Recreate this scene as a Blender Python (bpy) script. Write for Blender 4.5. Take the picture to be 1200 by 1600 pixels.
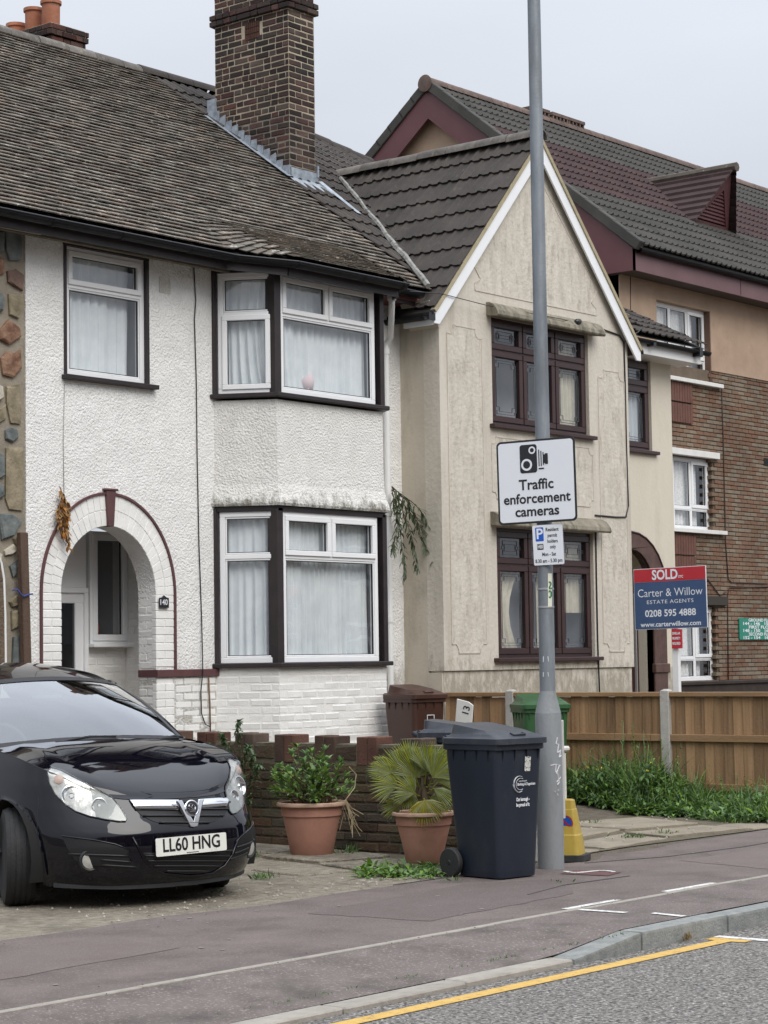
import bpy, bmesh, math, random
from mathutils import Vector, Matrix
from mathutils.geometry import tessellate_polygon
random.seed(7)
for o in list(bpy.data.objects): bpy.data.objects.remove(o)
S = bpy.context.scene
COL = S.collection
rad = math.radians

# ---------------------------------------------------------------- camera
EYE = Vector((0.0, 0.0, 1.5)); FPX = 3300.0
PITCH, ROLL, YAW = rad(4.0), rad(-0.84), rad(39.4)
FW = Vector((math.cos(YAW)*math.cos(PITCH), math.sin(YAW)*math.cos(PITCH), math.sin(PITCH)))
_r = Vector((math.sin(YAW), -math.cos(YAW), 0)); _u = _r.cross(FW)
RT = math.cos(ROLL)*_r + math.sin(ROLL)*_u
UP = -math.sin(ROLL)*_r + math.cos(ROLL)*_u
cam = bpy.data.cameras.new('camera'); co = bpy.data.objects.new('camera', cam); COL.objects.link(co)
m = Matrix((RT, UP, -FW)).transposed().to_4x4(); m.translation = EYE
co.matrix_world = m
cam.sensor_fit = 'VERTICAL'; cam.sensor_height = 24.0; cam.sensor_width = 18.0
cam.lens = FPX/1600*24.0; cam.clip_start = 0.1; cam.clip_end = 3000
S.camera = co
S.render.resolution_x, S.render.resolution_y = 768, 1024

# ---------------------------------------------------------------- sky, sun, exposure
W = bpy.data.worlds.new('World'); S.world = W; W.use_nodes = True
nt = W.node_tree; nt.nodes.clear()
def nn(t, kind, **kw):
    n = t.nodes.new(kind)
    for k, v in kw.items(): setattr(n, k, v)
    return n
SUN_EL, SUN_AZ = rad(44), rad(-108)       # direction the light comes from (x = cos az, y = sin az)
wo = nn(nt, 'ShaderNodeOutputWorld'); bg = nn(nt, 'ShaderNodeBackground'); bg.inputs[1].default_value = 0.1
sky = nn(nt, 'ShaderNodeTexSky', sky_type='NISHITA', sun_disc=False)
sky.sun_elevation = SUN_EL; sky.sun_rotation = math.pi/2 - SUN_AZ; sky.dust_density = 6.0; sky.air_density = 1.5
hs = nn(nt, 'ShaderNodeHueSaturation'); hs.inputs['Saturation'].default_value = 0.25; hs.inputs['Value'].default_value = 1.0
nt.links.new(sky.outputs[0], hs.inputs['Color'])
tc = nn(nt, 'ShaderNodeTexCoord'); sx = nn(nt, 'ShaderNodeSeparateXYZ'); nt.links.new(tc.outputs['Generated'], sx.inputs[0])
zc = nn(nt, 'ShaderNodeMath', operation='MAXIMUM'); zc.inputs[1].default_value = 0.0; nt.links.new(sx.outputs['Z'], zc.inputs[0])
zp = nn(nt, 'ShaderNodeMath', operation='POWER'); zp.inputs[1].default_value = 2.0; nt.links.new(zc.outputs[0], zp.inputs[0])
mr = nn(nt, 'ShaderNodeMapRange'); nt.links.new(zp.outputs[0], mr.inputs['Value'])
mr.inputs['From Min'].default_value = 0.0; mr.inputs['From Max'].default_value = 1.0
mr.inputs['To Min'].default_value = 1.0; mr.inputs['To Max'].default_value = 3.3     # overcast: zenith brighter than horizon
mp = nn(nt, 'ShaderNodeMapping'); mp.inputs['Scale'].default_value = (1.0, 1.0, 3.5); nt.links.new(tc.outputs['Generated'], mp.inputs[0])
nz = nn(nt, 'ShaderNodeTexNoise'); nz.inputs['Scale'].default_value = 2.6; nz.inputs['Detail'].default_value = 5; nz.inputs['Roughness'].default_value = 0.5
nt.links.new(mp.outputs[0], nz.inputs['Vector'])
mr2 = nn(nt, 'ShaderNodeMapRange'); nt.links.new(nz.outputs[0], mr2.inputs['Value'])
mr2.inputs['From Min'].default_value = 0.3; mr2.inputs['From Max'].default_value = 0.7
mr2.inputs['To Min'].default_value = 0.93; mr2.inputs['To Max'].default_value = 1.05
mu = nn(nt, 'ShaderNodeMath', operation='MULTIPLY'); nt.links.new(mr.outputs[0], mu.inputs[0]); nt.links.new(mr2.outputs[0], mu.inputs[1])
vm = nn(nt, 'ShaderNodeVectorMath', operation='SCALE'); vm.inputs[0].default_value = (5.15, 5.47, 6.05); nt.links.new(mu.outputs[0], vm.inputs['Scale'])
mx = nn(nt, 'ShaderNodeMixRGB'); mx.inputs[0].default_value = 0.92
nt.links.new(hs.outputs[0], mx.inputs[1]); nt.links.new(vm.outputs[0], mx.inputs[2])
nt.links.new(mx.outputs[0], bg.inputs[0]); nt.links.new(bg.outputs[0], wo.inputs[0])
sl = bpy.data.lights.new('sun', 'SUN'); so = bpy.data.objects.new('sun', sl); COL.objects.link(so)
sl.energy = 1.5; sl.angle = rad(40); sl.color = (1.0, 0.96, 0.9)
sd = Vector((math.cos(SUN_AZ)*math.cos(SUN_EL), math.sin(SUN_AZ)*math.cos(SUN_EL), math.sin(SUN_EL)))
so.rotation_euler = sd.to_track_quat('Z', 'Y').to_euler(); so.location = (0, 0, 30)
S.cycles.max_bounces = 6; S.cycles.diffuse_bounces = 4; S.cycles.glossy_bounces = 3; S.cycles.transparent_max_bounces = 12; S.cycles.caustics_reflective = False; S.cycles.caustics_refractive = False
vs = S.view_settings; vs.view_transform = 'Standard'; vs.look = 'None'; vs.exposure = 0.36; vs.gamma = 1.0; vs.use_curve_mapping = False

# ---------------------------------------------------------------- helpers
def ray(px, py): return FW + RT*((px-600)/FPX) - UP*((py-800)/FPX)
def at(px, py, ax, val):
    """photo measurement -> point of the real plane X/Y/Z = val"""
    d = ray(px, py); i = 'XYZ'.index(ax); return EYE + d*((val-EYE[i])/d[i])
def rnd(a, b): return random.uniform(a, b)
I4 = Matrix.Identity(4)
def TR(x, y, z, rz=0.0, rx=0.0, ry=0.0):
    return Matrix.Translation((x, y, z)) @ Matrix.Rotation(rz, 4, 'Z') @ Matrix.Rotation(ry, 4, 'Y') @ Matrix.Rotation(rx, 4, 'X')

class MB:
    def __init__(s): s.v = []; s.f = []
    def add(s, vs, fs, M=None):
        n = len(s.v)
        s.v += [(M @ Vector(p)) for p in vs] if M is not None else [Vector(p) for p in vs]
        s.f += [tuple(i+n for i in q) for q in fs]; return s
    def box(s, x0, x1, y0, y1, z0, z1, M=None):
        if x0 > x1: x0, x1 = x1, x0
        if y0 > y1: y0, y1 = y1, y0
        if z0 > z1: z0, z1 = z1, z0
        return s.add([(x0,y0,z0),(x1,y0,z0),(x1,y1,z0),(x0,y1,z0),(x0,y0,z1),(x1,y0,z1),(x1,y1,z1),(x0,y1,z1)],
                     [(0,3,2,1),(4,5,6,7),(0,1,5,4),(1,2,6,5),(2,3,7,6),(3,0,4,7)], M)
    def bar(s, p, q, w, h, up=(0,0,1)):
        p = Vector(p); q = Vector(q); d = (q-p); L = d.length; d.normalize(); up = Vector(up)
        sd_ = d.cross(up)
        if sd_.length < 1e-4: sd_ = d.cross(Vector((1,0,0)))
        sd_.normalize(); u2 = sd_.cross(d)
        a, b = sd_*w/2, u2*h/2
        return s.add([p-a-b, p+a-b, p+a+b, p-a+b, q-a-b, q+a-b, q+a+b, q-a+b],
                     [(0,3,2,1),(4,5,6,7),(0,1,5,4),(1,2,6,5),(2,3,7,6),(3,0,4,7)])
    def prism(s, poly, a, b, plane='XZ', M=None, holes=()):
        """polygon (with holes) in a plane, extruded from a to b along the third axis"""
        def P(p, t):
            return {'XZ': (p[0], t, p[1]), 'YZ': (t, p[0], p[1]), 'XY': (p[0], p[1], t)}[plane]
        loops = [list(poly)] + [list(h) for h in holes]
        flat = [p for l in loops for p in l]
        tris = tessellate_polygon([[Vector((p[0], p[1], 0)) for p in l] for l in loops])
        n = len(flat); vs = [P(p, a) for p in flat] + [P(p, b) for p in flat]
        fs = [tuple(t) for t in tris] + [tuple(i+n for i in reversed(t)) for t in tris]
        k = 0
        for l in loops:
            L = len(l)
            for i in range(L):
                j = (i+1) % L; fs.append((k+i, k+j, k+j+n, k+i+n))
            k += L
        return s.add(vs, fs, M)
    def tube(s, pts, r, n=8, cap=True, M=None):
        pts = [Vector(p) for p in pts]; N = len(pts); rs = r if isinstance(r, (list, tuple)) else [r]*N
        vs = []; fs = []; prev = None
        for i, p in enumerate(pts):
            d = (pts[min(i+1, N-1)] - pts[max(i-1, 0)]).normalized()
            if prev is None:
                a = d.cross(Vector((0,0,1)));
                if a.length < 1e-3: a = d.cross(Vector((1,0,0)))
            else: a = prev - d*prev.dot(d)
            a.normalize(); prev = a; b = d.cross(a)
            for k in range(n):
                t = 2*math.pi*k/n; vs.append(p + (a*math.cos(t)+b*math.sin(t))*rs[i])
        for i in range(N-1):
            for k in range(n):
                k2 = (k+1) % n; fs.append((i*n+k, i*n+k2, (i+1)*n+k2, (i+1)*n+k))
        if cap: fs.append(tuple(reversed(range(n)))); fs.append(tuple((N-1)*n+k for k in range(n)))
        return s.add(vs, fs, M)
    def lathe(s, prof, n=24, M=None):
        vs = []; fs = []
        for r, z in prof:
            for k in range(n):
                t = 2*math.pi*k/n; vs.append((r*math.cos(t), r*math.sin(t), z))
        for i in range(len(prof)-1):
            for k in range(n):
                k2 = (k+1) % n; fs.append((i*n+k, i*n+k2, (i+1)*n+k2, (i+1)*n+k))
        fs.append(tuple(reversed(range(n)))); fs.append(tuple((len(prof)-1)*n+k for k in range(n)))
        return s.add(vs, fs, M)
    def grid(s, P, closed=False):
        R, C_ = len(P), len(P[0]); fs = []
        for i in range(R-1):
            for j in range(C_-1): fs.append((i*C_+j, i*C_+j+1, (i+1)*C_+j+1, (i+1)*C_+j))
        return s.add([p for row in P for p in row], fs)
    def mesh(s, name, mat, smooth=False, bevel=0.0, seg=1, ang=35, fix=False):
        me = bpy.data.meshes.new(name); me.from_pydata([tuple(p) for p in s.v], [], s.f)
        if bevel or fix:
            bm = bmesh.new(); bm.from_mesh(me)
            bmesh.ops.recalc_face_normals(bm, faces=bm.faces)
            if bevel:
                es = [e for e in bm.edges if len(e.link_faces) == 2 and e.calc_face_angle(0) > rad(ang)]
                bmesh.ops.bevel(bm, geom=es, offset=bevel, segments=seg, affect='EDGES', profile=0.7, clamp_overlap=True)
            bm.to_mesh(me); bm.free()
        if mat: me.materials.append(mat)
        if smooth:
            me.polygons.foreach_set('use_smooth', [True]*len(me.polygons))
            if smooth != 'all': me.set_sharp_from_angle(angle=rad(38))
        me.update(); return me
    def build(s, name, mat, parent=None, smooth=False, bevel=0.0, seg=1, ang=35, fix=True, label=None, kind=None):
        return link(name, s.mesh(name, mat, smooth, bevel, seg, ang, fix), parent, label=label, kind=kind)

def link(name, me, parent=None, M=None, label=None, kind=None):
    o = bpy.data.objects.new(name, me); COL.objects.link(o)
    if M is not None: o.matrix_basis = M
    if parent is not None:
        o.parent = parent
        w = parent.get('_w'); base = Vector(w) if w is not None else Vector((0,0,0))
        o.matrix_parent_inverse = Matrix.Translation(-base)
    if label: o['label'] = label
    if kind: o['kind'] = kind
    return o
def thing(name, label, cat, loc=(0,0,0), group=None):
    o = bpy.data.objects.new(name, None); COL.objects.link(o); o.location = loc; o.empty_display_size = 0.1
    o['label'] = label; o['category'] = cat; o['_w'] = tuple(loc)
    if group: o['group'] = group
    return o
def tag(o, label, cat, group=None):
    o['label'] = label; o['category'] = cat
    if group: o['group'] = group
    return o
def pieces(name, meshes, mats4, parent, limit=300, rest_name=None, key=None):
    """alike pieces: the nearest `limit` as objects sharing mesh data, the others joined into one part"""
    if not isinstance(meshes, (list, tuple)): meshes = [meshes]
    L = list(mats4)
    L.sort(key=key or (lambda t: (t[0].translation-EYE).length if isinstance(t, tuple) else (t.translation-EYE).length))
    for t in L[:limit]:
        Mx, k = t if isinstance(t, tuple) else (t, random.randrange(len(meshes)))
        link(name, meshes[k], parent, Mx)
    rest = L[limit:]
    if rest:
        groups = {}
        for t in rest:
            Mx, k = t if isinstance(t, tuple) else (t, random.randrange(len(meshes)))
            groups.setdefault(k, []).append(Mx)
        for k, Ms in groups.items():
            b = MB(); me = meshes[k]; vs = [v.co for v in me.vertices]; fs = [tuple(p.vertices) for p in me.polygons]
            for Mx in Ms: b.add(vs, fs, Mx)
            b.build(rest_name or name+'_field', me.materials[0], parent, fix=False, kind='stuff')

# ---------------------------------------------------------------- materials
MATS = {}
def pm(name, c1, c2=None, scale=8.0, rough=0.7, bump=0.0, bscale=60.0, rand=0.0, island=0.0, metal=0.0, spec=0.5,
       detail=5, stain_shade=None, stain_scale=3.0, stain_lo=0.55, stain_hi=0.75, hue=0.0, coat=0.0, stretch=None, bdist=0.01, speck=None, speck_scale=200, speck_lo=.62, grime=None):
    if name in MATS: return MATS[name]
    m = bpy.data.materials.new(name); m.use_nodes = True; t = m.node_tree; L = t.links.new
    b = t.nodes['Principled BSDF']; b.inputs['Roughness'].default_value = rough; b.inputs['Metallic'].default_value = metal
    b.inputs['Specular IOR Level'].default_value = spec
    if coat: b.inputs['Coat Weight'].default_value = coat; b.inputs['Coat Roughness'].default_value = 0.03
    c2 = c2 or c1
    g = nn(t, 'ShaderNodeNewGeometry'); oi = nn(t, 'ShaderNodeObjectInfo')
    pos = g.outputs['Position']
    if stretch:
        mp_ = nn(t, 'ShaderNodeMapping'); mp_.inputs['Scale'].default_value = stretch; L(pos, mp_.inputs[0]); pos = mp_.outputs[0]
    n1 = nn(t, 'ShaderNodeTexNoise'); n1.inputs['Scale'].default_value = scale; n1.inputs['Detail'].default_value = detail; L(pos, n1.inputs['Vector'])
    n1.inputs['Roughness'].default_value = 0.6
    cr = nn(t, 'ShaderNodeValToRGB'); cr.color_ramp.elements[0].position = 0.32; cr.color_ramp.elements[1].position = 0.68
    cr.color_ramp.elements[0].color = (*c1, 1); cr.color_ramp.elements[1].color = (*c2, 1); L(n1.outputs[0], cr.inputs[0])
    col = cr.outputs[0]
    if speck:
        n4 = nn(t, 'ShaderNodeTexNoise'); n4.inputs['Scale'].default_value = speck_scale; n4.inputs['Detail'].default_value = 2; L(g.outputs['Position'], n4.inputs['Vector'])
        r4 = nn(t, 'ShaderNodeMapRange'); r4.inputs['From Min'].default_value = speck_lo; r4.inputs['From Max'].default_value = speck_lo+.08; L(n4.outputs[0], r4.inputs['Value'])
        m4 = nn(t, 'ShaderNodeMixRGB'); L(r4.outputs[0], m4.inputs[0]); L(col, m4.inputs[1]); m4.inputs[2].default_value = (*speck, 1); col = m4.outputs[0]
    if stain_shade:
        n2 = nn(t, 'ShaderNodeTexNoise'); n2.inputs['Scale'].default_value = stain_scale; n2.inputs['Detail'].default_value = 8; n2.inputs['Roughness'].default_value = 0.65
        L(pos, n2.inputs['Vector'])
        r2 = nn(t, 'ShaderNodeMapRange'); r2.inputs['From Min'].default_value = stain_lo; r2.inputs['From Max'].default_value = stain_hi; L(n2.outputs[0], r2.inputs['Value'])
        m2 = nn(t, 'ShaderNodeMixRGB'); L(r2.outputs[0], m2.inputs[0]); L(col, m2.inputs[1]); m2.inputs[2].default_value = (*stain_shade, 1); col = m2.outputs[0]
    for gz0, gz1, gc in (grime or ()):       # grime that gathers towards height gz1
        sz = nn(t, 'ShaderNodeSeparateXYZ'); L(g.outputs['Position'], sz.inputs[0])
        r7 = nn(t, 'ShaderNodeMapRange'); r7.inputs['From Min'].default_value = gz0; r7.inputs['From Max'].default_value = gz1; r7.inputs['To Max'].default_value = .42; L(sz.outputs['Z'], r7.inputs['Value'])
        mp7 = nn(t, 'ShaderNodeMapping'); mp7.inputs['Scale'].default_value = (1, 1, .45); L(g.outputs['Position'], mp7.inputs[0])
        n7 = nn(t, 'ShaderNodeTexNoise'); n7.inputs['Scale'].default_value = 13; n7.inputs['Detail'].default_value = 7; n7.inputs['Roughness'].default_value = .72; L(mp7.outputs[0], n7.inputs['Vector'])
        a7 = nn(t, 'ShaderNodeMath', operation='ADD'); L(r7.outputs[0], a7.inputs[0]); L(n7.outputs[0], a7.inputs[1])
        r8 = nn(t, 'ShaderNodeMapRange'); r8.inputs['From Min'].default_value = .74; r8.inputs['From Max'].default_value = .95; r8.inputs['To Max'].default_value = .85; L(a7.outputs[0], r8.inputs['Value'])
        m7 = nn(t, 'ShaderNodeMixRGB'); L(r8.outputs[0], m7.inputs[0]); L(col, m7.inputs[1]); m7.inputs[2].default_value = (*gc, 1); col = m7.outputs[0]
    if rand or island or hue:
        h = nn(t, 'ShaderNodeHueSaturation'); L(col, h.inputs['Color'])
        src = g.outputs['Random Per Island'] if island else oi.outputs['Random']; a = island or rand
        r3 = nn(t, 'ShaderNodeMapRange'); L(src, r3.inputs['Value']); r3.inputs['To Min'].default_value = 1-a; r3.inputs['To Max'].default_value = 1+a
        L(r3.outputs[0], h.inputs['Value'])
        if hue:
            w_ = nn(t, 'ShaderNodeMath', operation='MULTIPLY'); w_.inputs[1].default_value = 7.31; L(src, w_.inputs[0])
            fr = nn(t, 'ShaderNodeMath', operation='FRACT'); L(w_.outputs[0], fr.inputs[0])
            r5 = nn(t, 'ShaderNodeMapRange'); L(fr.outputs[0], r5.inputs['Value']); r5.inputs['To Min'].default_value = .5-hue; r5.inputs['To Max'].default_value = .5+hue
            L(r5.outputs[0], h.inputs['Hue'])
            r6 = nn(t, 'ShaderNodeMapRange'); L(fr.outputs[0], r6.inputs['Value']); r6.inputs['To Min'].default_value = 1.25; r6.inputs['To Max'].default_value = .75
            L(r6.outputs[0], h.inputs['Saturation'])
        col = h.outputs[0]
    L(col, b.inputs['Base Color'])
    if bump:
        n3 = nn(t, 'ShaderNodeTexNoise'); n3.inputs['Scale'].default_value = bscale; n3.inputs['Detail'].default_value = 4; L(g.outputs['Position'], n3.inputs['Vector'])
        bp = nn(t, 'ShaderNodeBump'); bp.inputs['Strength'].default_value = bump; bp.inputs['Distance'].default_value = bdist
        L(n3.outputs[0], bp.inputs['Height']); L(bp.outputs[0], b.inputs['Normal'])
    MATS[name] = m; return m
def glass_mat(name, tint=(1,1,1), boost=1.7, rough=0.01, ripple=0.02):
    m = bpy.data.materials.new(name); m.use_nodes = True; t = m.node_tree; L = t.links.new; t.nodes.clear()
    o = nn(t, 'ShaderNodeOutputMaterial'); mix = nn(t, 'ShaderNodeMixShader'); tr = nn(t, 'ShaderNodeBsdfTransparent'); gl = nn(t, 'ShaderNodeBsdfGlossy')
    tr.inputs[0].default_value = (*tint, 1); gl.inputs['Roughness'].default_value = rough; gl.inputs[0].default_value = (.95, .97, 1, 1)
    fr = nn(t, 'ShaderNodeFresnel'); gg = nn(t, 'ShaderNodeNewGeometry')
    io = nn(t, 'ShaderNodeMapRange'); io.inputs['To Min'].default_value = 1.5; io.inputs['To Max'].default_value = 1/1.5; L(gg.outputs['Backfacing'], io.inputs['Value']); L(io.outputs[0], fr.inputs[0])
    mu_ = nn(t, 'ShaderNodeMath', operation='MULTIPLY', use_clamp=True); mu_.inputs[1].default_value = boost; L(fr.outputs[0], mu_.inputs[0])
    if ripple:
        g = nn(t, 'ShaderNodeNewGeometry'); n3 = nn(t, 'ShaderNodeTexNoise'); n3.inputs['Scale'].default_value = 1.6; L(g.outputs['Position'], n3.inputs['Vector'])
        bp = nn(t, 'ShaderNodeBump'); bp.inputs['Strength'].default_value = ripple; bp.inputs['Distance'].default_value = .1; L(n3.outputs[0], bp.inputs['Height']); L(bp.outputs[0], gl.inputs['Normal'])
    L(mu_.outputs[0], mix.inputs[0]); L(tr.outputs[0], mix.inputs[1]); L(gl.outputs[0], mix.inputs[2]); L(mix.outputs[0], o.inputs[0]); return m
GLASS = glass_mat('window_glass'); CARGLASS = glass_mat('windscreen_glass', (.62, .74, .70), 3.3, .01, 0)
PEBBLE = pm('white_pebbledash', (.77,.76,.735), (.86,.85,.825), 5, .85, .9, 48, bdist=.022, stain_shade=(.50,.485,.45), stain_scale=40, stain_lo=.61, stain_hi=.86, grime=[(4.9,5.9,(.34,.325,.29)),(1.70,1.30,(.45,.43,.39))])  # fine dark spots paint the shade of pebble crevices into the colour
PEBBLE2 = pm('grey_white_pebbledash', (.60,.58,.53), (.74,.72,.67), 6, .88, .9, 52, bdist=.022, stain_shade=(.22,.21,.17), stain_scale=24, stain_lo=.60, stain_hi=.80)
WHITEBRICK = pm('white_painted_brick', (.76,.75,.72), (.85,.84,.81), 6, .6, .35, 35, rand=.03, stain_shade=(.45,.43,.38), stain_scale=11, stain_lo=.66, stain_hi=.9)
WHITEMORTAR = pm('white_painted_joint', (.76,.745,.71), (.84,.825,.79), 9, .75, .4, 60)
CREAM = pm('cream_render', (.53,.485,.41), (.63,.58,.50), 2.5, .85, .35, 22, bdist=.02, stain_shade=(.44,.395,.325), stain_scale=3.2, stain_lo=.50, stain_hi=.74, stretch=(1.6,1.6,.22), grime=[(6.4,7.5,(.25,.22,.175)),(1.9,1.2,(.30,.27,.21))])
CREAMTEX = pm('cream_stippled_render', (.50,.455,.385), (.63,.58,.50), 9, .88, .55, 20, bdist=.02, stain_shade=(.36,.32,.26), stain_scale=11, stain_lo=.52, stain_hi=.72, stretch=(1,1,.30))
GREYRENDER = pm('grey_cream_render', (.48,.43,.345), (.58,.52,.43), 2, .88, .3, 25, stain_shade=(.32,.29,.23), stain_scale=3, stain_lo=.5, stain_hi=.75, stretch=(1,1,.4))
UPVC = pm('white_upvc', (.80,.81,.82), (.84,.84,.84), 3, .3, 0, stain_shade=(.6,.59,.56), stain_scale=8, stain_lo=.68, stain_hi=.95)
WHITEPAINT = pm('white_gloss_paint', (.78,.78,.77), (.82,.82,.81), 4, .4, .1, 30)
BLACKPAINT = pm('black_timber_paint', (.016,.012,.013), (.03,.02,.021), 6, .45, .15, 40)
MAROONP = pm('maroon_paint', (.085,.035,.038), (.12,.05,.05), 8, .55, .2, 40)
MAHOG = pm('mahogany_upvc', (.030,.012,.012), (.046,.018,.017), 4, .35, .05, 30)
BLACKPL = pm('black_plastic', (.012,.013,.016), (.02,.021,.025), 6, .38, .05, 30)
LEAD = pm('lead_sheet', (.22,.25,.29), (.42,.46,.50), 12, .5, .4, 30, metal=.3)
CURTAIN = pm('net_curtain', (.64,.69,.715), (.74,.785,.80), 6, .9, 0)
CURTAIN2 = pm('lace_curtain', (.62,.63,.62), (.86,.87,.86), 30, .9, 0)
ROOM = pm('room_wall', (.30,.31,.33), (.38,.39,.41), 2, .9)
TILE = pm('weathered_clay_tile', (.105,.088,.070), (.185,.160,.132), 2.2, .9, .5, 45, island=.36, hue=.018, stain_shade=(.50,.475,.42), stain_scale=15, stain_lo=.585, stain_hi=.67, bdist=.02)
CTILE = pm('brown_concrete_tile', (.033,.027,.023), (.056,.046,.039), 3, .85, .35, 60, rand=.18, stain_shade=(.085,.077,.066), stain_scale=9, stain_lo=.58, stain_hi=.75)
RIDGE = pm('grey_ridge_tile', (.10,.09,.08), (.17,.155,.14), 6, .9, .4, 40, rand=.2, stain_shade=(.24,.22,.16), stain_scale=15, stain_lo=.55, stain_hi=.7)
MORTAR = pm('lime_mortar', (.36,.31,.22), (.46,.40,.30), 12, .95, .5, 60)
DARKMORTAR = pm('sooty_mortar', (.17,.15,.12), (.26,.23,.18), 8, .95, .5, 60)
# ================================================================ ground, road, pavement
def struct(o): o['kind'] = 'structure'; return o
ASPH = pm('road_asphalt', (.021,.019,.017), (.41,.385,.35), 48, .9, 1.0, 55, bdist=.05, speck=(.66,.63,.59), speck_scale=52, speck_lo=.61, stain_shade=(.15,.145,.14), stain_scale=.8, stain_lo=.55, stain_hi=.95, detail=3)
PAVE = pm('pink_tarmac', (.113,.089,.081), (.160,.129,.117), 2.2, .92, .5, 160, bdist=.01, speck=(.235,.20,.185), speck_scale=70, speck_lo=.59, stain_shade=(.084,.064,.058), stain_scale=2.1, stain_lo=.50, stain_hi=.78)
PAVE2 = pm('worn_pink_tarmac', (.124,.101,.092), (.180,.150,.137), 3.0, .92, .7, 120, bdist=.014, speck=(.27,.235,.215), speck_scale=60, speck_lo=.58, stain_shade=(.072,.059,.053), stain_scale=2.3, stain_lo=.50, stain_hi=.74)
KERBM = pm('granite_kerb', (.17,.18,.175), (.27,.275,.26), 14, .85, .6, 80, rand=.08, stain_shade=(.10,.10,.09), stain_scale=7, stain_lo=.58, stain_hi=.8)
KERBC = pm('concrete_kerb', (.27,.245,.21), (.35,.32,.28), 10, .9, .5, 90, rand=.06, stain_shade=(.17,.155,.13), stain_scale=8, stain_lo=.58, stain_hi=.8)
CONC = pm('old_concrete', (.16,.135,.098), (.34,.30,.235), 14, .93, 1.0, 60, bdist=.03, stain_shade=(.13,.112,.085), stain_scale=2.6, stain_lo=.5, stain_hi=.72, speck=(.46,.42,.35), speck_scale=120, speck_lo=.62)
CONC2 = pm('pale_concrete_slab', (.20,.17,.125), (.29,.25,.19), 3, .93, .6, 60, bdist=.012, stain_shade=(.17,.15,.11), stain_scale=3.4, stain_lo=.52, stain_hi=.72, rand=.10)
SOIL = pm('dirt_soil', (.075,.06,.042), (.14,.115,.085), 9, .95, 1.0, 50, bdist=.02, speck=(.30,.27,.22), speck_scale=120, speck_lo=.66)
YELLOW = pm('yellow_road_paint', (.56,.34,.075), (.64,.42,.12), 20, .75, .6, 130, bdist=.012, stain_shade=(.20,.165,.10), stain_scale=26, stain_lo=.55, stain_hi=.72)
WROAD = pm('white_road_paint', (.62,.61,.58), (.72,.71,.68), 20, .75, .5, 130, stain_shade=(.22,.195,.18), stain_scale=28, stain_lo=.50, stain_hi=.66)

bR = MB(); bR.add([(-900,-900,-.1),(900,-900,-.1),(900,900,-.1),(-900,900,-.1)], [(0,1,2,3)])
road = struct(bR.build('road', ASPH, fix=False)); road['label'] = 'grey speckled asphalt road in the foreground'
def flat(name, poly, z, mat, parent, th=.0, label=None):
    b = MB()
    if th: b.prism(poly, z-th, z, 'XY')
    else:
        tr = tessellate_polygon([[Vector((p[0],p[1],0)) for p in poly]]); b.add([(p[0],p[1],z) for p in poly], [tuple(t) for t in tr])
    o = b.build(name, mat, parent, label=label)
    for p in o.data.polygons:
        pass
    return o
# yellow line with end bar, white bay bar on the road
flat('yellow_line', [(-30,6.09),(10.42,6.10),(10.42,6.02),(10.52,6.02),(10.52,6.27),(10.42,6.27),(10.42,6.20),(-30,6.19)], -.096, YELLOW, road)
flat('white_line', [(10.53,5.2),(10.61,5.2),(10.61,6.02),(10.60,6.28),(10.53,6.28)], -.0955, WROAD, road)

def pave_z(x, y):
    """height of the pavement: ramps down to the dropped kerb left of x = 9.1"""
    if y >= 7.2: return 0.0
    t = min(1, max(0, (x-9.2)/.68)); drop = -.072*(1-t)
    return drop*(7.2-y)/(7.2-6.48)
xs = [-40,-10,0,4,6,7,8,8.6,9.05,9.3,9.6,9.9,10.4,11,12,13,15,18,25,40,70]
b = MB(); P = [[Vector((x, y, pave_z(x, y))) for x in xs] for y in (6.48, 6.66, 6.84, 7.02, 7.175)]
b.grid(P)
pv = struct(b.build('pavement', PAVE2)); pv['label'] = 'strip of worn pinkish tarmac pavement along the kerb'
edge = [(-40,9.0)] ; x = -40.0
back = []
while x < 70:
    yb = 9.02 + .05*math.sin(x*1.7) + .03*math.sin(x*4.3+1)
    if 12.6 < x < 13.5: yb -= .22*math.sin((x-12.6)/.9*math.pi)
    back.append((x, yb)); x += .25 if 4 < x < 20 else 2
b = MB(); poly = [(-40,7.225),(70,7.225)] + list(reversed(back))
tr = tessellate_polygon([[Vector((p[0],p[1],0)) for p in poly]]); b.add([(p[0],p[1],0) for p in poly], [tuple(t) for t in tr])
pv2 = struct(b.build('pavement', PAVE)); pv2['label'] = 'smooth pinkish tarmac footway behind the pale edging strip'
# pale concrete edging lengths
em = MB().box(-.4545,.4545,-.022,.022,-.10,.006).mesh('edging_strip', KERBC, bevel=.004, fix=True)
x = -10.0
while x < 40: link('edging_strip', em, pv2, TR(x, 7.2+rnd(-.004,.004), rnd(-.002,.001), rnd(-.004,.004))); x += .915
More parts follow.
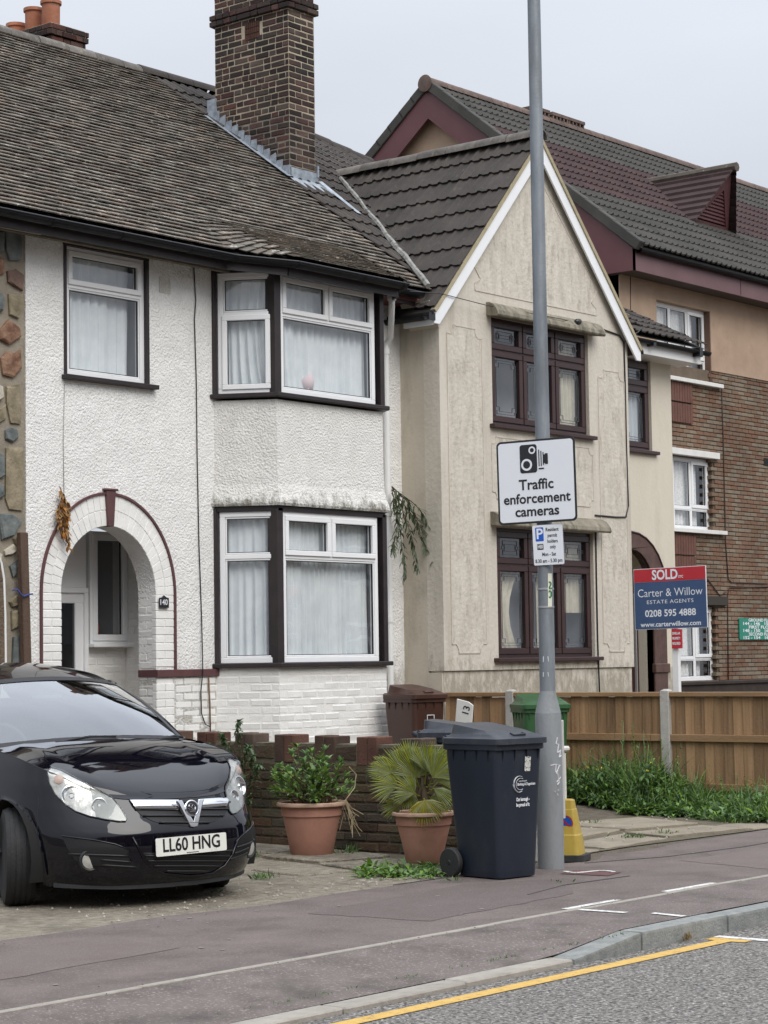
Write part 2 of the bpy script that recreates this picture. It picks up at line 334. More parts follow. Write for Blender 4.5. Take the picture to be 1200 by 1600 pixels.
# kerb stones
km = MB().box(-.4545,.4545,0,.148,-.22,0).mesh('kerb_stone', KERBM, bevel=.016, seg=2, fix=True)
x = 9.87+.46
while x < 40: link('kerb_stone', km, pv, TR(x, 6.33+rnd(-.004,.004), rnd(-.004,.003), rnd(-.005,.005))); x += .918
kd = MB().box(-.4545,.4545,0,.148,-.22,-.072).mesh('kerb_stone', KERBC, bevel=.008, fix=True)
x = 9.21-.46
while x > -12: link('kerb_stone', kd, pv, TR(x, 6.33+rnd(-.004,.004), rnd(-.003,.003), rnd(-.004,.004))); x -= .918
b = MB(); a0, a1 = 9.22, 9.86
b.add([(a0,6.33,-.22),(a1,6.33,-.22),(a1,6.478,-.22),(a0,6.478,-.22),(a0,6.33,-.072),(a1,6.33,-.002),(a1,6.478,-.002),(a0,6.478,-.072)],
      [(0,3,2,1),(4,5,6,7),(0,1,5,4),(1,2,6,5),(2,3,7,6),(3,0,4,7)])
b.build('kerb_stone', KERBM, pv, bevel=.012, seg=2, label='sloping transition kerb stone')
# white parking-bay marks on the footway
zz = .0045
flat('white_line', [(10.48,7.235),(11.05,7.235),(11.05,7.29),(10.48,7.29)], zz, WROAD, pv2)
flat('white_line', [(11.59,7.235),(12.2,7.235),(12.2,7.285),(11.59,7.285)], zz, WROAD, pv2)
flat('white_line', [(10.50,6.86),(10.56,6.86),(10.54,7.17),(10.48,7.17)], zz, WROAD, pv)
flat('white_line', [(10.53,6.485),(10.59,6.485),(10.62,6.72),(10.57,6.72)], zz, WROAD, pv)
# red patch with a white S painted on the footway beside the post
flat('utility_patch', [(12.22,8.10),(12.48,8.16),(12.42,8.52),(12.16,8.46)], zz, pm('dark_red_patch', (.10,.045,.045), (.14,.065,.06), 12, .9, .4, 90), pv2)
c0 = at(918,1364,'Z',0); sp = []
for i in range(15):
    t = i/14*2-1; a = t*2.3
    sp.append(Vector((c0.x+.02+t*.07+.0*a, c0.y-t*.155, .0085)) + Vector((.075,.03,0))*math.sin(t*math.pi))
b = MB()
for i in range(14): b.bar(sp[i], sp[i+1], .035, .003)
b.build('painted_letter', WROAD, pv2)
# reinstated trench edges and pavement blemishes: thin raised tar seams
tar = pm('tar_seam', (.045,.04,.04), (.07,.062,.06), 8, .8, .4, 60)
for pts in ([(11.0,7.9),(11.6,8.03),(12.3,7.98)], [(12.9,8.75),(13.6,8.5),(14.6,8.42),(16.5,8.5)], [(11.0,9.0),(11.6,8.99),(12.1,9.0)]):
    b = MB()
    for i in range(len(pts)-1): b.bar((*pts[i],.002), (*pts[i+1],.002), .014, .005)
    b.build('tar_seam', tar, pv2)

for pl, mt in (([(9.6,7.6),(11.2,7.7),(11.9,8.3),(11.3,8.62),(9.5,8.45)], (.100,.082,.075)), ([(13.2,7.4),(15.8,7.45),(16.2,8.2),(13.4,8.25)], (.125,.104,.093)), ([(6.2,7.9),(8.0,8.0),(8.1,8.7),(6.3,8.6)], (.118,.098,.088))):
    q = []
    for i, p in enumerate(pl):
        n = pl[(i+1) % len(pl)]
        for j in range(8): q.append((p[0]+(n[0]-p[0])*j/8+rnd(-.02,.02), p[1]+(n[1]-p[1])*j/8+rnd(-.02,.02)))
    flat('tarmac_patch', q, .002+.0004*len(pv2.children)*0, pm('patch_%d' % int(mt[0]*1000), (mt[0]*1.08,mt[1],mt[2]), tuple(c*1.25 for c in mt), 3, .92, .5, 150, bdist=.01, speck=(.24,.215,.2), speck_scale=120, speck_lo=.61), pv2)
for i in range(26):      # trodden chewing gum and pale spots
    x, y = rnd(6.5,14), rnd(7.35,8.9); r_ = rnd(.008,.02)
    flat('gum_spot', [(x+r_*math.cos(a)*rnd(.7,1.1), y+r_*math.sin(a)*rnd(.7,1.1)) for a in [k*.7 for k in range(9)]], .0042, pm('gum', (.2,.185,.17), (.27,.25,.235), 30, .9), pv2)
# ---- driveway under the car and the front gardens
gp = [(-40,9.3)] + [(x_, y_+.0) for x_, y_ in back] + [(70,40),(-40,40)]
b = MB(); poly = back + [(70,60),(-40,60)]
tr = tessellate_polygon([[Vector((p[0],p[1],0)) for p in poly]]); b.add([(p[0],p[1],-.006) for p in poly], [tuple(t) for t in tr])
gd = struct(b.build('garden_ground', SOIL)); gd['label'] = 'bare stony soil of the front gardens'
b = MB(); poly = [p for p in back if 3.9 < p[0] < 12.35] + [(12.6,14.5),(4,14.5)]
tr = tessellate_polygon([[Vector((p[0],p[1],0)) for p in poly]]); b.add([(p[0],p[1],.0) for p in poly], [tuple(t) for t in tr])
dw = struct(b.build('driveway', CONC)); dw['label'] = 'old concrete driveway under the parked car'
# broken concrete slabs of the front garden on the right
hard = struct(flat('garden_path', [(12.75,9.13),(14.2,9.2),(16.0,9.12),(17.6,9.06),(17.9,10.4),(17.2,12.6),(13.0,12.6)], .002, pm('mossy_dirt', (.085,.07,.045), (.16,.135,.095), 6, .95, 1.0, 50, bdist=.02, stain_shade=(.07,.085,.03), stain_scale=6, stain_lo=.55, stain_hi=.7), None))
hard['label'] = 'cracked pale concrete slabs between the lamp post and the fence'
def slab(poly, z=.03, mat=CONC2, parent=None):
    b = MB(); cx = sum(p[0] for p in poly)/len(poly); cy = sum(p[1] for p in poly)/len(poly)
    q = []
    for i, p in enumerate(poly):
        n = poly[(i+1) % len(poly)]; k = max(2, int(math.dist(p, n)/.16))
        for j in range(k):
            t = j/k; r_ = .022
            q.append((p[0]+(n[0]-p[0])*t+rnd(-r_,r_), p[1]+(n[1]-p[1])*t+rnd(-r_,r_)))
    b.prism(q, -.08, z, 'XY'); return b.build('slab', mat, parent, bevel=.008)
for pl, z in (([(13.15,9.12),(13.75,9.2),(13.85,9.75),(13.2,9.7)],.012), ([(13.2,9.8),(13.95,9.85),(14.1,10.6),(13.2,10.7)],.018),
              ([(13.9,9.22),(14.9,9.3),(15.05,9.85),(14.0,9.72)],.010), ([(14.1,9.9),(15.3,10.0),(15.35,10.9),(14.25,10.75)],.028),
              ([(15.0,9.35),(16.0,9.2),(16.1,9.7),(15.15,9.85)],.02), ([(15.4,10.0),(16.2,9.8),(16.5,10.6),(15.5,10.9)],.03),
              ([(16.1,9.15),(17.2,9.1),(17.3,9.5),(16.2,9.6)],.012)):
    slab(pl, z, CONC2, hard)
# soil rising gently towards the houses
b = MB(); b.grid([[Vector((x, y, z)) for x in (12.95,14.5,16,17.96)] for y, z in ((10.9,-.004),(12.0,.06),(13.0,.14),(14.0,.2),(14.6,.2))])
gs = struct(b.build('garden_soil', SOIL)); gs['label'] = 'soil bank rising to the house fronts behind the garden wall'
for pl, z in (([(11.55,9.75),(12.15,9.6),(12.3,10.1),(11.75,10.3)],.022), ([(11.8,10.35),(12.45,10.2),(12.6,11.0),(11.95,11.1)],.03),
              ([(12.0,11.15),(12.65,11.1),(12.75,12.1),(12.1,12.2)],.026), ([(11.1,9.9),(11.5,9.8),(11.7,10.3),(11.2,10.5)],.012)):
    slab(pl, z, CONC, dw)
# loose stones along the drive edge
PEB = pm('loose_stone', (.30,.27,.22), (.46,.42,.36), 20, .9, .3, 60, rand=.25)
me = MB().add([(0,0,.5),(.5,0,0),(0,.45,0),(-.5,.05,0),(0,-.5,0),(.1,.1,-.3)], [(0,1,2),(0,2,3),(0,3,4),(0,4,1),(5,2,1),(5,3,2),(5,4,3),(5,1,4)]).mesh('stone', PEB, fix=True)
b = MB(); vs_ = [v.co for v in me.vertices]; fs_ = [tuple(p.vertices) for p in me.polygons]
for i in range(420):
    x = rnd(8.6,12.1); y = 9.08+abs(random.gauss(0,.5)) if random.random()<.7 else rnd(9.1,11)
    s = random.choice((.008,.012,.016,.03)); b.add(vs_, fs_, TR(x,y,.002,rnd(0,6)) @ Matrix.Diagonal((s,s*rnd(.6,1),s*.7,1)))
for i in range(160):
    x = rnd(13.0,17.2); y = rnd(9.1,10.6); s = random.choice((.01,.016,.03)); b.add(vs_, fs_, TR(x,y,.03,rnd(0,6)) @ Matrix.Diagonal((s,s*rnd(.6,1),s*.7,1)))
o = b.build('loose_stones', PEB, fix=False); o['kind'] = 'stuff'; o['label'] = 'small loose stones and grit on the drive'

b = MB()      # grit and leaf litter in the gutter, along the strip and at the wall foot
for i in range(520):
    k = i % 3
    x, y, z = (rnd(5.5,13), 6.29+abs(random.gauss(0,.05))*-1, -.098) if k == 0 else ((rnd(5.5,15), 7.2+random.gauss(0,.09), .008) if k == 1 else (rnd(6.5,15), 9.0+random.gauss(0,.12), .006))
    s = random.choice((.004,.006,.006,.010)); b.add(vs_, fs_, TR(x,y,z+(0 if y > 7.2 or k == 0 else pave_z(x,y)),rnd(0,6)) @ Matrix.Diagonal((s*1.6,s*rnd(.6,1),s*.6,1)))
o = b.build('grit', pm('dark_grit', (.05,.04,.03), (.16,.13,.10), 40, .95, island=.5), fix=False); o['kind'] = 'stuff'; o['label'] = 'fine grit and litter along the kerb and edging strip'
# ================================================================ shared house parts
def ring(b, x0, x1, z0, z1, t, y0, y1, M):
    b.box(x0,x1,y0,y1,z0,z0+t,M); b.box(x0,x1,y0,y1,z1-t,z1,M); b.box(x0,x0+t,y0,y1,z0+t,z1-t,M); b.box(x1-t,x1,y0,y1,z0+t,z1-t,M)
def wavy(x0, x1, z0, z1, y, M, folds=9, amp=.025, seed=0, tie=0.0):
    rg = random.Random(seed); n = folds*6; ph = [rg.uniform(0,6.3) for _ in range(3)]; rows = []
    for k in range(7):
        v = k/6; row = []
        for i in range(n+1):
            u = i/n
            yy = y + amp*(.35+.65*(1-v))*(math.sin(u*folds*6.283+ph[0]) + .5*math.sin(u*folds*2.7*2+ph[1]+v) + .35*math.sin(u*folds*11+ph[2]))
            xx = x0+(x1-x0)*u
            if tie: xx = x0 + (xx-x0)*(1-tie*math.sin(v*math.pi)*.6)
            row.append(M @ Vector((xx, yy, z0+(z1-z0)*v)))
        rows.append(row)
    b = MB(); b.grid(rows); return b
def window(parent, M, w, h, cells, frame=UPVC, t=.055, sash=.04, curtain=CURTAIN, curtains=None, room=True, seed=0, name='window', depth=.07, lead=None):
    """w x h window in local x/z, facing -y.  cells: (x0, x1, z0, z1, opening)"""
    b = MB(); ring(b, 0, w, 0, h, t, 0, depth, M)
    xs_ = sorted({c[1] for c in cells if c[1] < w-1e-4}); zs_ = sorted({c[3] for c in cells if c[3] < h-1e-4})
    for c in cells:
        if c[1] < w-1e-4: b.box(c[1]-t*.4, c[1]+t*.4, .004, depth-.004, max(c[2], t), min(c[3], h-t), M)
        if c[3] < h-1e-4: b.box(max(c[0], t), min(c[1], w-t), .002, depth-.002, c[3]-t*.4, c[3]+t*.4, M)
    win = b.build(name, frame, parent, bevel=.004)
    for (x0, x1, z0, z1, op) in cells:
        a0 = x0+(t if x0 < 1e-4 else t*.4)+.001; a1 = x1-(t if x1 > w-1e-4 else t*.4)-.001
        c0 = z0+(t if z0 < 1e-4 else t*.4)+.001; c1 = z1-(t if z1 > h-1e-4 else t*.4)-.001
        b = MB()
        if op: ring(b, a0-.012, a1+.012, c0-.012, c1+.012, sash+.012, -.016, depth*.8, M); s_ = sash
        else: ring(b, a0, a1, c0, c1, .018, .008, depth*.7, M); s_ = .018
        b.build('sash' if op else 'bead', frame, win, bevel=.005)
        b = MB(); y = .022
        b.add([(a0+s_*.7,y,c0+s_*.7),(a1-s_*.7,y,c0+s_*.7),(a1-s_*.7,y,c1-s_*.7),(a0+s_*.7,y,c1-s_*.7)], [(0,1,2,3)], M)
        b.build('pane', GLASS, win, fix=False)
        b = MB(); ring(b, a0+s_-.001, a1-s_+.001, c0+s_-.001, c1-s_+.001, .007, .012, .03, M)     # black gasket
        b.build('gasket', BLACKPL, win)
        if lead: lead(win, M, a0+s_, a1-s_, c0+s_, c1-s_)
    for i, c in enumerate(curtains if curtains is not None else [(0, w, 0, h, 8, 0)]):
        wavy(c[0]+.02, c[1]-.02, c[2]+.02, c[3]-.02, .105+.03*(i % 2), M, c[4], .022, seed+i, c[5]).build('curtain', curtain, win, smooth='all', fix=False)
    if room:
        b = MB(); x0, x1, y0, y1, z0, z1 = .0, w, .075, .5, .0, h
        V = [(x0,y0,z0),(x1,y0,z0),(x1,y1,z0),(x0,y1,z0),(x0,y0,z1),(x1,y0,z1),(x1,y1,z1),(x0,y1,z1)]
        b.add(V, [(0,1,2,3),(4,5,6,7),(1,2,6,5),(2,3,7,6),(3,0,4,7)], M); b.build('room', ROOM, win, fix=False)
    return win
def brick_mesh(mat, L=.215, H=.065, D=.1025, bv=.006, wob=.0015, name='brick', seed=0):
    rg = random.Random(seed); b = MB(); b.box(0, L, 0, D, 0, H)
    me = b.mesh(name, mat, bevel=bv, fix=True)
    for v in me.vertices: v.co += Vector((rg.uniform(-wob,wob), rg.uniform(-wob,wob), rg.uniform(-wob,wob)))
    return me
def lay(M, x0, x1, z0, z1, L=.225, H=.075, jit=.002, clip=None, phase=0, flemish=False, proud=.004):
    """matrices of bricks laid on the local x/z rectangle facing -y; brick mesh is .215 x .065"""
    out = []; k = 0; z = z0
    while z < z1-.02:
        x = x0 - ((L/2) if (k+phase) % 2 else 0) + (rnd(-.03,.03) if flemish else 0); i = 0
        while x < x1-.01:
            w_ = L if not (flemish and (i % 2 or random.random() < .25)) else L*.5
            a = max(x, x0); e = min(x+w_, x1)
            if e-a > .03 and (clip is None or clip((a+e)/2, z+H/2)):
                s_ = (e-a-.010)/.215
                out.append(M @ TR(a+.005, rnd(-jit,jit)-proud, z+.005, 0, rnd(-.004,.004), rnd(-.006,.006)) @ Matrix.Diagonal((s_,1,(H-.010)/.065,1)))
            x += w_; i += 1
        z += H; k += 1
    return out
def tile_box(w, l, th, lift):
    """flat roof tile, lower edge at y = 0 raised by `lift`"""
    return [(-w/2,0,lift),(w/2,0,lift),(w/2,l,0),(-w/2,l,0),(-w/2,0,lift-th),(w/2,0,lift-th)], [(0,1,2,3),(4,5,1,0),(3,0,4),(1,5,2)]

# ================================================================ white house
YM, XL, XR = 14.55, 12.63, 18.03
EAVE_Y, EAVE_Z, SL = 14.12, 5.50, .735
RIDGE_Y = 18.65; RIDGE_Z = EAVE_Z + SL*(RIDGE_Y-EAVE_Y)
wh = thing('white_house', 'white pebbledashed terraced house with arched porch, bay windows and old tiled roof', 'house', (15.3, 14.55, 0))
AC, AI, AO, AS, AH, AOH = 13.645, .605, .845, 2.15, .64, .94      # arch centre, inner/outer half widths, springing, rises
def arc(hw, rise, n=18, c=AC, z=AS): return [(c-hw*math.cos(math.pi*i/n), z+rise*math.sin(math.pi*i/n)) for i in range(n+1)]
inner = arc(AI, AH)
wL, wR, wB, wT = 13.11, 14.16, 4.16, 5.40
outl = [(XL,0),(AC-AI,0)] + inner + [(AC+AI,0),(XR,0),(XR,5.62),(XL,5.62)]
MB().prism(outl, YM, YM+.24, 'XZ', holes=[[(wL,wB),(wR,wB),(wR,wT),(wL,wT)]]).build('wall', PEBBLE, wh)
# upper window by the eaves
M = TR(wL+.012, YM+.03, wB+.005)
window(wh, M, wR-wL-.024, wT-wB-.015, [(0,1.026,0,.85,False),(0,1.026,.85,1.225,True)], curtains=[(0,.66,0,1.21,6,0),(.3,.97,0,1.21,5,.0)], seed=3)
b = MB(); b.box(wL-.022,wL+.014,YM-.012,YM+.06,wB,wT+.02); b.box(wR-.016,wR+.022,YM-.012,YM+.06,wB,wT+.02); b.box(wL-.03,wR+.03,YM-.010,YM+.06,wT-.02,wT+.14)
b.build('window_surround', BLACKPAINT, wh, bevel=.004)
MB().box(wL-.05,wR+.09,YM-.075,YM+.05,wB-.035,wB+.008).build('window_sill', BLACKPAINT, wh, bevel=.006)
# air brick
b = MB(); c = at(257,446,'Y',YM); ring(b, c.x-.075, c.x+.075, c.z-.075, c.z+.075, .012, YM-.012, YM+.01, None)
for i in range(1,7): b.box(c.x-.075+i*.0215-.004, c.x-.075+i*.0215+.004, YM-.010, YM+.005, c.z-.07, c.z+.07); b.box(c.x-.07,c.x+.07,YM-.009,YM+.005,c.z-.075+i*.0215-.004,c.z-.075+i*.0215+.004)
b.box(c.x-.07,c.x+.07,YM-.004,YM+.006,c.z-.07,c.z+.07)
b.build('air_brick', PEBBLE2, wh)
# arch voussoirs, two rings, jambs
def ell(hw, rise, th): return (AC-hw*math.cos(th), AS+rise*math.sin(th))
for r0, r1, n in (((AI,AH),(AI+.118,AH+.145),29), ((AI+.124,AH+.151),(AO-.005,AOH-.005),31)):
    for i in range(n):
        t0, t1 = math.pi*(i+.03)/n, math.pi*(i+.97)/n
        if abs((t0+t1)/2-math.pi/2) < .075: continue
        q = [ell(*r0,t0), ell(*r0,t1), ell(*r1,t1), ell(*r1,t0)]
        MB().prism(q, YM-.006+rnd(-.0015,.0015), YM+.05, 'XZ').build('voussoir', WHITEBRICK, wh, bevel=.003)
for sgn in (-1, 1):
    z = .0; k = 0
    while z < AS-.01:
        xa, xb = (AC-AO+.005, AC-AI+.006) if sgn < 0 else (AC+AI-.006, AC+AO-.005)
        segs = [(xa,xb)] if k % 2 else [(xa,(xa+xb)/2-.004),((xa+xb)/2+.004,xb)]
        if z > .5 and not (sgn > 0 and 1.34 < z+.04 < 1.44):
            for s0, s1 in segs: MB().box(s0,s1,YM-.007+rnd(-.0015,.0015),YM+.05,z+.004,min(z+.0725,AS)).build('brick', WHITEBRICK, wh, bevel=.004)
        z += .0768; k += 1
b = MB(); outer_ring = arc(AO+.005, AOH+.005, 40); pts = [(AC-AO-.005,.6)] + outer_ring + [(AC+AO+.005,1.43)]
for i in range(len(pts)-1):
    b.bar((pts[i][0],YM-.012,pts[i][1]), (pts[i+1][0],YM-.012,pts[i+1][1]), .022, .024, up=(0,1,0) if False else (0,-1,.001))
b.build('arch_trim', MAROONP, wh)
b = MB(); b.prism([(AC-.035,AS+AH-.005),(AC+.035,AS+AH-.005),(AC+.062,AS+AOH+.03),(AC-.062,AS+AOH+.03)], YM-.035, YM+.06, 'XZ')
b.prism([(AC-.085,AS+AOH+.03),(AC+.085,AS+AOH+.03),(AC+.085,AS+AOH+.05),(AC-.085,AS+AOH+.05)], YM-.045, YM+.02, 'XZ')
b.build('keystone', MAROONP, wh, bevel=.004)
# maroon string course
b = MB(); b.box(AC+AI-.012,15.14,YM-.03,YM+.02,1.365,1.435); b.box(AC+AI-.014,AC+AI+.01,YM-.028,YM+.24,1.365,1.435); b.build('string_course', MAROONP, wh, bevel=.004)
# house number plaque
c = at(255.5,940,'Y',YM-.02); num = MB(); num.prism([(c.x-.062,c.z-.06),(c.x+.062,c.z-.06),(c.x+.062,c.z+.035),(c.x+.03,c.z+.04),(c.x,c.z+.062),(c.x-.03,c.z+.04),(c.x-.062,c.z+.035)], YM-.034, YM-.018, 'XZ')
plq = num.build('number_plaque', pm('black_enamel', (.02,.02,.025), None, 4, .3), wh, bevel=.003)
# painted brick plinth, right of the arch and round the bay
WB = [brick_mesh(WHITEBRICK, seed=i, wob=.003, bv=.008) for i in range(3)]
wbl = lay(TR(0,YM,0), AC+AI+.25, 15.12, .45, 1.36, .225, .0757)
wbl += lay(TR(0,YM,0), AC+AI+.0, AC+AI+.245, .45, 1.345, .225, .0757, phase=1)
BL, BR, BF = (15.07,YM), (17.40,YM), 14.0
b1, b2 = (15.395,BF), (17.045,BF)
sl_ang = math.atan2(b1[1]-BL[1], b1[0]-BL[0]); sl_len = math.dist(BL, b1)
MSL = TR(BL[0], BL[1], 0, sl_ang); MFR = TR(b1[0], BF, 0); fr_len = b2[0]-b1[0]
MSR = TR(b2[0], b2[1], 0, math.atan2(BR[1]-b2[1], BR[0]-b2[0]))
wbl += lay(MSL, 0, sl_len, .30, 1.42, .225, .0757, phase=1) + lay(MFR, -.01, fr_len+.01, .30, 1.42, .225, .0757)
# porch interior side walls
PX, PY = 14.62, 15.34
MRV = TR(AC+AI, YM+.24, 0, rad(-90)); wbl += lay(MRV, 0.0, .235, .5, 1.36, .235, .0757) + lay(MRV, 0.0, .235, 1.44, 2.16, .235, .0757)
MPS = TR(PX, PY, 0, rad(-90)); wbl += lay(MPS, 0, PY-YM-.24, .5, 2.85, .225, .0757)
for Mx in wbl: link('brick', random.choice(WB), wh, Mx)
b = MB(); b.box(PX,PX+.12,YM+.24,PY+.2,0,2.95); b.box(12.7,PX+.1,YM+.24,PY+.2,2.9,3.0); b.box(12.62,12.74,YM+.24,PY+.2,0,2.95)
b.build('porch_wall', WHITEMORTAR, wh)
MB().prism([BL,b1,b2,BR,(BR[0],YM+.05),(BL[0],YM+.05)], 0, 1.44, 'XY').build('plinth', WHITEMORTAR, wh)
# porch back wall: door, sidelight
xa = at(139,1000,'Y',PY).x; xb = at(199,1000,'Y',PY).x; xc = at(131,1000,'Y',PY).x
zs0 = at(165,1006,'Y',PY).z; zs1 = 2.80
MB().box(xa,PX,PY+.02,PY+.14,0,zs0-.03).build('porch_wall', WHITEMORTAR, wh)
for Mx in lay(TR(0,PY+.02,0), xa, PX, .5, zs0-.05, .225, .0757): link('brick', random.choice(WB), wh, Mx)
sw = xb-xa; window(wh, TR(xa,PY-.02,zs0), sw, zs1-zs0, [(0,sw,0,zs1-zs0,True)], t=.04, sash=.05, curtains=[], room=True, seed=5)
MB().box(xa-.02,xb+.06,PY-.10,PY+.04,zs0-.035,zs0).build('window_sill', UPVC, wh, bevel=.006)
MB().box(xb-.005,PX,PY-.01,PY+.1,zs0,zs1+.1).build('porch_wall', WHITEMORTAR, wh)
# red ornament on the sidelight sill inside
MB().box(xa+.235,xa+.29,PY+.16,PY+.22,zs0+.06,zs0+.20).build('ornament', pm('red_plastic', (.4,.03,.03), None, 4, .4), wh, bevel=.006)
dw_, dx0 = .86, xc-.86
dr = MB(); MD = TR(dx0, PY, 0)
ring(dr, 0, .86, .15, 2.2, .11, 0, .05, MD); dr.box(.11,.75,.0,.05,.95,1.02,MD); dr.box(.10,.76,.012,.04,.25,.96,MD); dr.box(.18,.68,.002,.04,.33,.88,MD)
door = dr.build('door', UPVC, wh, bevel=.006)
MB().add([(.10,.02,1.02),(.76,.02,1.02),(.76,.02,2.1),(.10,.02,2.1)], [(0,1,2,3)], MD).build('pane', glass_mat('dark_door_glass', (.25,.27,.28), 1.5), door, fix=False)
b = MB(); b.box(.775,.805,-.014,.0,.93,1.17,MD); b.tube([(.79,-.01,1.09),(.79,-.05,1.09),(.70,-.055,1.09)], .009, 6, True, MD); b.box(.45,.72,-.008,.0,.965,1.0,MD); b.build('door_handle', pm('brushed_steel', (.5,.5,.5), None, 5, .3, metal=.9), door)
b = MB(); ring(b, -.04, .90, .08, 2.24, .05, -.03, .06, MD); b.box(-.04,.90,.0,.06,2.24,2.9,MD); b.build('door_frame', UPVC, wh, bevel=.005)
MB().box(dx0-.6,dx0-.04,PY,PY+.1,0,2.9).build('porch_wall', WHITEMORTAR, wh)
MB().box(12.7,PX,PY+.6,PY+.65,0,2.9).build('hall_wall', ROOM, wh)
MB().box(12.7,PX,YM,PY+.6,.02,.14).build('door_step', pm('red_quarry_step', (.10,.04,.03), (.14,.06,.045), 9, .6, .2, 40), wh, bevel=.01)

# ---- bay: apron, windows, black posts, sills
def bay_poly(o): return [(BL[0]-o*.9,BL[1]), (b1[0]-o*.55,b1[1]-o), (b2[0]+o*.55,b2[1]-o), (BR[0]+o*.9,BR[1])]
rows = []
for z, o in ((3.035,.05),(3.06,.058),(3.10,.05),(3.16,.028),(3.25,.008),(3.5,0),(3.8,0),(4.09,0)):
    rows.append([Vector((p[0],p[1],z)) for p in bay_poly(o)])
b = MB(); n = 4
for i, r_ in enumerate(rows): b.v += r_
for i in range(len(rows)-1):
    for j in range(3): b.f.append((i*4+j, i*4+j+1, (i+1)*4+j+1, (i+1)*4+j))
b.f.append((3,2,1,0)); b.f.append(tuple(28+k for k in range(4)))
apron_mat = pm('aged_apron_pebbledash', (.72,.705,.665), (.82,.805,.765), 6, .88, .95, 48, bdist=.025, stain_shade=(.36,.34,.29), stain_scale=30, stain_lo=.58, stain_hi=.80, grime=[(3.34,3.02,(.13,.12,.09))])
b.build('bay_apron', apron_mat, wh, fix=True)
for z0, z1, up in ((1.485,2.985,False),(4.155,5.375,True)):
    h = z1-z0; tr_ = h*(.70 if not up else .655)
    b = MB()     # black timber posts, head and sill
    for p, w_, e_ in ((b1,.03,.064),(b2,.05,.03)):
        b.box(p[0]-w_*.5-.012, p[0]+e_, p[1]-.012, p[1]+.12, z0-.02, z1+.03)
    b.bar((BL[0]+.005,BL[1]-.01,z0-.02),(BL[0]+.005,BL[1]-.01,z1+.03),.04,.05,up=(1,0,0))
    b.prism([(p[0],p[1]) for p in bay_poly(.012)], z1-.005, z1+.05, 'XY')
    b.build('bay_frame', BLACKPAINT, wh, bevel=.004)
    b = MB(); b.prism([(p[0],p[1]) for p in bay_poly(.07)], z0-.045, z0-.0, 'XY'); b.build('window_sill', BLACKPAINT, wh, bevel=.008)
    W1 = 1.485
    cells = [(0,W1,0,tr_,False),(0,W1*.5,tr_,h,True),(W1*.5,W1,tr_,h,True)]
    cu = [(0,.40,0,h,4,.35),(.30,W1,0,h,12,0)] if up else [(0,.42,0,h,7,0),(.36,W1,0,h,16,0)]
    window(wh, TR(b1[0]+.065, BF+.012, z0), W1, h, cells, curtains=cu, seed=11 if up else 12)
    W2 = sl_len-.060; ce = [(0,W2,0,tr_,up),(0,W2,tr_,h,False)]
    window(wh, MSL @ TR(.045, .012, z0), W2, h, ce, curtains=[(0,W2,0,h,6,.25 if up else 0)], seed=13 if up else 14, room=False)
    window(wh, MSR @ TR(.05, .012, z0), W2, h, ce, curtains=[(0,W2,0,h,6,0)], seed=15, room=False)
    MB().add([(b1[0]+.02,BF+.35,z0),(b2[0]-.02,BF+.35,z0),(b2[0]-.02,BF+.35,z1),(b1[0]+.02,BF+.35,z1)], [(0,1,2,3)]).build('room', ROOM, wh, fix=False)
# faint pink ornament seen through the upper bay window
c = at(488,592,'Y',BF+.09); b = MB(); b.lathe([(.0,-.12),(.06,-.115),(.075,-.02),(.05,.06),(.0,.085)], 14, TR(c.x,BF+.165,c.z)); b.build('ornament', pm('pink_cloth', (.70,.58,.60), None, 4, .8), wh, smooth='all')
# head board above the bay under the gutter
MB().prism([(p[0],p[1]) for p in bay_poly(.03)], 5.42, 5.50, 'XY').build('bay_head', BLACKPAINT, wh)
MB().box(17.2,XR,14.16,YM,5.38,5.42).build('soffit', pm('red_brown_soffit', (.09,.03,.025), (.13,.05,.04), 6, .7), wh)

# ---- eaves: soffit, fascia, gutter
def bayf(x): return max(0.0, min(1.0, (x-14.90)/.46)) if x < 16.5 else max(0.0, min(1.0, (17.46-x)/.38))
def eave_y(x): return EAVE_Y - .40*bayf(x)
def roof_z(x, y):
    k = bayf(x); kink = 14.75
    if y >= kink: return EAVE_Z + SL*(y-EAVE_Y)
    return EAVE_Z + SL*(kink-EAVE_Y) - (kink-y)*(SL*(1-k)+.50*k)
SOF = pm('weathered_soffit', (.10,.085,.06), (.17,.145,.10), 5, .8, .2, 30)
gl = [(9.0,),(14.90,),(15.36,),(17.08,),(17.46,),(17.86,)]
gut = [Vector((x[0], eave_y(x[0])-.02, roof_z(x[0], eave_y(x[0]))-.055)) for x in gl]
b = MB()
for i in range(len(gut)-1):
    p, q = gut[i], gut[i+1]; b.bar(p+Vector((0,.10,-.02)), q+Vector((0,.10,-.02)), .025, .16)
b.build('fascia', BLACKPAINT, wh)
b = MB(); b.box(9.0,15.0,EAVE_Y+.09,YM+.02,5.40,5.42); b.build('soffit', SOF, wh)
b = MB(); b.box(9.0,15.1,EAVE_Y+.22,EAVE_Y+.28,5.36,5.41); b.build('eaves_board', SOF, wh)
def gutter(pts, r=.055):
    b = MB(); vs = []; n = 9
    for i, p in enumerate(pts):
        for k in range(n):
            a = math.pi + math.pi*k/(n-1); vs.append(p + Vector((0, r*math.cos(a), r*math.sin(a)+.02)))
    fs = []
    for i in range(len(pts)-1):
        for k in range(n-1): fs.append((i*n+k,(i+1)*n+k,(i+1)*n+k+1,i*n+k+1))
    b.add(vs, fs); b.add([v+Vector((0,0,.004))*0 for v in vs], [tuple(reversed(f)) for f in fs]); return b
g_ = MB()
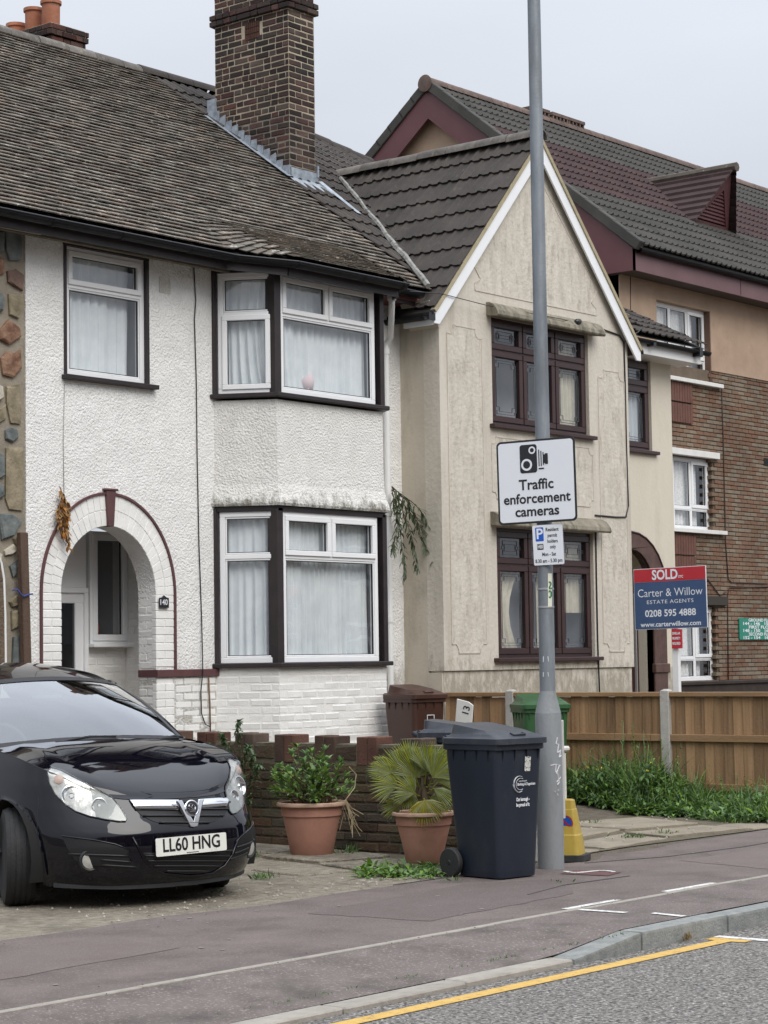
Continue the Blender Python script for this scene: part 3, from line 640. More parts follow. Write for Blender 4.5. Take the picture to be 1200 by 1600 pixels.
for i in range(len(gut)-1): 
    g_.tube([gut[i]+Vector((0,-.055,.022)), gut[i+1]+Vector((0,-.055,.022))], .009, 6)
    q = gutter([gut[i], gut[i+1]]); g_.add(q.v, q.f)
go = g_.build('gutter', BLACKPL, wh, fix=False)
for x in (12.55,13.4,14.3,15.38,16.4,17.02):
    p = Vector((x, eave_y(x)-.02, roof_z(x, eave_y(x))-.055)); q = gutter([p-Vector((.02,0,0)), p+Vector((.02,0,0))], .062); q.build('gutter_bracket', BLACKPL, wh, fix=False)
# downpipe
b = MB(); o0 = at(612,466,'Y',EAVE_Y-.02); p1 = at(601,515,'Y',14.46); pX = at(605,700,'Y',14.47).x
b.tube([(o0.x,EAVE_Y-.02,5.40),(o0.x,EAVE_Y-.02,5.30),(o0.x*.6+pX*.4,EAVE_Y+.10,5.16),(pX,14.40,5.00),(pX,14.47,4.93),(pX,14.47,4.8),(pX,14.47,.1)], .034, 10)
for z in (4.82,3.05,1.9): b.tube([(pX,14.47,z),(pX,14.47,z+.06)], .043, 10)
b.tube([(o0.x,EAVE_Y-.02,5.33),(o0.x,EAVE_Y-.02,5.42)], .048, 10)
b.build('downpipe', WHITEPAINT, wh, smooth=True)
# cables on the front
def cable(parent, pts, r=.006, mat=BLACKPL, name='cable'):
    return MB().tube(pts, r, 5).build(name, mat, parent, smooth='all', fix=False)
cp = [at(303,418,'Y',YM-.012), at(306,470,'Y',YM-.012), at(304,500,'Y',YM-.012), at(307,600,'Y',YM-.012), at(308,700,'Y',YM-.012), at(311,850,'Y',YM-.012), at(315,960,'Y',YM-.012), at(317,1050,'Y',YM-.04), at(314,1080,'Y',YM-.02), at(315,1115,'Y',YM-.02), at(321,1132,'Y',YM-.02), at(327,1135,'Y',YM-.02)]
cable(wh, cp, .006); cable(wh, [at(326,1058,'Y',YM-.02), at(328,1100,'Y',YM-.02), at(329,1150,'Y',YM-.02)], .008, pm('rusty_pipe', (.12,.06,.03), (.2,.12,.07), 20, .8))
cable(wh, [at(101,600,'Y',YM-.008), at(99,690,'Y',YM-.008), at(100,770,'Y',YM-.008)], .003, pm('grey_cable', (.35,.34,.32)))

# ---- main clay-tile roof
b = MB(); gauge = .0805; j = -6
rg = random.Random(5)
while True:
    y = EAVE_Y + gauge*j
    if y > RIDGE_Y-.02: break
    x = 8.9 + (.0825 if j % 2 else 0)
    while x < 18.2:
        if y >= eave_y(x)-.012 and not (x > 18.12 and y < 16):
            def rz(xx, yy): return roof_z(xx, yy) - .03*math.sin((xx-9)/9*math.pi)*math.sin(max(0,yy-14.1)/4.5*math.pi)
            z = rz(x, y); ac = Vector((.16, 0, rz(x+.08, y+.04)-rz(x-.08, y+.04))).normalized(); upv = Vector((0, .13, rz(x, y+.13)-z)).normalized(); nv = ac.cross(upv).normalized()
            upv = nv.cross(ac); Mt = Matrix((ac, upv, nv)).transposed().to_4x4(); Mt.translation = Vector((x+rg.uniform(-.004,.004), y+rg.uniform(-.006,.006), z+.012+rg.uniform(-.0015,.0015)))
            vs, fs = tile_box(.160, .155, .012, .034)
            b.add(vs, fs, Mt @ Matrix.Rotation(rg.uniform(-.012,.012),4,'Z') @ Matrix.Rotation(rg.uniform(-.012,.016),4,'X') @ Matrix.Rotation(rg.uniform(-.012,.012),4,'Y'))
        x += .165
    j += 1
b.build('clay_tiles', TILE, wh, fix=False, kind='stuff')
b = MB(); xs_ = [8.5,12,14.9,15.05,15.2,15.36,16.2,17.06,17.16,17.26,17.36,17.46,18.4]
rows = [[Vector((x, max(y, eave_y(x)+.03), roof_z(x, max(y, eave_y(x)+.03))-.03 - .03*math.sin((x-9)/9*math.pi)*math.sin((max(y,14.1)-14.1)/4.5*math.pi))) for x in xs_] for y in (13.7,14.1,14.4,14.75,15.5,16.5,17.5,RIDGE_Y)]
b.grid(rows); b.grid([[Vector((8.5,RIDGE_Y,RIDGE_Z-.02)),Vector((18.4,RIDGE_Y,RIDGE_Z-.02))],[Vector((8.5,RIDGE_Y+4.4,EAVE_Z)),Vector((18.4,RIDGE_Y+4.4,EAVE_Z))]])
b.build('roof_deck', pm('roof_felt', (.02,.018,.016), None, 4, .95), wh, fix=False)
def ridge_tile_mesh(mat, L=.44, r=.12):
    b = MB(); n = 9; vs = []
    for x in (0, L):
        for k in range(n): a = math.pi*k/(n-1); vs.append((x, r*math.cos(a), r*math.sin(a)*.95))
        for k in range(n): a = math.pi*k/(n-1); vs.append((x, (r-.018)*math.cos(a), (r-.018)*math.sin(a)*.95))
    fs = []
    for k in range(n-1): fs += [(k,k+1,2*n+k+1,2*n+k), (n+k+1,n+k,3*n+k,3*n+k+1), (k+1,k,n+k,n+k+1), (2*n+k,2*n+k+1,3*n+k+1,3*n+k)]
    b.add(vs, fs); return b.mesh('ridge_tile', mat, smooth=True, fix=True)
RT_ = ridge_tile_mesh(RIDGE)
x = 13.2
while x < 18.0: link('ridge_tile', RT_, wh, TR(x, RIDGE_Y, RIDGE_Z-.035+rnd(-.008,.008), rnd(-.02,.02), 0, rnd(-.015,.015))); x += .448

# ---- chimney behind the ridge with three pots
CBRICK = pm('sooty_stock_brick', (.022,.014,.012), (.10,.05,.035), 2.5, .9, .5, 50, rand=.55, hue=.02, detail=2)
chm = MB(); cx0, cx1, cy0, cy1 = 17.40, 17.92, 19.55, 20.62
chm.box(cx0+.01,cx1-.01,cy0+.01,cy1-.01,8.2,9.40); chimney_b = chm.build('chimney', DARKMORTAR, wh)
CB = [brick_mesh(CBRICK, seed=20+i, wob=.003) for i in range(3)]
for z, o in ((8.95,0),(9.025,0),(9.10,0),(9.175,0),(9.25,.03),(9.325,.06),(9.40,.06)):
    for Mx in lay(TR(cx0-o,cy0-o,0), 0, cx1-cx0+2*o, z, z+.075, flemish=True) + lay(TR(cx0-o,cy1+o,0,rad(-90)), 0, cy1-cy0+2*o, z, z+.075, flemish=True): link('brick', random.choice(CB), chimney_b, Mx)
MB().box(cx0-.05,cx1+.05,cy0-.05,cy1+.05,9.36,9.49).build('flaunching', pm('mossy_mortar', (.16,.15,.10), (.24,.22,.16), 9, .95, .5, 40), chimney_b, bevel=.03)
POT = pm('terracotta_pot', (.36,.13,.07), (.47,.20,.12), 6, .85, .2, 40, rand=.15, stain_shade=(.14,.08,.06), stain_scale=6, stain_lo=.55, stain_hi=.75)
for (ax, ay, hh) in ((17.62,19.80,.40),(17.62,20.12,.37),(17.62,20.46,.24)):
    MB().lathe([(.105,0),(.105,.06),(.112,.08),(.115,hh-.05),(.135,hh-.04),(.135,hh),(.10,hh),(.098,hh-.15)], 20, TR(ax,ay,9.46)).build('chimney_pot', POT, chimney_b, smooth=True)
# ================================================================ stone-clad house at the left edge
sh = thing('stone_house', 'house front clad in mixed coloured rough stones at the left edge', 'house', (12.3, 14.55, 0))
MB().box(8.6,XL-.004,YM+.01,YM+.24,0,5.6).build('wall', pm('tan_pointing', (.22,.19,.15), (.31,.27,.21), 6, .9, .6, 40), sh)
STO = [pm('tan_stone', (.17,.14,.09), (.33,.28,.19), 9, .85, .8, 30), pm('rust_stone', (.13,.06,.035), (.33,.20,.13), 10, .85, .9, 30), pm('slate_blue_stone', (.085,.10,.10), (.19,.21,.20), 8, .8, .7, 30),
       pm('purple_stone', (.10,.06,.05), (.23,.15,.12), 8, .85, .7, 30), pm('pale_stone', (.40,.36,.28), (.52,.48,.40), 12, .85, .8, 30)]
def stone(poly, k):
    q = [at(x, y, 'Y', YM) for x, y in poly]; c = sum((p for p in q), Vector())/len(q); rg = random.Random(int(poly[0][1]))
    n = len(q); b = MB(); d = .018+rg.random()*.014
    vs = [p+Vector((0,.02,0)) for p in q] + [p+Vector((rg.uniform(-.006,.006),-d*.6,rg.uniform(-.006,.006))) for p in q] + [c+(p-c)*rg.uniform(.78,.93)+Vector((0,-d+rg.uniform(-.008,.008),0)) for p in q] + [c+Vector((0,-d-.004,0))]
    fs = []
    for i in range(n):
        j = (i+1) % n; fs += [(i,j,n+j,n+i),(n+i,n+j,2*n+j,2*n+i),(2*n+i,2*n+j,3*n)]
    b.add(vs, fs); b.build('stone', STO[k], sh, smooth=False)
for poly, k in (([(8,360),(31,362),(32,385),(31,408),(14,406),(8,390)],2), ([(-8,362),(5,362),(4,395),(-8,398)],2), ([(10,424),(24,421),(36,430),(35,455),(22,448),(12,440)],3),
                ([(12,460),(34,461),(36,476),(28,498),(14,492)],0), ([(-8,400),(5,405),(6,428),(-6,431)],1), ([(-2,517),(12,499),(30,513),(31,526),(14,538),(-2,530)],1),
                ([(0,560),(10,550),(22,553),(31,547),(33,575),(20,590),(4,586)],1), ([(8,604),(30,601),(32,640),(31,662),(16,660),(10,630)],0), ([(-6,640),(8,632),(9,655),(-4,662)],0),
                ([(8,672),(16,668),(27,672),(27,684),(18,691),(8,686)],2), ([(9,700),(34,699),(36,750),(34,797),(14,795),(8,780)],0), ([(-8,705),(4,710),(5,745),(-6,750)],2), ([(-8,755),(4,758),(5,775),(-6,780)],2),
                ([(-4,802),(18,803),(33,815),(20,838),(2,844)],2), ([(20,842),(33,838),(33,852),(24,852)],0), ([(6,860),(20,850),(28,858),(18,866),(8,868)],4), ([(14,885),(31,872),(33,890),(20,902)],2),
                ([(14,940),(24,930),(33,938),(33,945),(18,948)],0), ([(17,955),(32,952),(34,975),(18,984)],0), ([(20,996),(33,994),(36,1050),(18,1050)],2), ([(-8,860),(3,866),(0,880),(-8,884)],4), ([(-8,455),(2,460),(6,470),(2,486),(-8,486)],2), ([(-7,600),(2,605),(3,622),(-6,628)],4)):
    stone(poly, k)
rgs = random.Random(14)
for iz in range(19):      # the cladding goes on out of the frame
    for ix in range(9):
        cx, cz = 8.95+ix*.36+(.18 if iz % 2 else 0)+rgs.uniform(-.04,.04), .25+iz*.275+rgs.uniform(-.03,.03)
        if cx > 12.05: continue
        n = rgs.choice((5,6,7)); w_, h_ = rgs.uniform(.11,.17), rgs.uniform(.08,.125); q = [Vector((cx+w_*math.cos(6.283*k/n+.4)*rgs.uniform(.85,1.15), YM, cz+h_*math.sin(6.283*k/n+.4)*rgs.uniform(.85,1.15))) for k in range(n)]
        c = Vector((cx,YM,cz)); d = .018+rgs.random()*.014; vs = [p+Vector((0,.02,0)) for p in q]+[p+Vector((0,-d*.6,0)) for p in q]+[c+(p-c)*rgs.uniform(.78,.92)+Vector((0,-d,0)) for p in q]+[c+Vector((0,-d-.004,0))]; fs = []
        for i in range(n):
            j = (i+1) % n; fs += [(i,j,n+j,n+i),(n+i,n+j,2*n+j,2*n+i),(2*n+i,2*n+j,3*n)]
        MB().add(vs, fs).build('stone', STO[rgs.choice((0,0,1,2,3,4))], sh)
# ---- edge of its porch arch
b = MB(); p = [at(x, y, 'Y', YM-.05) for x, y in ((-30,860),(-6,862),(2,880),(6,905),(8,960),(8,1060),(-30,1060))]
b.prism([(q.x,q.z) for q in p], YM-.06, YM+.01, 'XZ'); b.build('porch_render', pm('brown_pebbledash', (.10,.07,.045), (.18,.13,.09), 30, .9, 1.0, 60, bdist=.02), sh)
b = MB(); q = [at(x, y, 'Y', YM-.06) for x, y in ((-6,861),(2,880),(6,905),(8,960),(9,1060))]
b.tube(q, .012, 6); b.build('porch_trim', WHITEPAINT, sh)
# pale eaves board over the stone front
p = [at(x, y, 'Y', EAVE_Y+.12) for x, y in ((0,348),(63,358))]
MB().bar((8.6,EAVE_Y+.12,p[0].z-.01),(p[1].x,EAVE_Y+.12,p[1].z-.01),.02,.085).build('eaves_board', pm('pale_grey_board', (.30,.29,.26), (.40,.385,.35), 4, .7, .2, 20), sh)
# weathered timber plank with a blue cord
pl = thing('timber_plank', 'upright brown timber plank tied with blue cord beside the white porch', 'plank', (12.66, 14.45, 0))
p0 = at(36,832,'Y',14.46); p1 = at(50,1040,'Y',14.46)
b = MB(); b.prism([(p0.x-.045,p0.z),(p0.x+.045,p0.z),(p1.x+.03,.02),(p1.x-.06,.02)], 14.44, 14.50, 'XZ'); b.build('board', pm('rough_brown_timber', (.075,.045,.03), (.13,.085,.06), 10, .85, .6, 40, stretch=(1,1,.1)), pl, bevel=.005)
q = [at(x, y, 'Y', 14.42) for x, y in ((20,922),(27,921),(34,930),(37,932),(44,929),(51,928))]
MB().tube(q, .008, 6).build('cord', pm('blue_cord', (.04,.06,.25), None, 5, .7), pl, smooth='all')
# ================================================================ cream house with gabled wing
ch = thing('cream_house', 'cream rendered house with steep front gable and dark mahogany windows', 'house', (20.0, 14.0, 0))
WL, WR, WF, WC, WRZ, WSL = 18.03, 21.79, 14.0, 19.91, 7.50, 1.10
def wroof(x): return WRZ - WSL*abs(x-WC)
gw = [(18.99,4.12,20.93,5.34), (19.02,1.50,20.95,2.96)]
b = MB(); zg = wroof(WL)-.06
b.prism([(WL,1.37),(WR,1.37),(WR,zg),(WC,WRZ-.06),(WL,zg)], WF, WF+.22, 'XZ', holes=[[(a,z0),(c_,z0),(c_,z1),(a,z1)] for a,z0,c_,z1 in gw])
b.build('wall', CREAM, ch)
b = MB(); b.box(WL+.02,WR-.02,WF+.025,WF+.2,0,1.37); b.build('plinth', CREAM, ch)
b = MB(); b.box(WL,WL+.2,WF+.22,YM+.1,0,5.40); b.build('return_wall', GREYRENDER, ch)
b = MB(); b.box(WR-.2,WR,WF+.22,YM+.1,0,5.40); b.build('return_wall', GREYRENDER, ch)
b = MB(); b.box(WL-.004,WL+.1,WF+.03,YM+.1,0,1.35); b.build('plinth', GREYRENDER, ch)
# corbelled corner under the eaves
b = MB(); b.add([(WL-.001,WF-.001,5.10),(WL-.17,WF-.001,5.38),(WL+.02,WF-.001,5.42),(WL-.001,WF+.40,5.10),(WL-.17,WF+.40,5.38),(WL+.02,WF+.40,5.42)], [(0,1,2),(5,4,3),(0,3,4,1),(1,4,5,2)]); b.build('corbel', GREYRENDER, ch)
# moulded panels
def bead_panel(pts, r=.010):
    b = MB(); n = len(pts); q = [(p[0],p[1]) for p in pts]
    b.prism(q, WF-.003, WF+.02, 'XZ'); o = b.build('panel', CREAMTEX, ch)
    b = MB()
    for i in range(n):
        a, c_ = pts[i], pts[(i+1) % n]; b.bar((a[0],WF-.002,a[1]), (c_[0],WF-.002,c_[1]), .014, .012, up=(0,-1,0))
    b.build('panel_moulding', CREAM, o)
def notch(x0, x1, z0, z1, n=.12, m=.10):
    out = []
    for cx, cz, sx_, sz_ in ((x0,z0,1,1),(x1,z0,-1,1),(x1,z1,-1,-1),(x0,z1,1,-1)):
        seq = [(cx, cz+sz_*m), (cx+sx_*n*.6, cz+sz_*m), (cx+sx_*n*.85, cz+sz_*m*.7), (cx+sx_*n, cz+sz_*m*.4), (cx+sx_*n, cz)]
        if (sx_ > 0) == (sz_ > 0): out += seq
        else: out += list(reversed(seq))
    return out
bead_panel(notch(18.17,18.80,1.56,5.16)); bead_panel(notch(21.13,21.70,1.56,4.95)); bead_panel(notch(18.96,20.98,3.28,3.98,.08,.08))
def gz(x, o): return WRZ - .06 - WSL*abs(x-WC) - o
bead_panel([(18.70,5.60),(18.70,5.68),(18.80,5.74),(18.66,gz(18.66,.16)),(WC,WRZ-.34),(21.16,gz(21.16,.16)),(21.02,5.74),(21.12,5.68),(21.12,5.60)])
# windows with leaded lights
LEADW = pm('lead_came', (.10,.11,.12), (.16,.17,.18), 20, .5, metal=.4)
def leaded(win, M, x0, x1, z0, z1):
    b = MB(); w_, h_ = x1-x0, z1-z0; y = .019; L_ = []
    def rect_notched(i, n):
        return [(x0+i+n,z0+i),(x1-i-n,z0+i),(x1-i-n,z0+i+n),(x1-i,z0+i+n),(x1-i,z1-i-n),(x1-i-n,z1-i-n),(x1-i-n,z1-i),(x0+i+n,z1-i),(x0+i+n,z1-i-n),(x0+i,z1-i-n),(x0+i,z0+i+n),(x0+i+n,z0+i+n)]
    for i, n in (((.03,.035),(.06,.05)) if h_ > .5 else ((.035,.06),(.075,.05))):
        q = rect_notched(i, n)
        for k in range(len(q)): L_.append((q[k], q[(k+1) % len(q)]))
    for p, q in L_: b.bar(M @ Vector((p[0],y,p[1])), M @ Vector((q[0],y,q[1])), .006, .006)
    b.build('lead_strip', LEADW, win)
def mahog_win(x0, x1, z0, z1, tf, M0=None, seed=0, cols=3, cur=(), roomy=.55):
    w_, h_ = x1-x0, z1-z0; c = []
    for i in range(cols): c += [(w_*i/cols, w_*(i+1)/cols, 0, h_*tf, True), (w_*i/cols, w_*(i+1)/cols, h_*tf, h_, True)]
    return window(ch, TR(x0, WF+.045, z0) if M0 is None else M0, w_, h_, c, frame=MAHOG, t=.05, sash=.055, curtains=list(cur), seed=seed, lead=leaded, curtain=pm('cream_curtain', (.45,.42,.33), (.55,.52,.42), 8, .9))
mahog_win(18.99,20.93,4.12,5.34,.70,cur=[(1.50,1.88,.03,1.2,4,0)],seed=31)
mahog_win(19.02,20.95,1.50,2.96,.72,cur=[(.05,.62,.03,1.0,5,.6),(.95,1.30,.03,1.1,4,.8),(1.45,1.9,.5,1.4,5,0)],seed=32)
for z, xa_, xb_ in ((4.12,18.93,21.0),(1.50,18.93,21.03)):
    MB().box(xa_,xb_,WF-.07,WF+.05,z-.045,z).build('window_sill', MAHOG, ch, bevel=.006)
HOOD = pm('mossy_hood', (.17,.15,.11), (.30,.27,.21), 8, .9, .6, 40, stain_shade=(.09,.085,.06), stain_scale=9, stain_lo=.5, stain_hi=.7, stretch=(1,1,.4))
for z, xa_, xb_ in ((5.34,18.90,21.03),(2.985,18.91,21.06)):
    rows = []
    for y_, zz_ in ((WF+.02,.15),(WF-.05,.145),(WF-.12,.11),(WF-.17,.04),(WF-.18,-.005),(WF-.165,-.025),(WF+.02,.0)):
        k = (WF-y_)/.18; rows.append([Vector((xa_+.05*k*0-.02*k, y_, z+zz_)), Vector((xb_+.03*k, y_, z+zz_))])
    b = MB(); b.grid(rows); n_ = len(rows); b.f.append(tuple(2*i for i in range(n_))); b.f.append(tuple(2*i+1 for i in reversed(range(n_))))
    b.build('window_hood', HOOD, ch, bevel=.004)
# bargeboards, verge, wing roof
BARGE = pm('white_bargeboard', (.78,.79,.80), (.83,.84,.85), 3, .35)
for sg in (-1, 1):
    e = WC+sg*2.06; h_ = .20
    b = MB(); o = .035
    b.prism([(WC,WRZ+o-.005),(e,WRZ+o-2.06*WSL),(e,WRZ+o-2.06*WSL-.15),(e-sg*.09,WRZ+o-2.06*WSL-.15),(WC,WRZ+o-h_*1.2)][::sg], WF-.085, WF-.06, 'XZ'); b.build('bargeboard', BARGE, ch, bevel=.003)
    if sg < 0: MB().box(e,e+.03,WF-.06,WF+.35,WRZ+o-2.06*WSL-.16,WRZ+o-2.06*WSL-.02).build('bargeboard_return', BARGE, ch)
    b = MB(); b.bar((WC,WF-.072,WRZ+.022),(e,WF-.072,WRZ+.022-2.06*WSL),.06,.045,up=(0,0,1)); b.build('verge_mortar', pm('verge_mortar', (.33,.28,.17), (.42,.37,.25), 10, .95, .5, 50), ch)
    b = MB(); vs = [(WC,WF-.10,WRZ+.02),(WC+sg*2.1,WF-.10,WRZ+.02-2.1*WSL),(WC+sg*2.1,17.4,WRZ+.02-2.1*WSL),(WC,17.4,WRZ+.02)]
    vs = [Vector(v) for v in vs]; b.add(vs+[v+Vector((0,0,.035)) for v in vs], [(0,1,2,3),(4,7,6,5),(0,4,5,1),(1,5,6,2)]); b.build('roof_deck', CTILE if sg > 0 else MATS['roof_felt'], ch)
def roman_tile(mat, w=.298, l=.415, th=.017, amp=.020, rolls=2, name='tile', np=13, lift=.03):
    b = MB(); n = np; vs = []
    def pz(u):
        t = (u*rolls) % 1.0
        return amp*max(0, math.sin(t*math.pi*2))**.8 if t < .5 else 0.0
    for yy, zl in ((0,lift),(l,0)):
        for i in range(n): u = i/(n-1); vs.append((-w/2+w*u, yy, zl+pz(u*.999)))
    for i in range(n): u = i/(n-1); vs.append((-w/2+w*u, 0, lift+pz(u*.999)-th))
    fs = [(i,i+1,n+i+1,n+i) for i in range(n-1)] + [(2*n+i,2*n+i+1,i+1,i) for i in range(n-1)] + [(0,n,2*n),(n-1,3*n-1,2*n-1)]
    b.add(vs, fs); return b.mesh(name, mat)
def slope_M(o, up, nrm):
    up = Vector(up).normalized(); nrm = Vector(nrm).normalized(); x = up.cross(nrm)
    M = Matrix((x, up, nrm)).transposed().to_4x4(); M.translation = Vector(o); return M
RTILE = [roman_tile(CTILE)]
def main_roof2(x, y):
    t = min(1, max(0, (x-19)/4.4)); t2 = min(1, max(0, (x-22.3)/.6)); return EAVE_Z + SL*(1-.15*t)*(1-.2*t2)*(y-EAVE_Y)
tl = []; th_ = math.atan(WSL); ll = math.sqrt(1+WSL**2)
for r_ in range(9):
    s_ = r_*.345; xq = WC-2.06+s_*math.cos(th_); zq = wroof(xq)+.055
    y = WF-.10+.149
    while y < 17.3:
        if main_roof2(xq+.2, y) < zq+.35 and xq < WC-.08: tl.append(slope_M((xq, y+rnd(-.003,.003), zq+rnd(-.003,.003)), (1,0,WSL), (-WSL,0,1)))
        y += .298
for r_ in range(16):
    s_ = r_*.335; y = EAVE_Y+s_*math.cos(math.atan(SL))
    x = 18.30
    while x < 22.6:
        z = main_roof2(x, y)+.03; wz = wroof(x) if abs(x-WC) < 2.1 else -1
        if not (wz > z+.30) and y < RIDGE_Y-.1 and not (x > 19.9 and y < 16.6): tl.append(slope_M((x, y, z), (0,1,SL), (0,-SL,1)))
        x += .298
for Mx in tl: link('tile', RTILE[0], ch, Mx)
b = MB(); b.grid([[Vector((x, y, main_roof2(x,y)-.02)) for x in (18.15,19,20,21.2,22.3,22.9,23.92)] for y in (EAVE_Y,15.5,17,RIDGE_Y)])
b.grid([[Vector((x, RIDGE_Y+o, main_roof2(x,RIDGE_Y)-.02-o*.7)) for x in (18.15,19,20,21.2,22.3,22.9,23.92)] for o in (0,4.3)]); b.build('roof_deck', CTILE, ch, fix=False)
R2 = ridge_tile_mesh(CTILE); R3 = ridge_tile_mesh(RIDGE)
x = 18.0
while x < 23.5: link('ridge_tile', R2, ch, TR(x, RIDGE_Y, main_roof2(x, RIDGE_Y)-.03, 0, 0, .09 if x > 19 else 0)); x += .448
y = WF-.11
while y < 16.9: link('ridge_tile', R3, ch, TR(WC, y, WRZ+.035+rnd(-.005,.005), rad(90)+rnd(-.015,.015), 0, rnd(-.01,.01))); y += .447
# valley mortar line
b = MB(); v0, v1 = Vector((17.98,14.06,5.50)), Vector((19.55,16.63,7.36)); q = [v0.lerp(v1, i/16)+Vector((-.05+rnd(-.012,.012),rnd(-.012,.012),.055+rnd(-.01,.01))) for i in range(17)]
b.tube(q, [.03+rnd(-.008,.012) for _ in q], 6); b.build('valley_mortar', pm('grey_mortar', (.20,.195,.18), (.32,.31,.29), 10, .95, .8, 40, stain_shade=(.10,.10,.08), stain_scale=12, stain_lo=.5, stain_hi=.65), ch)
# black gutter stub at the wing eaves
b = MB(); q = gutter([Vector((0,0,0)), Vector((.62,0,0))], .055); b.add(q.v, q.f, TR(WC-2.10, 14.62, wroof(WC-2.08)-.02, rad(-90)))
b.box(WC-2.16,WC-2.05,WF-.09,WF-.06,wroof(WC-2.08)-.06,wroof(WC-2.08)+.02); b.build('gutter', BLACKPL, ch, fix=False)

# ---- right-hand section with narrow window and arched door
RXE = 23.68
rw = (22.52,4.13,23.19,5.30); DC, DI, DO, DS = 22.60, .50, .80, 2.33
def darc(hw, rise): return [(DC-hw*math.cos(math.pi*i/14), DS+rise*math.sin(math.pi*i/14)) for i in range(15)]
b = MB(); b.prism([(WR-.1,0),(DC-DI,0)]+darc(DI,.52)+[(DC+DI,0),(RXE,0),(RXE,5.45),(WR-.1,5.45)], YM, YM+.22, 'XZ', holes=[[(rw[0],rw[1]),(rw[2],rw[1]),(rw[2],rw[3]),(rw[0],rw[3])]]); b.build('wall', pm('pale_cream_render', (.58,.53,.43), (.66,.61,.51), 2, .85, .25, 25, stain_shade=(.48,.43,.34), stain_scale=2, stain_lo=.55, stain_hi=.8, stretch=(1,1,.4)), ch)
MB().box(RXE-.2,RXE,YM+.22,22.5,0,5.4).build('side_wall', GREYRENDER, ch)
window(ch, TR(rw[0],YM+.04,rw[1]), rw[2]-rw[0], rw[3]-rw[1], [(0,rw[2]-rw[0],0,.83,True),(0,rw[2]-rw[0],.83,rw[3]-rw[1],True)], frame=MAHOG, t=.05, sash=.06, curtains=[(.03,.6,.03,1.1,5,0)], seed=40, lead=leaded, curtain=pm('pale_blue_blind', (.5,.55,.58), None, 5, .9))
MB().box(rw[0]-.06,rw[2]+.10,YM-.06,YM+.05,rw[1]-.045,rw[1]).build('window_sill', MAHOG, ch, bevel=.006)
BROWNB = pm('brown_painted_brick', (.075,.04,.033), (.11,.062,.05), 7, .6, .3, 40)
o_, i_ = darc(DO,.74), darc(DI,.52)
b = MB(); b.prism([(DC-DO,.2)]+o_+[(DC+DO,.2)]+[(DC+DI,.2)]+list(reversed(i_))+[(DC-DI,.2)], YM-.03, YM+.10, 'XZ'); b.build('door_surround', BROWNB, ch, bevel=.01)
for q_, w_ in ((o_,.03),(i_,.012)): MB().tube([(p[0],YM-.03,p[1]) for p in q_], w_*.5, 6).build('door_moulding', MAHOG, ch, smooth=True)
b = MB(); b.box(DC+DI-.01,DC+DO+.03,YM-.05,YM+.02,1.28,1.40); b.build('jamb_block', BROWNB, ch, bevel=.01)
b = MB(); b.box(DC+DO+.02,RXE-.01,YM-.012,YM+.02,0,1.36); b.build('plinth', CREAM, ch)
d = MB(); d.box(DC-DI,DC+DI,YM+.22,YM+.27,0,2.9); dd = d.build('door', MAHOG, ch)
b = MB()
for k in range(5): b.box(DC-DI+.06+k*.18,DC-DI+.19+k*.18,YM+.20,YM+.235,.3,2.2)
b.build('door_panel', MAHOG, dd, bevel=.008)
MB().box(DC+DI-.13,DC+DI-.115,YM+.17,YM+.2,.2,2.3).build('door_trim', pm('grey_strip', (.35,.35,.35), None, 4, .5), dd)
# eaves on the right: white soffit, gutter
b = MB(); b.box(WR-.05,RXE+.22,EAVE_Y+.10,EAVE_Y+.125,5.30,5.46); b.box(WR-.05,RXE+.22,EAVE_Y+.125,YM+.02,5.30,5.315); b.build('fascia', WHITEPAINT, ch, bevel=.003)
b = MB(); q = gutter([Vector((WR+.0,EAVE_Y+.045,5.45)), Vector((RXE+.33,EAVE_Y+.045,5.44))], .05); b.add(q.v, q.f)
b.box(22.6,22.66,EAVE_Y+.0,EAVE_Y+.10,5.40,5.47); b.box(23.7,23.78,EAVE_Y-.01,EAVE_Y+.10,5.38,5.49); b.build('gutter', BLACKPL, ch, fix=False)
tl = []
for r_ in range(3):
    y = EAVE_Y+r_*.27; x = 21.95
    while x < 24.0: tl.append(slope_M((x, y, main_roof2(x, y)+.03), (0,1,SL*.69), (0,-SL*.69,1))); x += .298
for r_ in range(3,15):
    y = EAVE_Y+r_*.27; x = 23.74; tl.append(slope_M((x, y, main_roof2(x, y)+.03), (0,1,SL*.69), (0,-SL*.69,1)))
for Mx in tl: link('tile', RTILE[0], ch, Mx)
# cables
yv = WF-.012
cable(ch, [at(x,y,'Y',yv-.0) for x,y in ((905,505),(940,514),(968,524),(975,535),(977,600),(979,700),(982,790),(978,808),(962,808),(930,805))], .010)
cable(ch, [at(x,y,'Y',yv) for x,y in ((925,815),(931,830),(932,900),(934,1000),(935,1030),(937,1085))], .010)
cable(ch, [at(x,y,'Y',yv-.02) for x,y in ((975,535),(985,525),(997,519),(1003,512))], .008)
cable(ch, [at(640,455,'Y',13.7), at(690,459,'Y',WF-.1), at(760,477,'Y',WF-.1), at(880,499,'Y',WF-.17), at(903,505,'Y',WF-.05)], .005)
c = at(903,504,'Y',WF-.15); MB().lathe([(.02,-.05),(.035,-.03),(.035,.03),(.015,.06)], 10, TR(c.x,WF-.15,c.z+.01,0,0,rad(80))).build('cable_bracket', BLACKPL, ch)

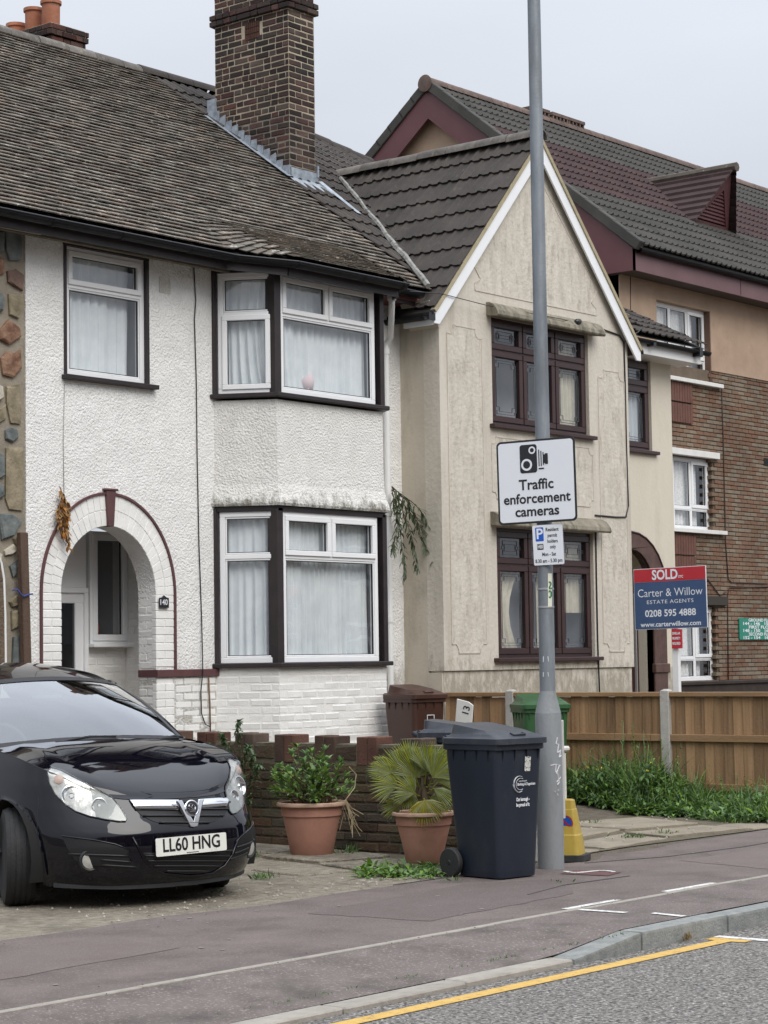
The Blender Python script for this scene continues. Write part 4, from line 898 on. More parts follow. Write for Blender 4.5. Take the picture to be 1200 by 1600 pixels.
# ---- brick chimney on the party line
X0, X1, Y0, Y1 = 18.20, 18.655, 16.30, 17.50
ZC = at(451,8,'Y',Y0).z; ZT = ZC+.75
b = MB(); b.box(X0+.002,X1-.002,Y0+.002,Y1-.002,6.3,ZT-.02); chim = b.build('chimney', MORTAR, ch); MB().box(X0+.0005,X1-.0005,Y0+.0005,Y1-.0005,6.3,7.93).build('lower_stack', DARKMORTAR, chim)
CBR = pm('dark_stock_brick', (.020,.014,.013), (.075,.042,.032), 1.6, .9, .5, 45, rand=.75, hue=.02, detail=3, bdist=.015)
CB2 = [brick_mesh(CBR, seed=50+i, wob=.0035, bv=.007) for i in range(4)]
def above(x, y, z): return z > EAVE_Z+SL*(y-EAVE_Y)-.08
bl = []; z = 6.55; k = 0
while z < ZT:
    o = .045 if abs(z-ZC) < .04 else (.02 if z > ZC+.04 and False else 0)
    bl += [q for q in lay(TR(X0-o,Y1+o,0,rad(-90)), 0, Y1-Y0+2*o, z, z+.075, flemish=True, phase=k) if above(0, q.translation.y-.1, z)]
    bl += [q for q in lay(TR(X0-o,Y0-o,0), 0, X1-X0+2*o, z, z+.075, .225, .075, phase=k) if above(0, Y0, z)]
    z += .075; k += 1
vz = at(394,48,'X',X0); bl = [q for q in bl if not ((abs(q.translation.y-.06-vz.y) < .13 and abs(q.translation.z+.03-vz.z) < .11) and abs(q.translation.x-X0) < .08 and q.col[0].y < -.01)]
pieces('brick', CB2, bl, chim)
MB().box(X1-.001,X1+.012,Y0+.01,Y1,6.5,ZT).build('chimney_side', CBR, chim)
b = MB()
for k in range(3):
    for i in range(7): b.box(X0-.010,X0+.03,vz.y-.11+i*.0325,vz.y-.11+i*.0325+.017,vz.z-.10+k*.07,vz.z-.10+k*.07+.06)
b.build('air_brick', pm('terracotta_vent', (.075,.03,.02), (.12,.05,.03), 8, .85), chim)
MB().box(X0+.0,X0+.02,vz.y-.12,vz.y+.12,vz.z-.11,vz.z+.11).build('vent_void', pm('hollow_black', (.01,.01,.01), None, 4, .95), chim)  # flat black sheet paints the dark hollow behind the slots
# lead flashing: stepped side, apron
st = [(Y0-.06, EAVE_Z+SL*(Y0-.06-EAVE_Y)+.02)]; y = Y0; lead_top = []
zr = lambda y: EAVE_Z+SL*(y-EAVE_Y)+.02
k = 0; y = Y0
while y < Y1+.02:
    lead_top += [(y, zr(y)+.19+rnd(-.015,.02)), (y+.085, zr(y)+.19+rnd(-.015,.01)), (y+.1, zr(y)+.12)]; y += .102
poly = [(Y0-.03, zr(Y0)-.06)] + [(Y0-.03, zr(Y0)+.17)] + lead_top + [(Y1+.04, zr(Y1)+.12),(Y1+.04, zr(Y1)-.06)]
b = MB(); b.prism(poly, X0-.022, X0-.010, 'YZ'); b.build('flashing', LEAD, chim)
b = MB(); b.box(X0-.03,X1+.02,Y0-.03,Y0-.014,zr(Y0)-.06,zr(Y0)+.15); b.add([(X0-.05,Y0-.03,zr(Y0)+.03),(X1+.06,Y0-.03,zr(Y0)+.03),(X1+.12,Y0-.20,zr(Y0-.2)+.035),(X0-.02,Y0-.18,zr(Y0-.18)+.035)], [(0,1,2,3)])
b.add([(X1+.02,Y0-.02,zr(Y0)+.06),(X1+.06,Y0-.05,zr(Y0)+.06),(X1+.10,Y0-.62,zr(Y0-.62)+.05),(X1+.02,Y0-.62,zr(Y0-.62)+.05)], [(0,1,2,3)])
b.box(X1-.01,X1+.02,Y0-.04,Y0-.02,zr(Y0)+.1,zr(Y0)+.24); b.build('flashing', LEAD, chim, fix=False)
b = MB(); b.add([(X0-.02,Y0-.05,zr(Y0)+.035),(X0-.10,Y0-.05,zr(Y0)+.03),(X0-.10,Y1+.1,zr(Y1+.1)+.03),(X0-.02,Y1+.1,zr(Y1+.1)+.035)], [(0,1,2,3)])
b.box(X0-.02,X0+.0,Y1-.03,Y1+.12,zr(Y1)+.02,zr(Y1)+.30); b.build('flashing', LEAD, chim, fix=False)
for xx in (X0+.12, X0+.33): pass
MB().lathe([(.11,0),(.115,.4),(.13,.42),(.13,.5),(.1,.5)], 16, TR((X0+X1)/2,Y0+.3,ZT)).build('chimney_pot', POT, chim, smooth=True)
# ================================================================ block of flats behind
fl = thing('flats', 'brown brick block of flats with maroon fascia and tiled roof behind the cream house', 'flats', (35.0, 19.0, 0))
FY, FX, FF, GX = 19.0, 29.36, 18.55, 29.15
FEY, FEZ, FSL, FRY = 18.42, 8.17, .805, 22.80
def froof(y): return FEZ + FSL*(min(y, 2*FRY-y)-FEY)
TAN = pm('tan_render', (.36,.255,.18), (.44,.315,.225), 2, .88, .3, 25, stain_shade=(.30,.20,.13), stain_scale=1.2, stain_lo=.55, stain_hi=.8)
FBRICK = pm('flats_brick', (.135,.085,.055), (.225,.15,.10), .9, .9, .4, 60, rand=.22, hue=.02)
FMORT = pm('flats_mortar', (.115,.085,.06), (.15,.115,.082), 6, .95)
FMAR = pm('maroon_fascia', (.095,.030,.034), (.12,.042,.045), 2, .5)
FMAR2 = pm('faded_maroon_fascia', (.125,.062,.066), (.155,.08,.084), 1.5, .5)
zb = 6.50
ux0 = at(1024,478,'Y',FY).x; ux1 = at(1108,490,'Y',FY).x
wz = [(6.27,7.55),(3.66,4.92),(1.06,2.34)]
hol = [[(ux0,a),(ux1,a),(ux1,c),(ux0,c)] for a, c in wz]
MB().prism([(FX,0),(50,0),(50,zb),(FX,zb)], FY+.02, FY+.3, 'XZ', holes=[[(ux0,6.27),(ux1,6.27),(ux1,zb),(ux0,zb)][:0] or [(ux0,3.66),(ux1,3.66),(ux1,4.92),(ux0,4.92)], [(ux0,1.06),(ux1,1.06),(ux1,2.34),(ux0,2.34)]]).build('wall', FMORT, fl)
MB().prism([(FX,zb),(ux0,zb),(ux0,7.55),(ux1,7.55),(ux1,zb),(50,zb),(50,8.0),(FX,8.0)], FY-.02, FY+.3, 'XZ').build('wall', TAN, fl)
MB().box(ux1-.022,ux1-.002,FY-.012,FY+.25,6.275,7.545).build('reveal', pm('brown_reveal', (.14,.085,.062), None, 4, .8), fl)
MB().prism([(FY+.0,0),(26.6,0),(26.6,7.9),(FRY,froof(FRY)-.35),(FY,7.9)], FX-.0, FX+.3, 'YZ').build('gable_wall', TAN, fl)
fb = lay(TR(0,FY,0), 29.6, 44, 0.6, zb, .225, .075, clip=lambda x, z: not any(ux0-.01 < x < ux1+.01 and a-.03 < z < c+.03 for a, c in wz), flemish=False)
FB = [brick_mesh(FBRICK, seed=70+i, wob=.002, bv=.006) for i in range(3)]
pieces('brick', FB, fb, fl)
for zt_ in (6.20,3.60):
    b = MB(); b.box(ux0-.2,ux1+.28,FY-.10,FY+.05,zt_,zt_+.07); b.build('window_sill', pm('white_concrete', (.66,.65,.62), (.74,.73,.70), 4, .7, .2, 30), fl, bevel=.006)
MB().box(ux0-.2,ux1+.12,FY-.08,FY+.05,4.93,5.04).build('lintel', MATS['white_concrete'], fl, bevel=.006)
MB().box(ux0-.2,ux1+.28,FY-.06,FY+.05,2.36,2.52).build('lintel', pm('dark_lintel', (.04,.033,.028), None, 4, .8), fl, bevel=.006)
HT = pm('hung_tile', (.11,.048,.034), (.155,.07,.05), 5, .8, .5, 60)
for z in (5.86,5.50,3.22,2.86):
    b = MB()
    for k in range(14): b.box(ux0-.1+k*.085,ux0-.1+k*.085+.075,FY-.035,FY+.01,z,z+.33)
    b.build('hung_tile', HT, fl)
uw = ux1-ux0
for i, (a, c) in enumerate(wz):
    h = c-a; c1 = uw*.34; c2 = uw*.66; zz_ = h*.30
    cells = [(0,c1,0,zz_,False),(c1,c2,0,zz_,False),(c2,uw,0,zz_,False),(0,c1,zz_,h,False),(c1,c2,zz_,h,False),(c2,uw,zz_,h,True)]
    window(fl, TR(ux0,FY+.10,a), uw, h, cells, t=.06, sash=.05, curtain=CURTAIN2, curtains=[(0,uw*.62,.05,h,9,0),(uw*.6,uw*.88,.05,h,5,0)], seed=60+i)
# fascia, gutter, soffit
b = MB(); b.box(GX,50,FF,FF+.03,7.82,8.20); b.build('fascia', FMAR2, fl)
for x in (32.6,36.2,39.8): MB().box(x,x+.01,FF-.004,FF,7.83,8.19).build('fascia_joint', MATS['hollow_black'], fl)
b = MB(); b.box(GX+.05,50,FF+.03,FY-.02,7.84,7.87); b.build('soffit', pm('dark_soffit', (.06,.045,.04), (.09,.07,.06), 3, .8), fl)
b = MB(); q = gutter([Vector((GX+.05,FF-.06,8.16)), Vector((50,FF-.06,8.16))], .075); b.add(q.v, q.f); b.build('gutter', BLACKPL, fl, fix=False)
bw = .46
poly = [(FF,7.82),(FF,8.17),(FRY,froof(FRY)-.01),(2*FRY-FF,8.17),(2*FRY-FF,7.82),(2*FRY-FF-.7,7.82),(2*FRY-FF-.75,8.17+.70*FSL-bw),(FRY,froof(FRY)-bw-.14),(FF+.75,8.17+.70*FSL-bw),(FF+.70,7.82)]
MB().prism(poly, GX, GX+.04, 'YZ').build('bargeboard', FMAR, fl)
MB().box(GX+.04,FX,FF+.03,FF+.7,7.825,7.85).build('soffit', MATS['dark_soffit'], fl)
b = MB(); b.add([(GX+.03,FRY,froof(FRY)-.42),(GX+.03,FF+.4,froof(FF+.4)-.42),(FX+.05,FF+.4,froof(FF+.4)-.42),(FX+.05,FRY,froof(FRY)-.42),(GX+.03,2*FRY-FF-.4,froof(FF+.4)-.42),(FX+.05,2*FRY-FF-.4,froof(FF+.4)-.42)], [(0,1,2,3),(0,3,5,4)]); b.build('soffit', MATS['dark_soffit'], fl, fix=False)
# roof tiles
FT1 = pm('grey_green_tile', (.042,.040,.036), (.064,.060,.053), 2, .85, .3, 60, rand=.12, stain_shade=(.09,.086,.07), stain_scale=3, stain_lo=.58, stain_hi=.8)
FT2 = pm('maroon_tile', (.042,.022,.022), (.062,.034,.033), 2, .85, .3, 60, rand=.14, stain_shade=(.10,.075,.065), stain_scale=3, stain_lo=.6, stain_hi=.8)
t1, t2 = roman_tile(FT1, .33, .42, .03, .035, 2, 'tile', 9, .045), roman_tile(FT2, .33, .42, .03, .035, 2, 'tile', 9, .045)
ft = []; r_ = 0
while True:
    y = FEY+r_*.345*math.cos(math.atan(FSL))
    if y > FRY-.12: break
    x = GX+.17
    while x < 46: ft.append((slope_M((x, y, froof(y)+.04), (0,1,FSL), (0,-FSL,1)), 1 if 6 <= r_ <= 11 else 0)); x += .332
    r_ += 1
pieces('tile', [t1, t2], ft, fl, rest_name='roof_tiles')
b = MB(); b.add([(GX+.02,FEY,FEZ),(50,FEY,FEZ),(50,FRY,froof(FRY)),(GX+.02,FRY,froof(FRY)),(50,2*FRY-FEY,FEZ),(GX+.02,2*FRY-FEY,FEZ)], [(0,1,2,3),(3,2,4,5)]); b.build('roof_deck', FT1, fl, fix=False)
vt = MB(); vt.box(-.03,.14,0,.40,-.10,.07); vtm = vt.mesh('verge_tile', FT1, bevel=.012, fix=True); r_ = 0
while True:
    y = FEY+r_*.345*math.cos(math.atan(FSL))
    if y > FRY-.25: break
    link('verge_tile', vtm, fl, slope_M((GX-.03, y, froof(y)+.05), (0,1,FSL-.03), (0,-FSL+.03,1)))
    M2 = slope_M((GX+.10, 2*FRY-y, froof(y)+.05), (0,-1,FSL-.03), (0,FSL-.03,1)); link('verge_tile', vtm, fl, M2); r_ += 1
FR = ridge_tile_mesh(pm('red_ridge_tile', (.10,.065,.055), (.16,.11,.09), 5, .85, .3, 40, rand=.15, stain_shade=(.07,.06,.05), stain_scale=8, stain_lo=.5, stain_hi=.7), .45, .15)
x = GX-.06
while x < 46: link('ridge_tile', FR, fl, TR(x, FRY, froof(FRY)+.0, 0, 0, rnd(-.008,.008))); x += .46
MB().lathe([(.145,0),(.155,.03),(.09,.045)], 20, TR(GX-.05,FRY,froof(FRY)+.02,0,0,rad(-90))).build('ridge_end', MATS['red_ridge_tile'], fl, smooth=True)
for px0 in (838,868,893):
    c = at(px0,188 if px0 > 850 else 180,'Y',FRY); b = MB(); b.box(c.x-.28,c.x+.28,FRY-.13,FRY+.13,froof(FRY)+.16,froof(FRY)+.22)
    for k in range(5): b.box(c.x-.26+k*.12,c.x-.22+k*.12,FRY-.12,FRY+.12,froof(FRY)+.08,froof(FRY)+.17)
    b.build('ridge_vent', MATS['red_ridge_tile'], fl)
# louvred roof vent: small triangular dormer
def on_roof(px, py):
    d = ray(px, py); t = (FEZ - EYE.z - FSL*(FEY-EYE.y))/(d.z-FSL*d.y); return EYE+d*t
pb = on_roof(1107,358); YD = pb.y-.02
FWD = .50
l_, r__, ap = at(1080,350,'Y',YD), at(1136,368,'Y',YD), at(1142,266,'Y',YD-FWD)
axm = (l_.x+r__.x)/2; bz = froof(YD)+.02; az = ap.z; hw = (r__.x-l_.x)/2+.04
ybk = FEY+(az-FEZ)/FSL
SHR = Matrix.Translation((0,0,bz)) @ Matrix(((1,0,0,0),(0,1,-FWD/(az-bz),0),(0,0,1,0),(0,0,0,1))) @ Matrix.Translation((0,0,-bz))     # face leans out over the roof
tri = [(axm-hw+.16,bz+.10),(axm+hw-.16,bz+.10),(axm,az-.34)]
dm = MB(); dm.prism([(axm-hw,bz),(axm+hw,bz),(axm,az)], YD, YD+.04, 'XZ', SHR, holes=[tri]); vent = dm.build('roof_vent', FMAR, fl)
for k in range(9):
    z = bz+.14+k*(az-bz-.5)/9; w_ = (hw-.16)*(1-(z-bz-.1)/(az-bz-.44))
    if w_ > .05: MB().add([(axm-w_,YD+.01,z),(axm+w_,YD+.01,z),(axm+w_,YD+.06,z+.075),(axm-w_,YD+.06,z+.075),(axm-w_,YD+.01,z-.012),(axm+w_,YD+.01,z-.012)], [(0,1,2,3),(4,5,1,0)], SHR).build('louvre', FMAR, vent)
MB().prism([(axm-hw+.05,bz),(axm+hw-.05,bz),(axm,az-.1)], YD+.10, YD+.12, 'XZ', SHR).build('vent_void', MATS['hollow_black'], vent)  # black sheet stands in for the darkness behind the louvres
for sg in (-1,1):
    e = axm+sg*(hw+.12); n = 9
    b = MB(); e0, a0 = Vector((e,YD-.10,bz-.10)), Vector((axm,YD-FWD-.10,az+.06)); a1 = Vector((axm,ybk+.1,az+.06))
    e1 = Vector((e, FEY+(bz-.10-FEZ)/FSL, bz-.10))
    for k in range(n):
        p0, p1 = e0.lerp(a0, k/n), e0.lerp(a0, (k+1)/n); q0, q1 = e1.lerp(a1, k/n), e1.lerp(a1, (k+1)/n); o = Vector((sg*.02,0,.035)); b.add([p0+o,q0+o,q1,p1,p0+o-Vector((0,0,.05)),q0+o-Vector((0,0,.05))], [(0,1,2,3),(4,5,1,0),(0,3,4)])
    b.build('vent_roof', FT2, vent)
q0 = ap + Vector((axm-ap.x,-.10,.06)); b = MB(); b.tube([Vector((axm,YD-FWD-.12,az+.05)), Vector((axm,ybk+.1,az+.05))], .09, 8); b.build('vent_ridge', pm('lichen_ridge', (.07,.055,.045), (.12,.10,.08), 6, .9, .4, 40, stain_shade=(.5,.5,.45), stain_scale=9, stain_lo=.62, stain_hi=.7), vent)
b = MB()
for k in range(10):
    x = axm-hw-.25+k*(2*hw+.5)/10; b.add([(x,YD-.02,bz+.03),(x+(2*hw+.5)/10,YD-.02,bz+.03),(x+(2*hw+.5)/10,YD-.17,bz-.075),(x+(hw+.25)/10,YD-.20,bz-.10),(x,YD-.17,bz-.075)], [(0,1,2,3,4)])
b.build('vent_flashing', pm('bright_lead', (.5,.52,.54), (.62,.64,.66), 10, .5, metal=.2), vent, fix=False)
# cables and sign on the brick
for pts in (((1128,606),(1130,680),(1134,850),(1138,905),(1143,910),(1200,912)), ((1138,1062),(1137,930),(1140,918),(1200,917)), ((985,432),(985,520)), ((1106,905),(1125,931),(1134,925))):
    cable(fl, [at(x,y,'Y',FY-.02) for x, y in pts], .010, pm('brown_cable', (.05,.03,.025)))
for x, y in ((1198,722),(1192,500)):
    c = at(x,y,'Y',FY); MB().box(c.x-.12,c.x+.12,FY-.01,FY+.02,c.z-.07,c.z+.07).build('air_brick', MATS['hollow_black'], fl)
# dark boundary wall in front of the flats
c = at(1062,1066,'Y',16.6); dwl = thing('boundary_wall', 'low dark brown boundary wall in front of the flats above the fence', 'wall', (c.x+4,16.6,0))
b = MB(); b.box(c.x,46,16.6,16.8,0,c.z-.05); b.build('wall', pm('dark_brown_timber', (.022,.015,.012), (.04,.028,.022), 6, .8, .4, 30), dwl)
MB().box(c.x,46,16.57,16.83,c.z-.05,c.z).build('coping', MATS['dark_brown_timber'], dwl, bevel=.006)
# ================================================================ lettering helper
def text_geo(body, size=1.0, bold=0.0, spacing=1.0, shear=0.0, xs=1.0):
    cu = bpy.data.curves.new('txt', 'FONT'); cu.body = body; cu.size = size; cu.align_x = 'CENTER'; cu.align_y = 'CENTER'; cu.offset = bold; cu.space_character = spacing; cu.shear = shear
    cu.resolution_u = 3; cu.fill_mode = 'FRONT'
    o = bpy.data.objects.new('txt', cu); COL.objects.link(o); bpy.context.view_layer.update()
    ev = o.evaluated_get(bpy.context.evaluated_depsgraph_get()); me = ev.to_mesh()
    vs = [(v.co.x*xs, v.co.y) for v in me.vertices]; fs = [tuple(p.vertices) for p in me.polygons]
    ev.to_mesh_clear(); bpy.data.objects.remove(o); return vs, fs
def text_on(b, M, body, x, z, size, y=-.001, bold=0.0, width=None, spacing=1.0, rot=0.0, xs=1.0):
    vs, fs = text_geo(body, size, bold, spacing)
    if width and vs:
        w_ = max(v[0] for v in vs)-min(v[0] for v in vs); k = width/w_; vs = [(v[0]*k, v[1]) for v in vs]
    c, s_ = math.cos(rot), math.sin(rot)
    b.add([(x+v[0]*c-v[1]*s_, y, z+v[0]*s_+v[1]*c) for v in vs], fs, M)
def rrect(w, h, r, n=5):
    out = []
    for cx, cz, a0 in ((w/2-r,h/2-r,0),(-w/2+r,h/2-r,90),(-w/2+r,-h/2+r,180),(w/2-r,-h/2+r,270)):
        for i in range(n+1): a = rad(a0+90*i/n); out.append((cx+r*math.cos(a), cz+r*math.sin(a)))
    return out
def disc(b, x, z, r, y, M, n=24, r0=0.0):
    if r0: b.add([(x+q*math.cos(2*math.pi*i/n), y, z+q*math.sin(2*math.pi*i/n)) for q in (r0, r) for i in range(n)], [(i,(i+1)%n,n+(i+1)%n,n+i) for i in range(n)], M)
    else: b.add([(x+r*math.cos(2*math.pi*i/n), y, z+r*math.sin(2*math.pi*i/n)) for i in range(n)], [tuple(range(n))], M)
SIGNW = pm('sign_white', (.74,.76,.80), (.78,.80,.83), 2, .35); SIGNK = pm('sign_black', (.012,.012,.016), None, 4, .35)
SIGNB = pm('sign_blue', (.01,.10,.50), None, 4, .35)
ALU = pm('sign_back', (.35,.36,.37), (.42,.43,.44), 8, .5, metal=.6)
# numerals on the plaque of the white house
cpl = at(255.5,940,'Y',YM-.036); b = MB(); text_on(b, TR(cpl.x,YM-.036,cpl.z), '140', 0, -.008, .075, bold=.001); b.build('numerals', SIGNW, plq, fix=False)

# ================================================================ lamp post and its signs
PXY = (12.47, 8.75)
lp = thing('lamp_post', 'tall galvanised grey street lamp post on the pavement', 'lamp post', (*PXY, 0))
GALV = pm('galvanised_steel', (.17,.19,.21), (.27,.295,.32), 9, .55, .15, 60, metal=.35, stain_shade=(.14,.15,.16), stain_scale=4, stain_lo=.5, stain_hi=.75, stretch=(1,1,.25))
GALV2 = pm('painted_grey_base', (.20,.215,.225), (.27,.285,.295), 5, .6, .2, 50, stain_shade=(.13,.135,.13), stain_scale=5, stain_lo=.52, stain_hi=.75, stretch=(1,1,.35))
MP = TR(*PXY, 0)
MB().lathe([(.094,-.03),(.094,1.08),(.092,1.10)], 28, MP).build('base_column', GALV2, lp, smooth=True)
MB().lathe([(.093,1.10),(.060,1.24),(.058,1.26)], 28, MP).build('shoulder', GALV2, lp, smooth=True)
MB().lathe([(.057,1.255),(.055,2.4),(.050,4.2),(.045,8.2)], 24, MP).build('shaft', GALV, lp, smooth=True)
b = MB(); hd = rad(215)   # bracket arm and lantern above the frame
b.tube([(PXY[0],PXY[1],8.15),(PXY[0]-.02,PXY[1]-.3,8.45),(PXY[0]-.06,PXY[1]-1.2,8.6)], [.04,.035,.03], 8); b.build('bracket_arm', GALV, lp, smooth='all')
b = MB(); b.box(PXY[0]-.18,PXY[0]+.06,PXY[1]-1.9,PXY[1]-1.15,8.52,8.66); b.build('lantern', GALV2, lp, bevel=.03)
dv = Vector((-math.cos(rad(36)), -math.sin(rad(36)), 0)); rv = Vector((math.sin(rad(36)), -math.cos(rad(36)), 0))
def on_pole(px, py, r=.0955):
    """point of the column surface (a real cylinder) seen at a photo position"""
    d = ray(px, py); o = EYE-Vector((PXY[0],PXY[1],0)); a = d.x**2+d.y**2; b_ = 2*(o.x*d.x+o.y*d.y); c_ = o.x**2+o.y**2-r*r
    q = b_*b_-4*a*c_; t = (-b_-math.sqrt(max(q,0)))/(2*a); return EYE+d*t
b = MB()
for st_ in ([(871,1152),(869,1162),(873,1163),(871,1176),(876,1172),(874,1183),(877,1180)], [(860,1196),(868,1194),(876,1196)], [(869,1194),(868,1206),(872,1204)], [(874,1196),(869,1208),(872,1210),(876,1214),(870,1222)], [(871,1206),(874,1222),(871,1226)], [(867,1236),(868,1238)], [(872,1233),(873,1236)], [(871,1240),(872,1243)]):
    q = [on_pole(x, y) for x, y in st_]
    for i in range(len(q)-1): b.bar(q[i], q[i+1], .007, .002, up=dv)
b.build('graffiti', pm('white_marker', (.5,.5,.52), (.7,.7,.72), 30, .7), lp, fix=False)
b = MB()
for (x, y, w_, h_, r_) in ((853,1030,9,9,.0575),(853,1054,9,7,.0575)):
    q = [on_pole(x+sx_*w_/2, y+sy_*h_/2, r_) for sx_, sy_ in ((-1,1),(1,.8),(.8,-1),(-1,-1))]; b.add(q, [(0,1,2,3)])
b.build('torn_sticker', SIGNW, lp, fix=False)
# number sticker "20"
rs = .0605; b = MB(); N_ = 5
rows = [[on_pole(856+6.5*i/N_+(6 if False else 0), y, rs) for i in range(N_+1)] for y in (948,925,896)]
b.grid(rows); st_o = b.build('number_sticker', pm('sticker_cream', (.62,.62,.50), (.70,.70,.58), 6, .5), lp, fix=False)
b = MB()
for ch_, yy in (('2',915),('0',929)):
    c = on_pole(859,yy,.063); text_on(b, Matrix.Translation(c) @ Matrix.Rotation(rad(-54)-.05, 4, 'Z'), ch_, 0, 0, .075, bold=.0015)
b.build('sticker_numeral', pm('green_ink', (.02,.16,.06), None, 4, .5), st_o, fix=False)
b = MB()
for z in (1.86,1.99,2.42,2.5,2.95): b.lathe([(.0575,z-.007),(.0605,z-.006),(.0605,z+.006),(.0575,z+.007)], 24, MP)
b.build('steel_band', ALU, lp, smooth=True)
b = MB(); b.box(.075,.105,.0,.05,.35,1.05,MP @ Matrix.Rotation(rad(-62),4,'Z')); b.build('conduit', pm('pale_conduit', (.5,.5,.48), None, 5, .6), lp, bevel=.004)

AZ = rad(-79)
cz = at(841,751,'X',PXY[0]-.1).z
ts = thing('traffic_sign', 'white square sign on the lamp post reading Traffic enforcement cameras', 'sign', (PXY[0],PXY[1],cz))
MS = TR(PXY[0],PXY[1],cz,AZ) @ TR(-.022,-.075,.0) @ Matrix.Rotation(rad(-.9),4,'Y')
SW, SH = .618, .605
b = MB(); b.prism(rrect(SW,SH,.035), -.001, .004, 'XZ', MS); b.build('sign_plate', SIGNK, ts)
b = MB(); b.prism(rrect(SW-.03,SH-.03,.024), -.003, -.0012, 'XZ', MS); pn = b.build('sign_face', SIGNW, ts)
b = MB(); y = -.0045
b.add([(p[0]-.055, y, p[1]+.165) for p in rrect(.135,.205,.02)], [tuple(range(24))], MS)
b.build('camera_symbol', SIGNK, ts, fix=False)
b = MB(); disc(b,-.025,.225,.027,-.0055,MS,20,.016); disc(b,-.07,.122,.043,-.0055,MS,24,.028); b.build('camera_symbol', SIGNW, ts, fix=False)
b = MB()
for x0_, x1_, z0_, z1_ in ((.024,.032,.105,.225),(.041,.049,.105,.215),(.058,.066,.112,.205),(.066,.098,.125,.188),(.075,.098,.118,.195) ,(.024,.066,.083,.093)): b.add([(x0_,y,z0_),(x1_,y,z0_),(x1_,y,z1_),(x0_,y,z1_)], [(0,1,2,3)], MS); y -= .00015
b.build('camera_symbol', SIGNK, ts, fix=False)
b = MB(); text_on(b, MS, 'Traffic', 0, -.025, .105, -.0045, .0022, .272); text_on(b, MS, 'enforcement', 0, -.125, .10, -.0045, .0022, .525); text_on(b, MS, 'cameras', 0, -.218, .10, -.0045, .0022, .345)
b.build('sign_lettering', SIGNK, ts, fix=False)
b = MB(); b.box(-.25,.25,.004,.03,.12,.16,MS); b.box(-.25,.25,.004,.03,-.16,-.12,MS); b.build('sign_channel', ALU, ts)

cz2 = at(861,851,'X',PXY[0]-.05).z
ps = thing('parking_sign', 'small white resident permit parking sign below the camera sign', 'sign', (PXY[0],PXY[1],cz2))
M2 = TR(PXY[0],PXY[1],cz2,AZ+rad(4)) @ TR(.052,-.068,0) @ Matrix.Rotation(rad(-1.2),4,'Y') @ Matrix.Rotation(rad(2),4,'X')
b = MB(); b.prism(rrect(.232,.290,.012), -.001, .003, 'XZ', M2); b.build('sign_plate', ALU, ps)
b = MB(); b.prism(rrect(.228,.286,.010), -.0025, -.0012, 'XZ', M2); b.build('sign_face', SIGNW, ps)
b = MB(); b.add([(p[0]-.062,-.0032,p[1]+.078) for p in rrect(.062,.10,.006)], [tuple(range(24))], M2); b.build('parking_symbol', SIGNB, ps, fix=False)
b = MB(); text_on(b, M2, 'P', -.062, .078, .105, -.0042, .002); b.build('sign_lettering', SIGNW, ps, fix=False)
b = MB(); b.add([(p[0]-.060,-.0032,p[1]-.012) for p in rrect(.048,.042,.004)], [tuple(range(24))], M2)
for i, (t_, x_, z_, w_, s_) in enumerate((('Resident',.035,.108,.098,.036),('permit',.035,.066,.072,.036),('holders',.035,.025,.078,.036),('only',.035,-.016,.045,.036),('Mon - Sat',.003,-.068,.105,.036),('8.30 am - 5.30 pm',.0,-.115,.205,.036))): text_on(b, M2, t_, x_, z_, s_, -.0034, .0008, w_)
b.build('sign_lettering', SIGNK, ps, fix=False)
b = MB(); text_on(b, M2, 'HIII', -.060, -.012, .036, -.0045, .001, .038); b.build('zone_code', SIGNW, ps, fix=False)

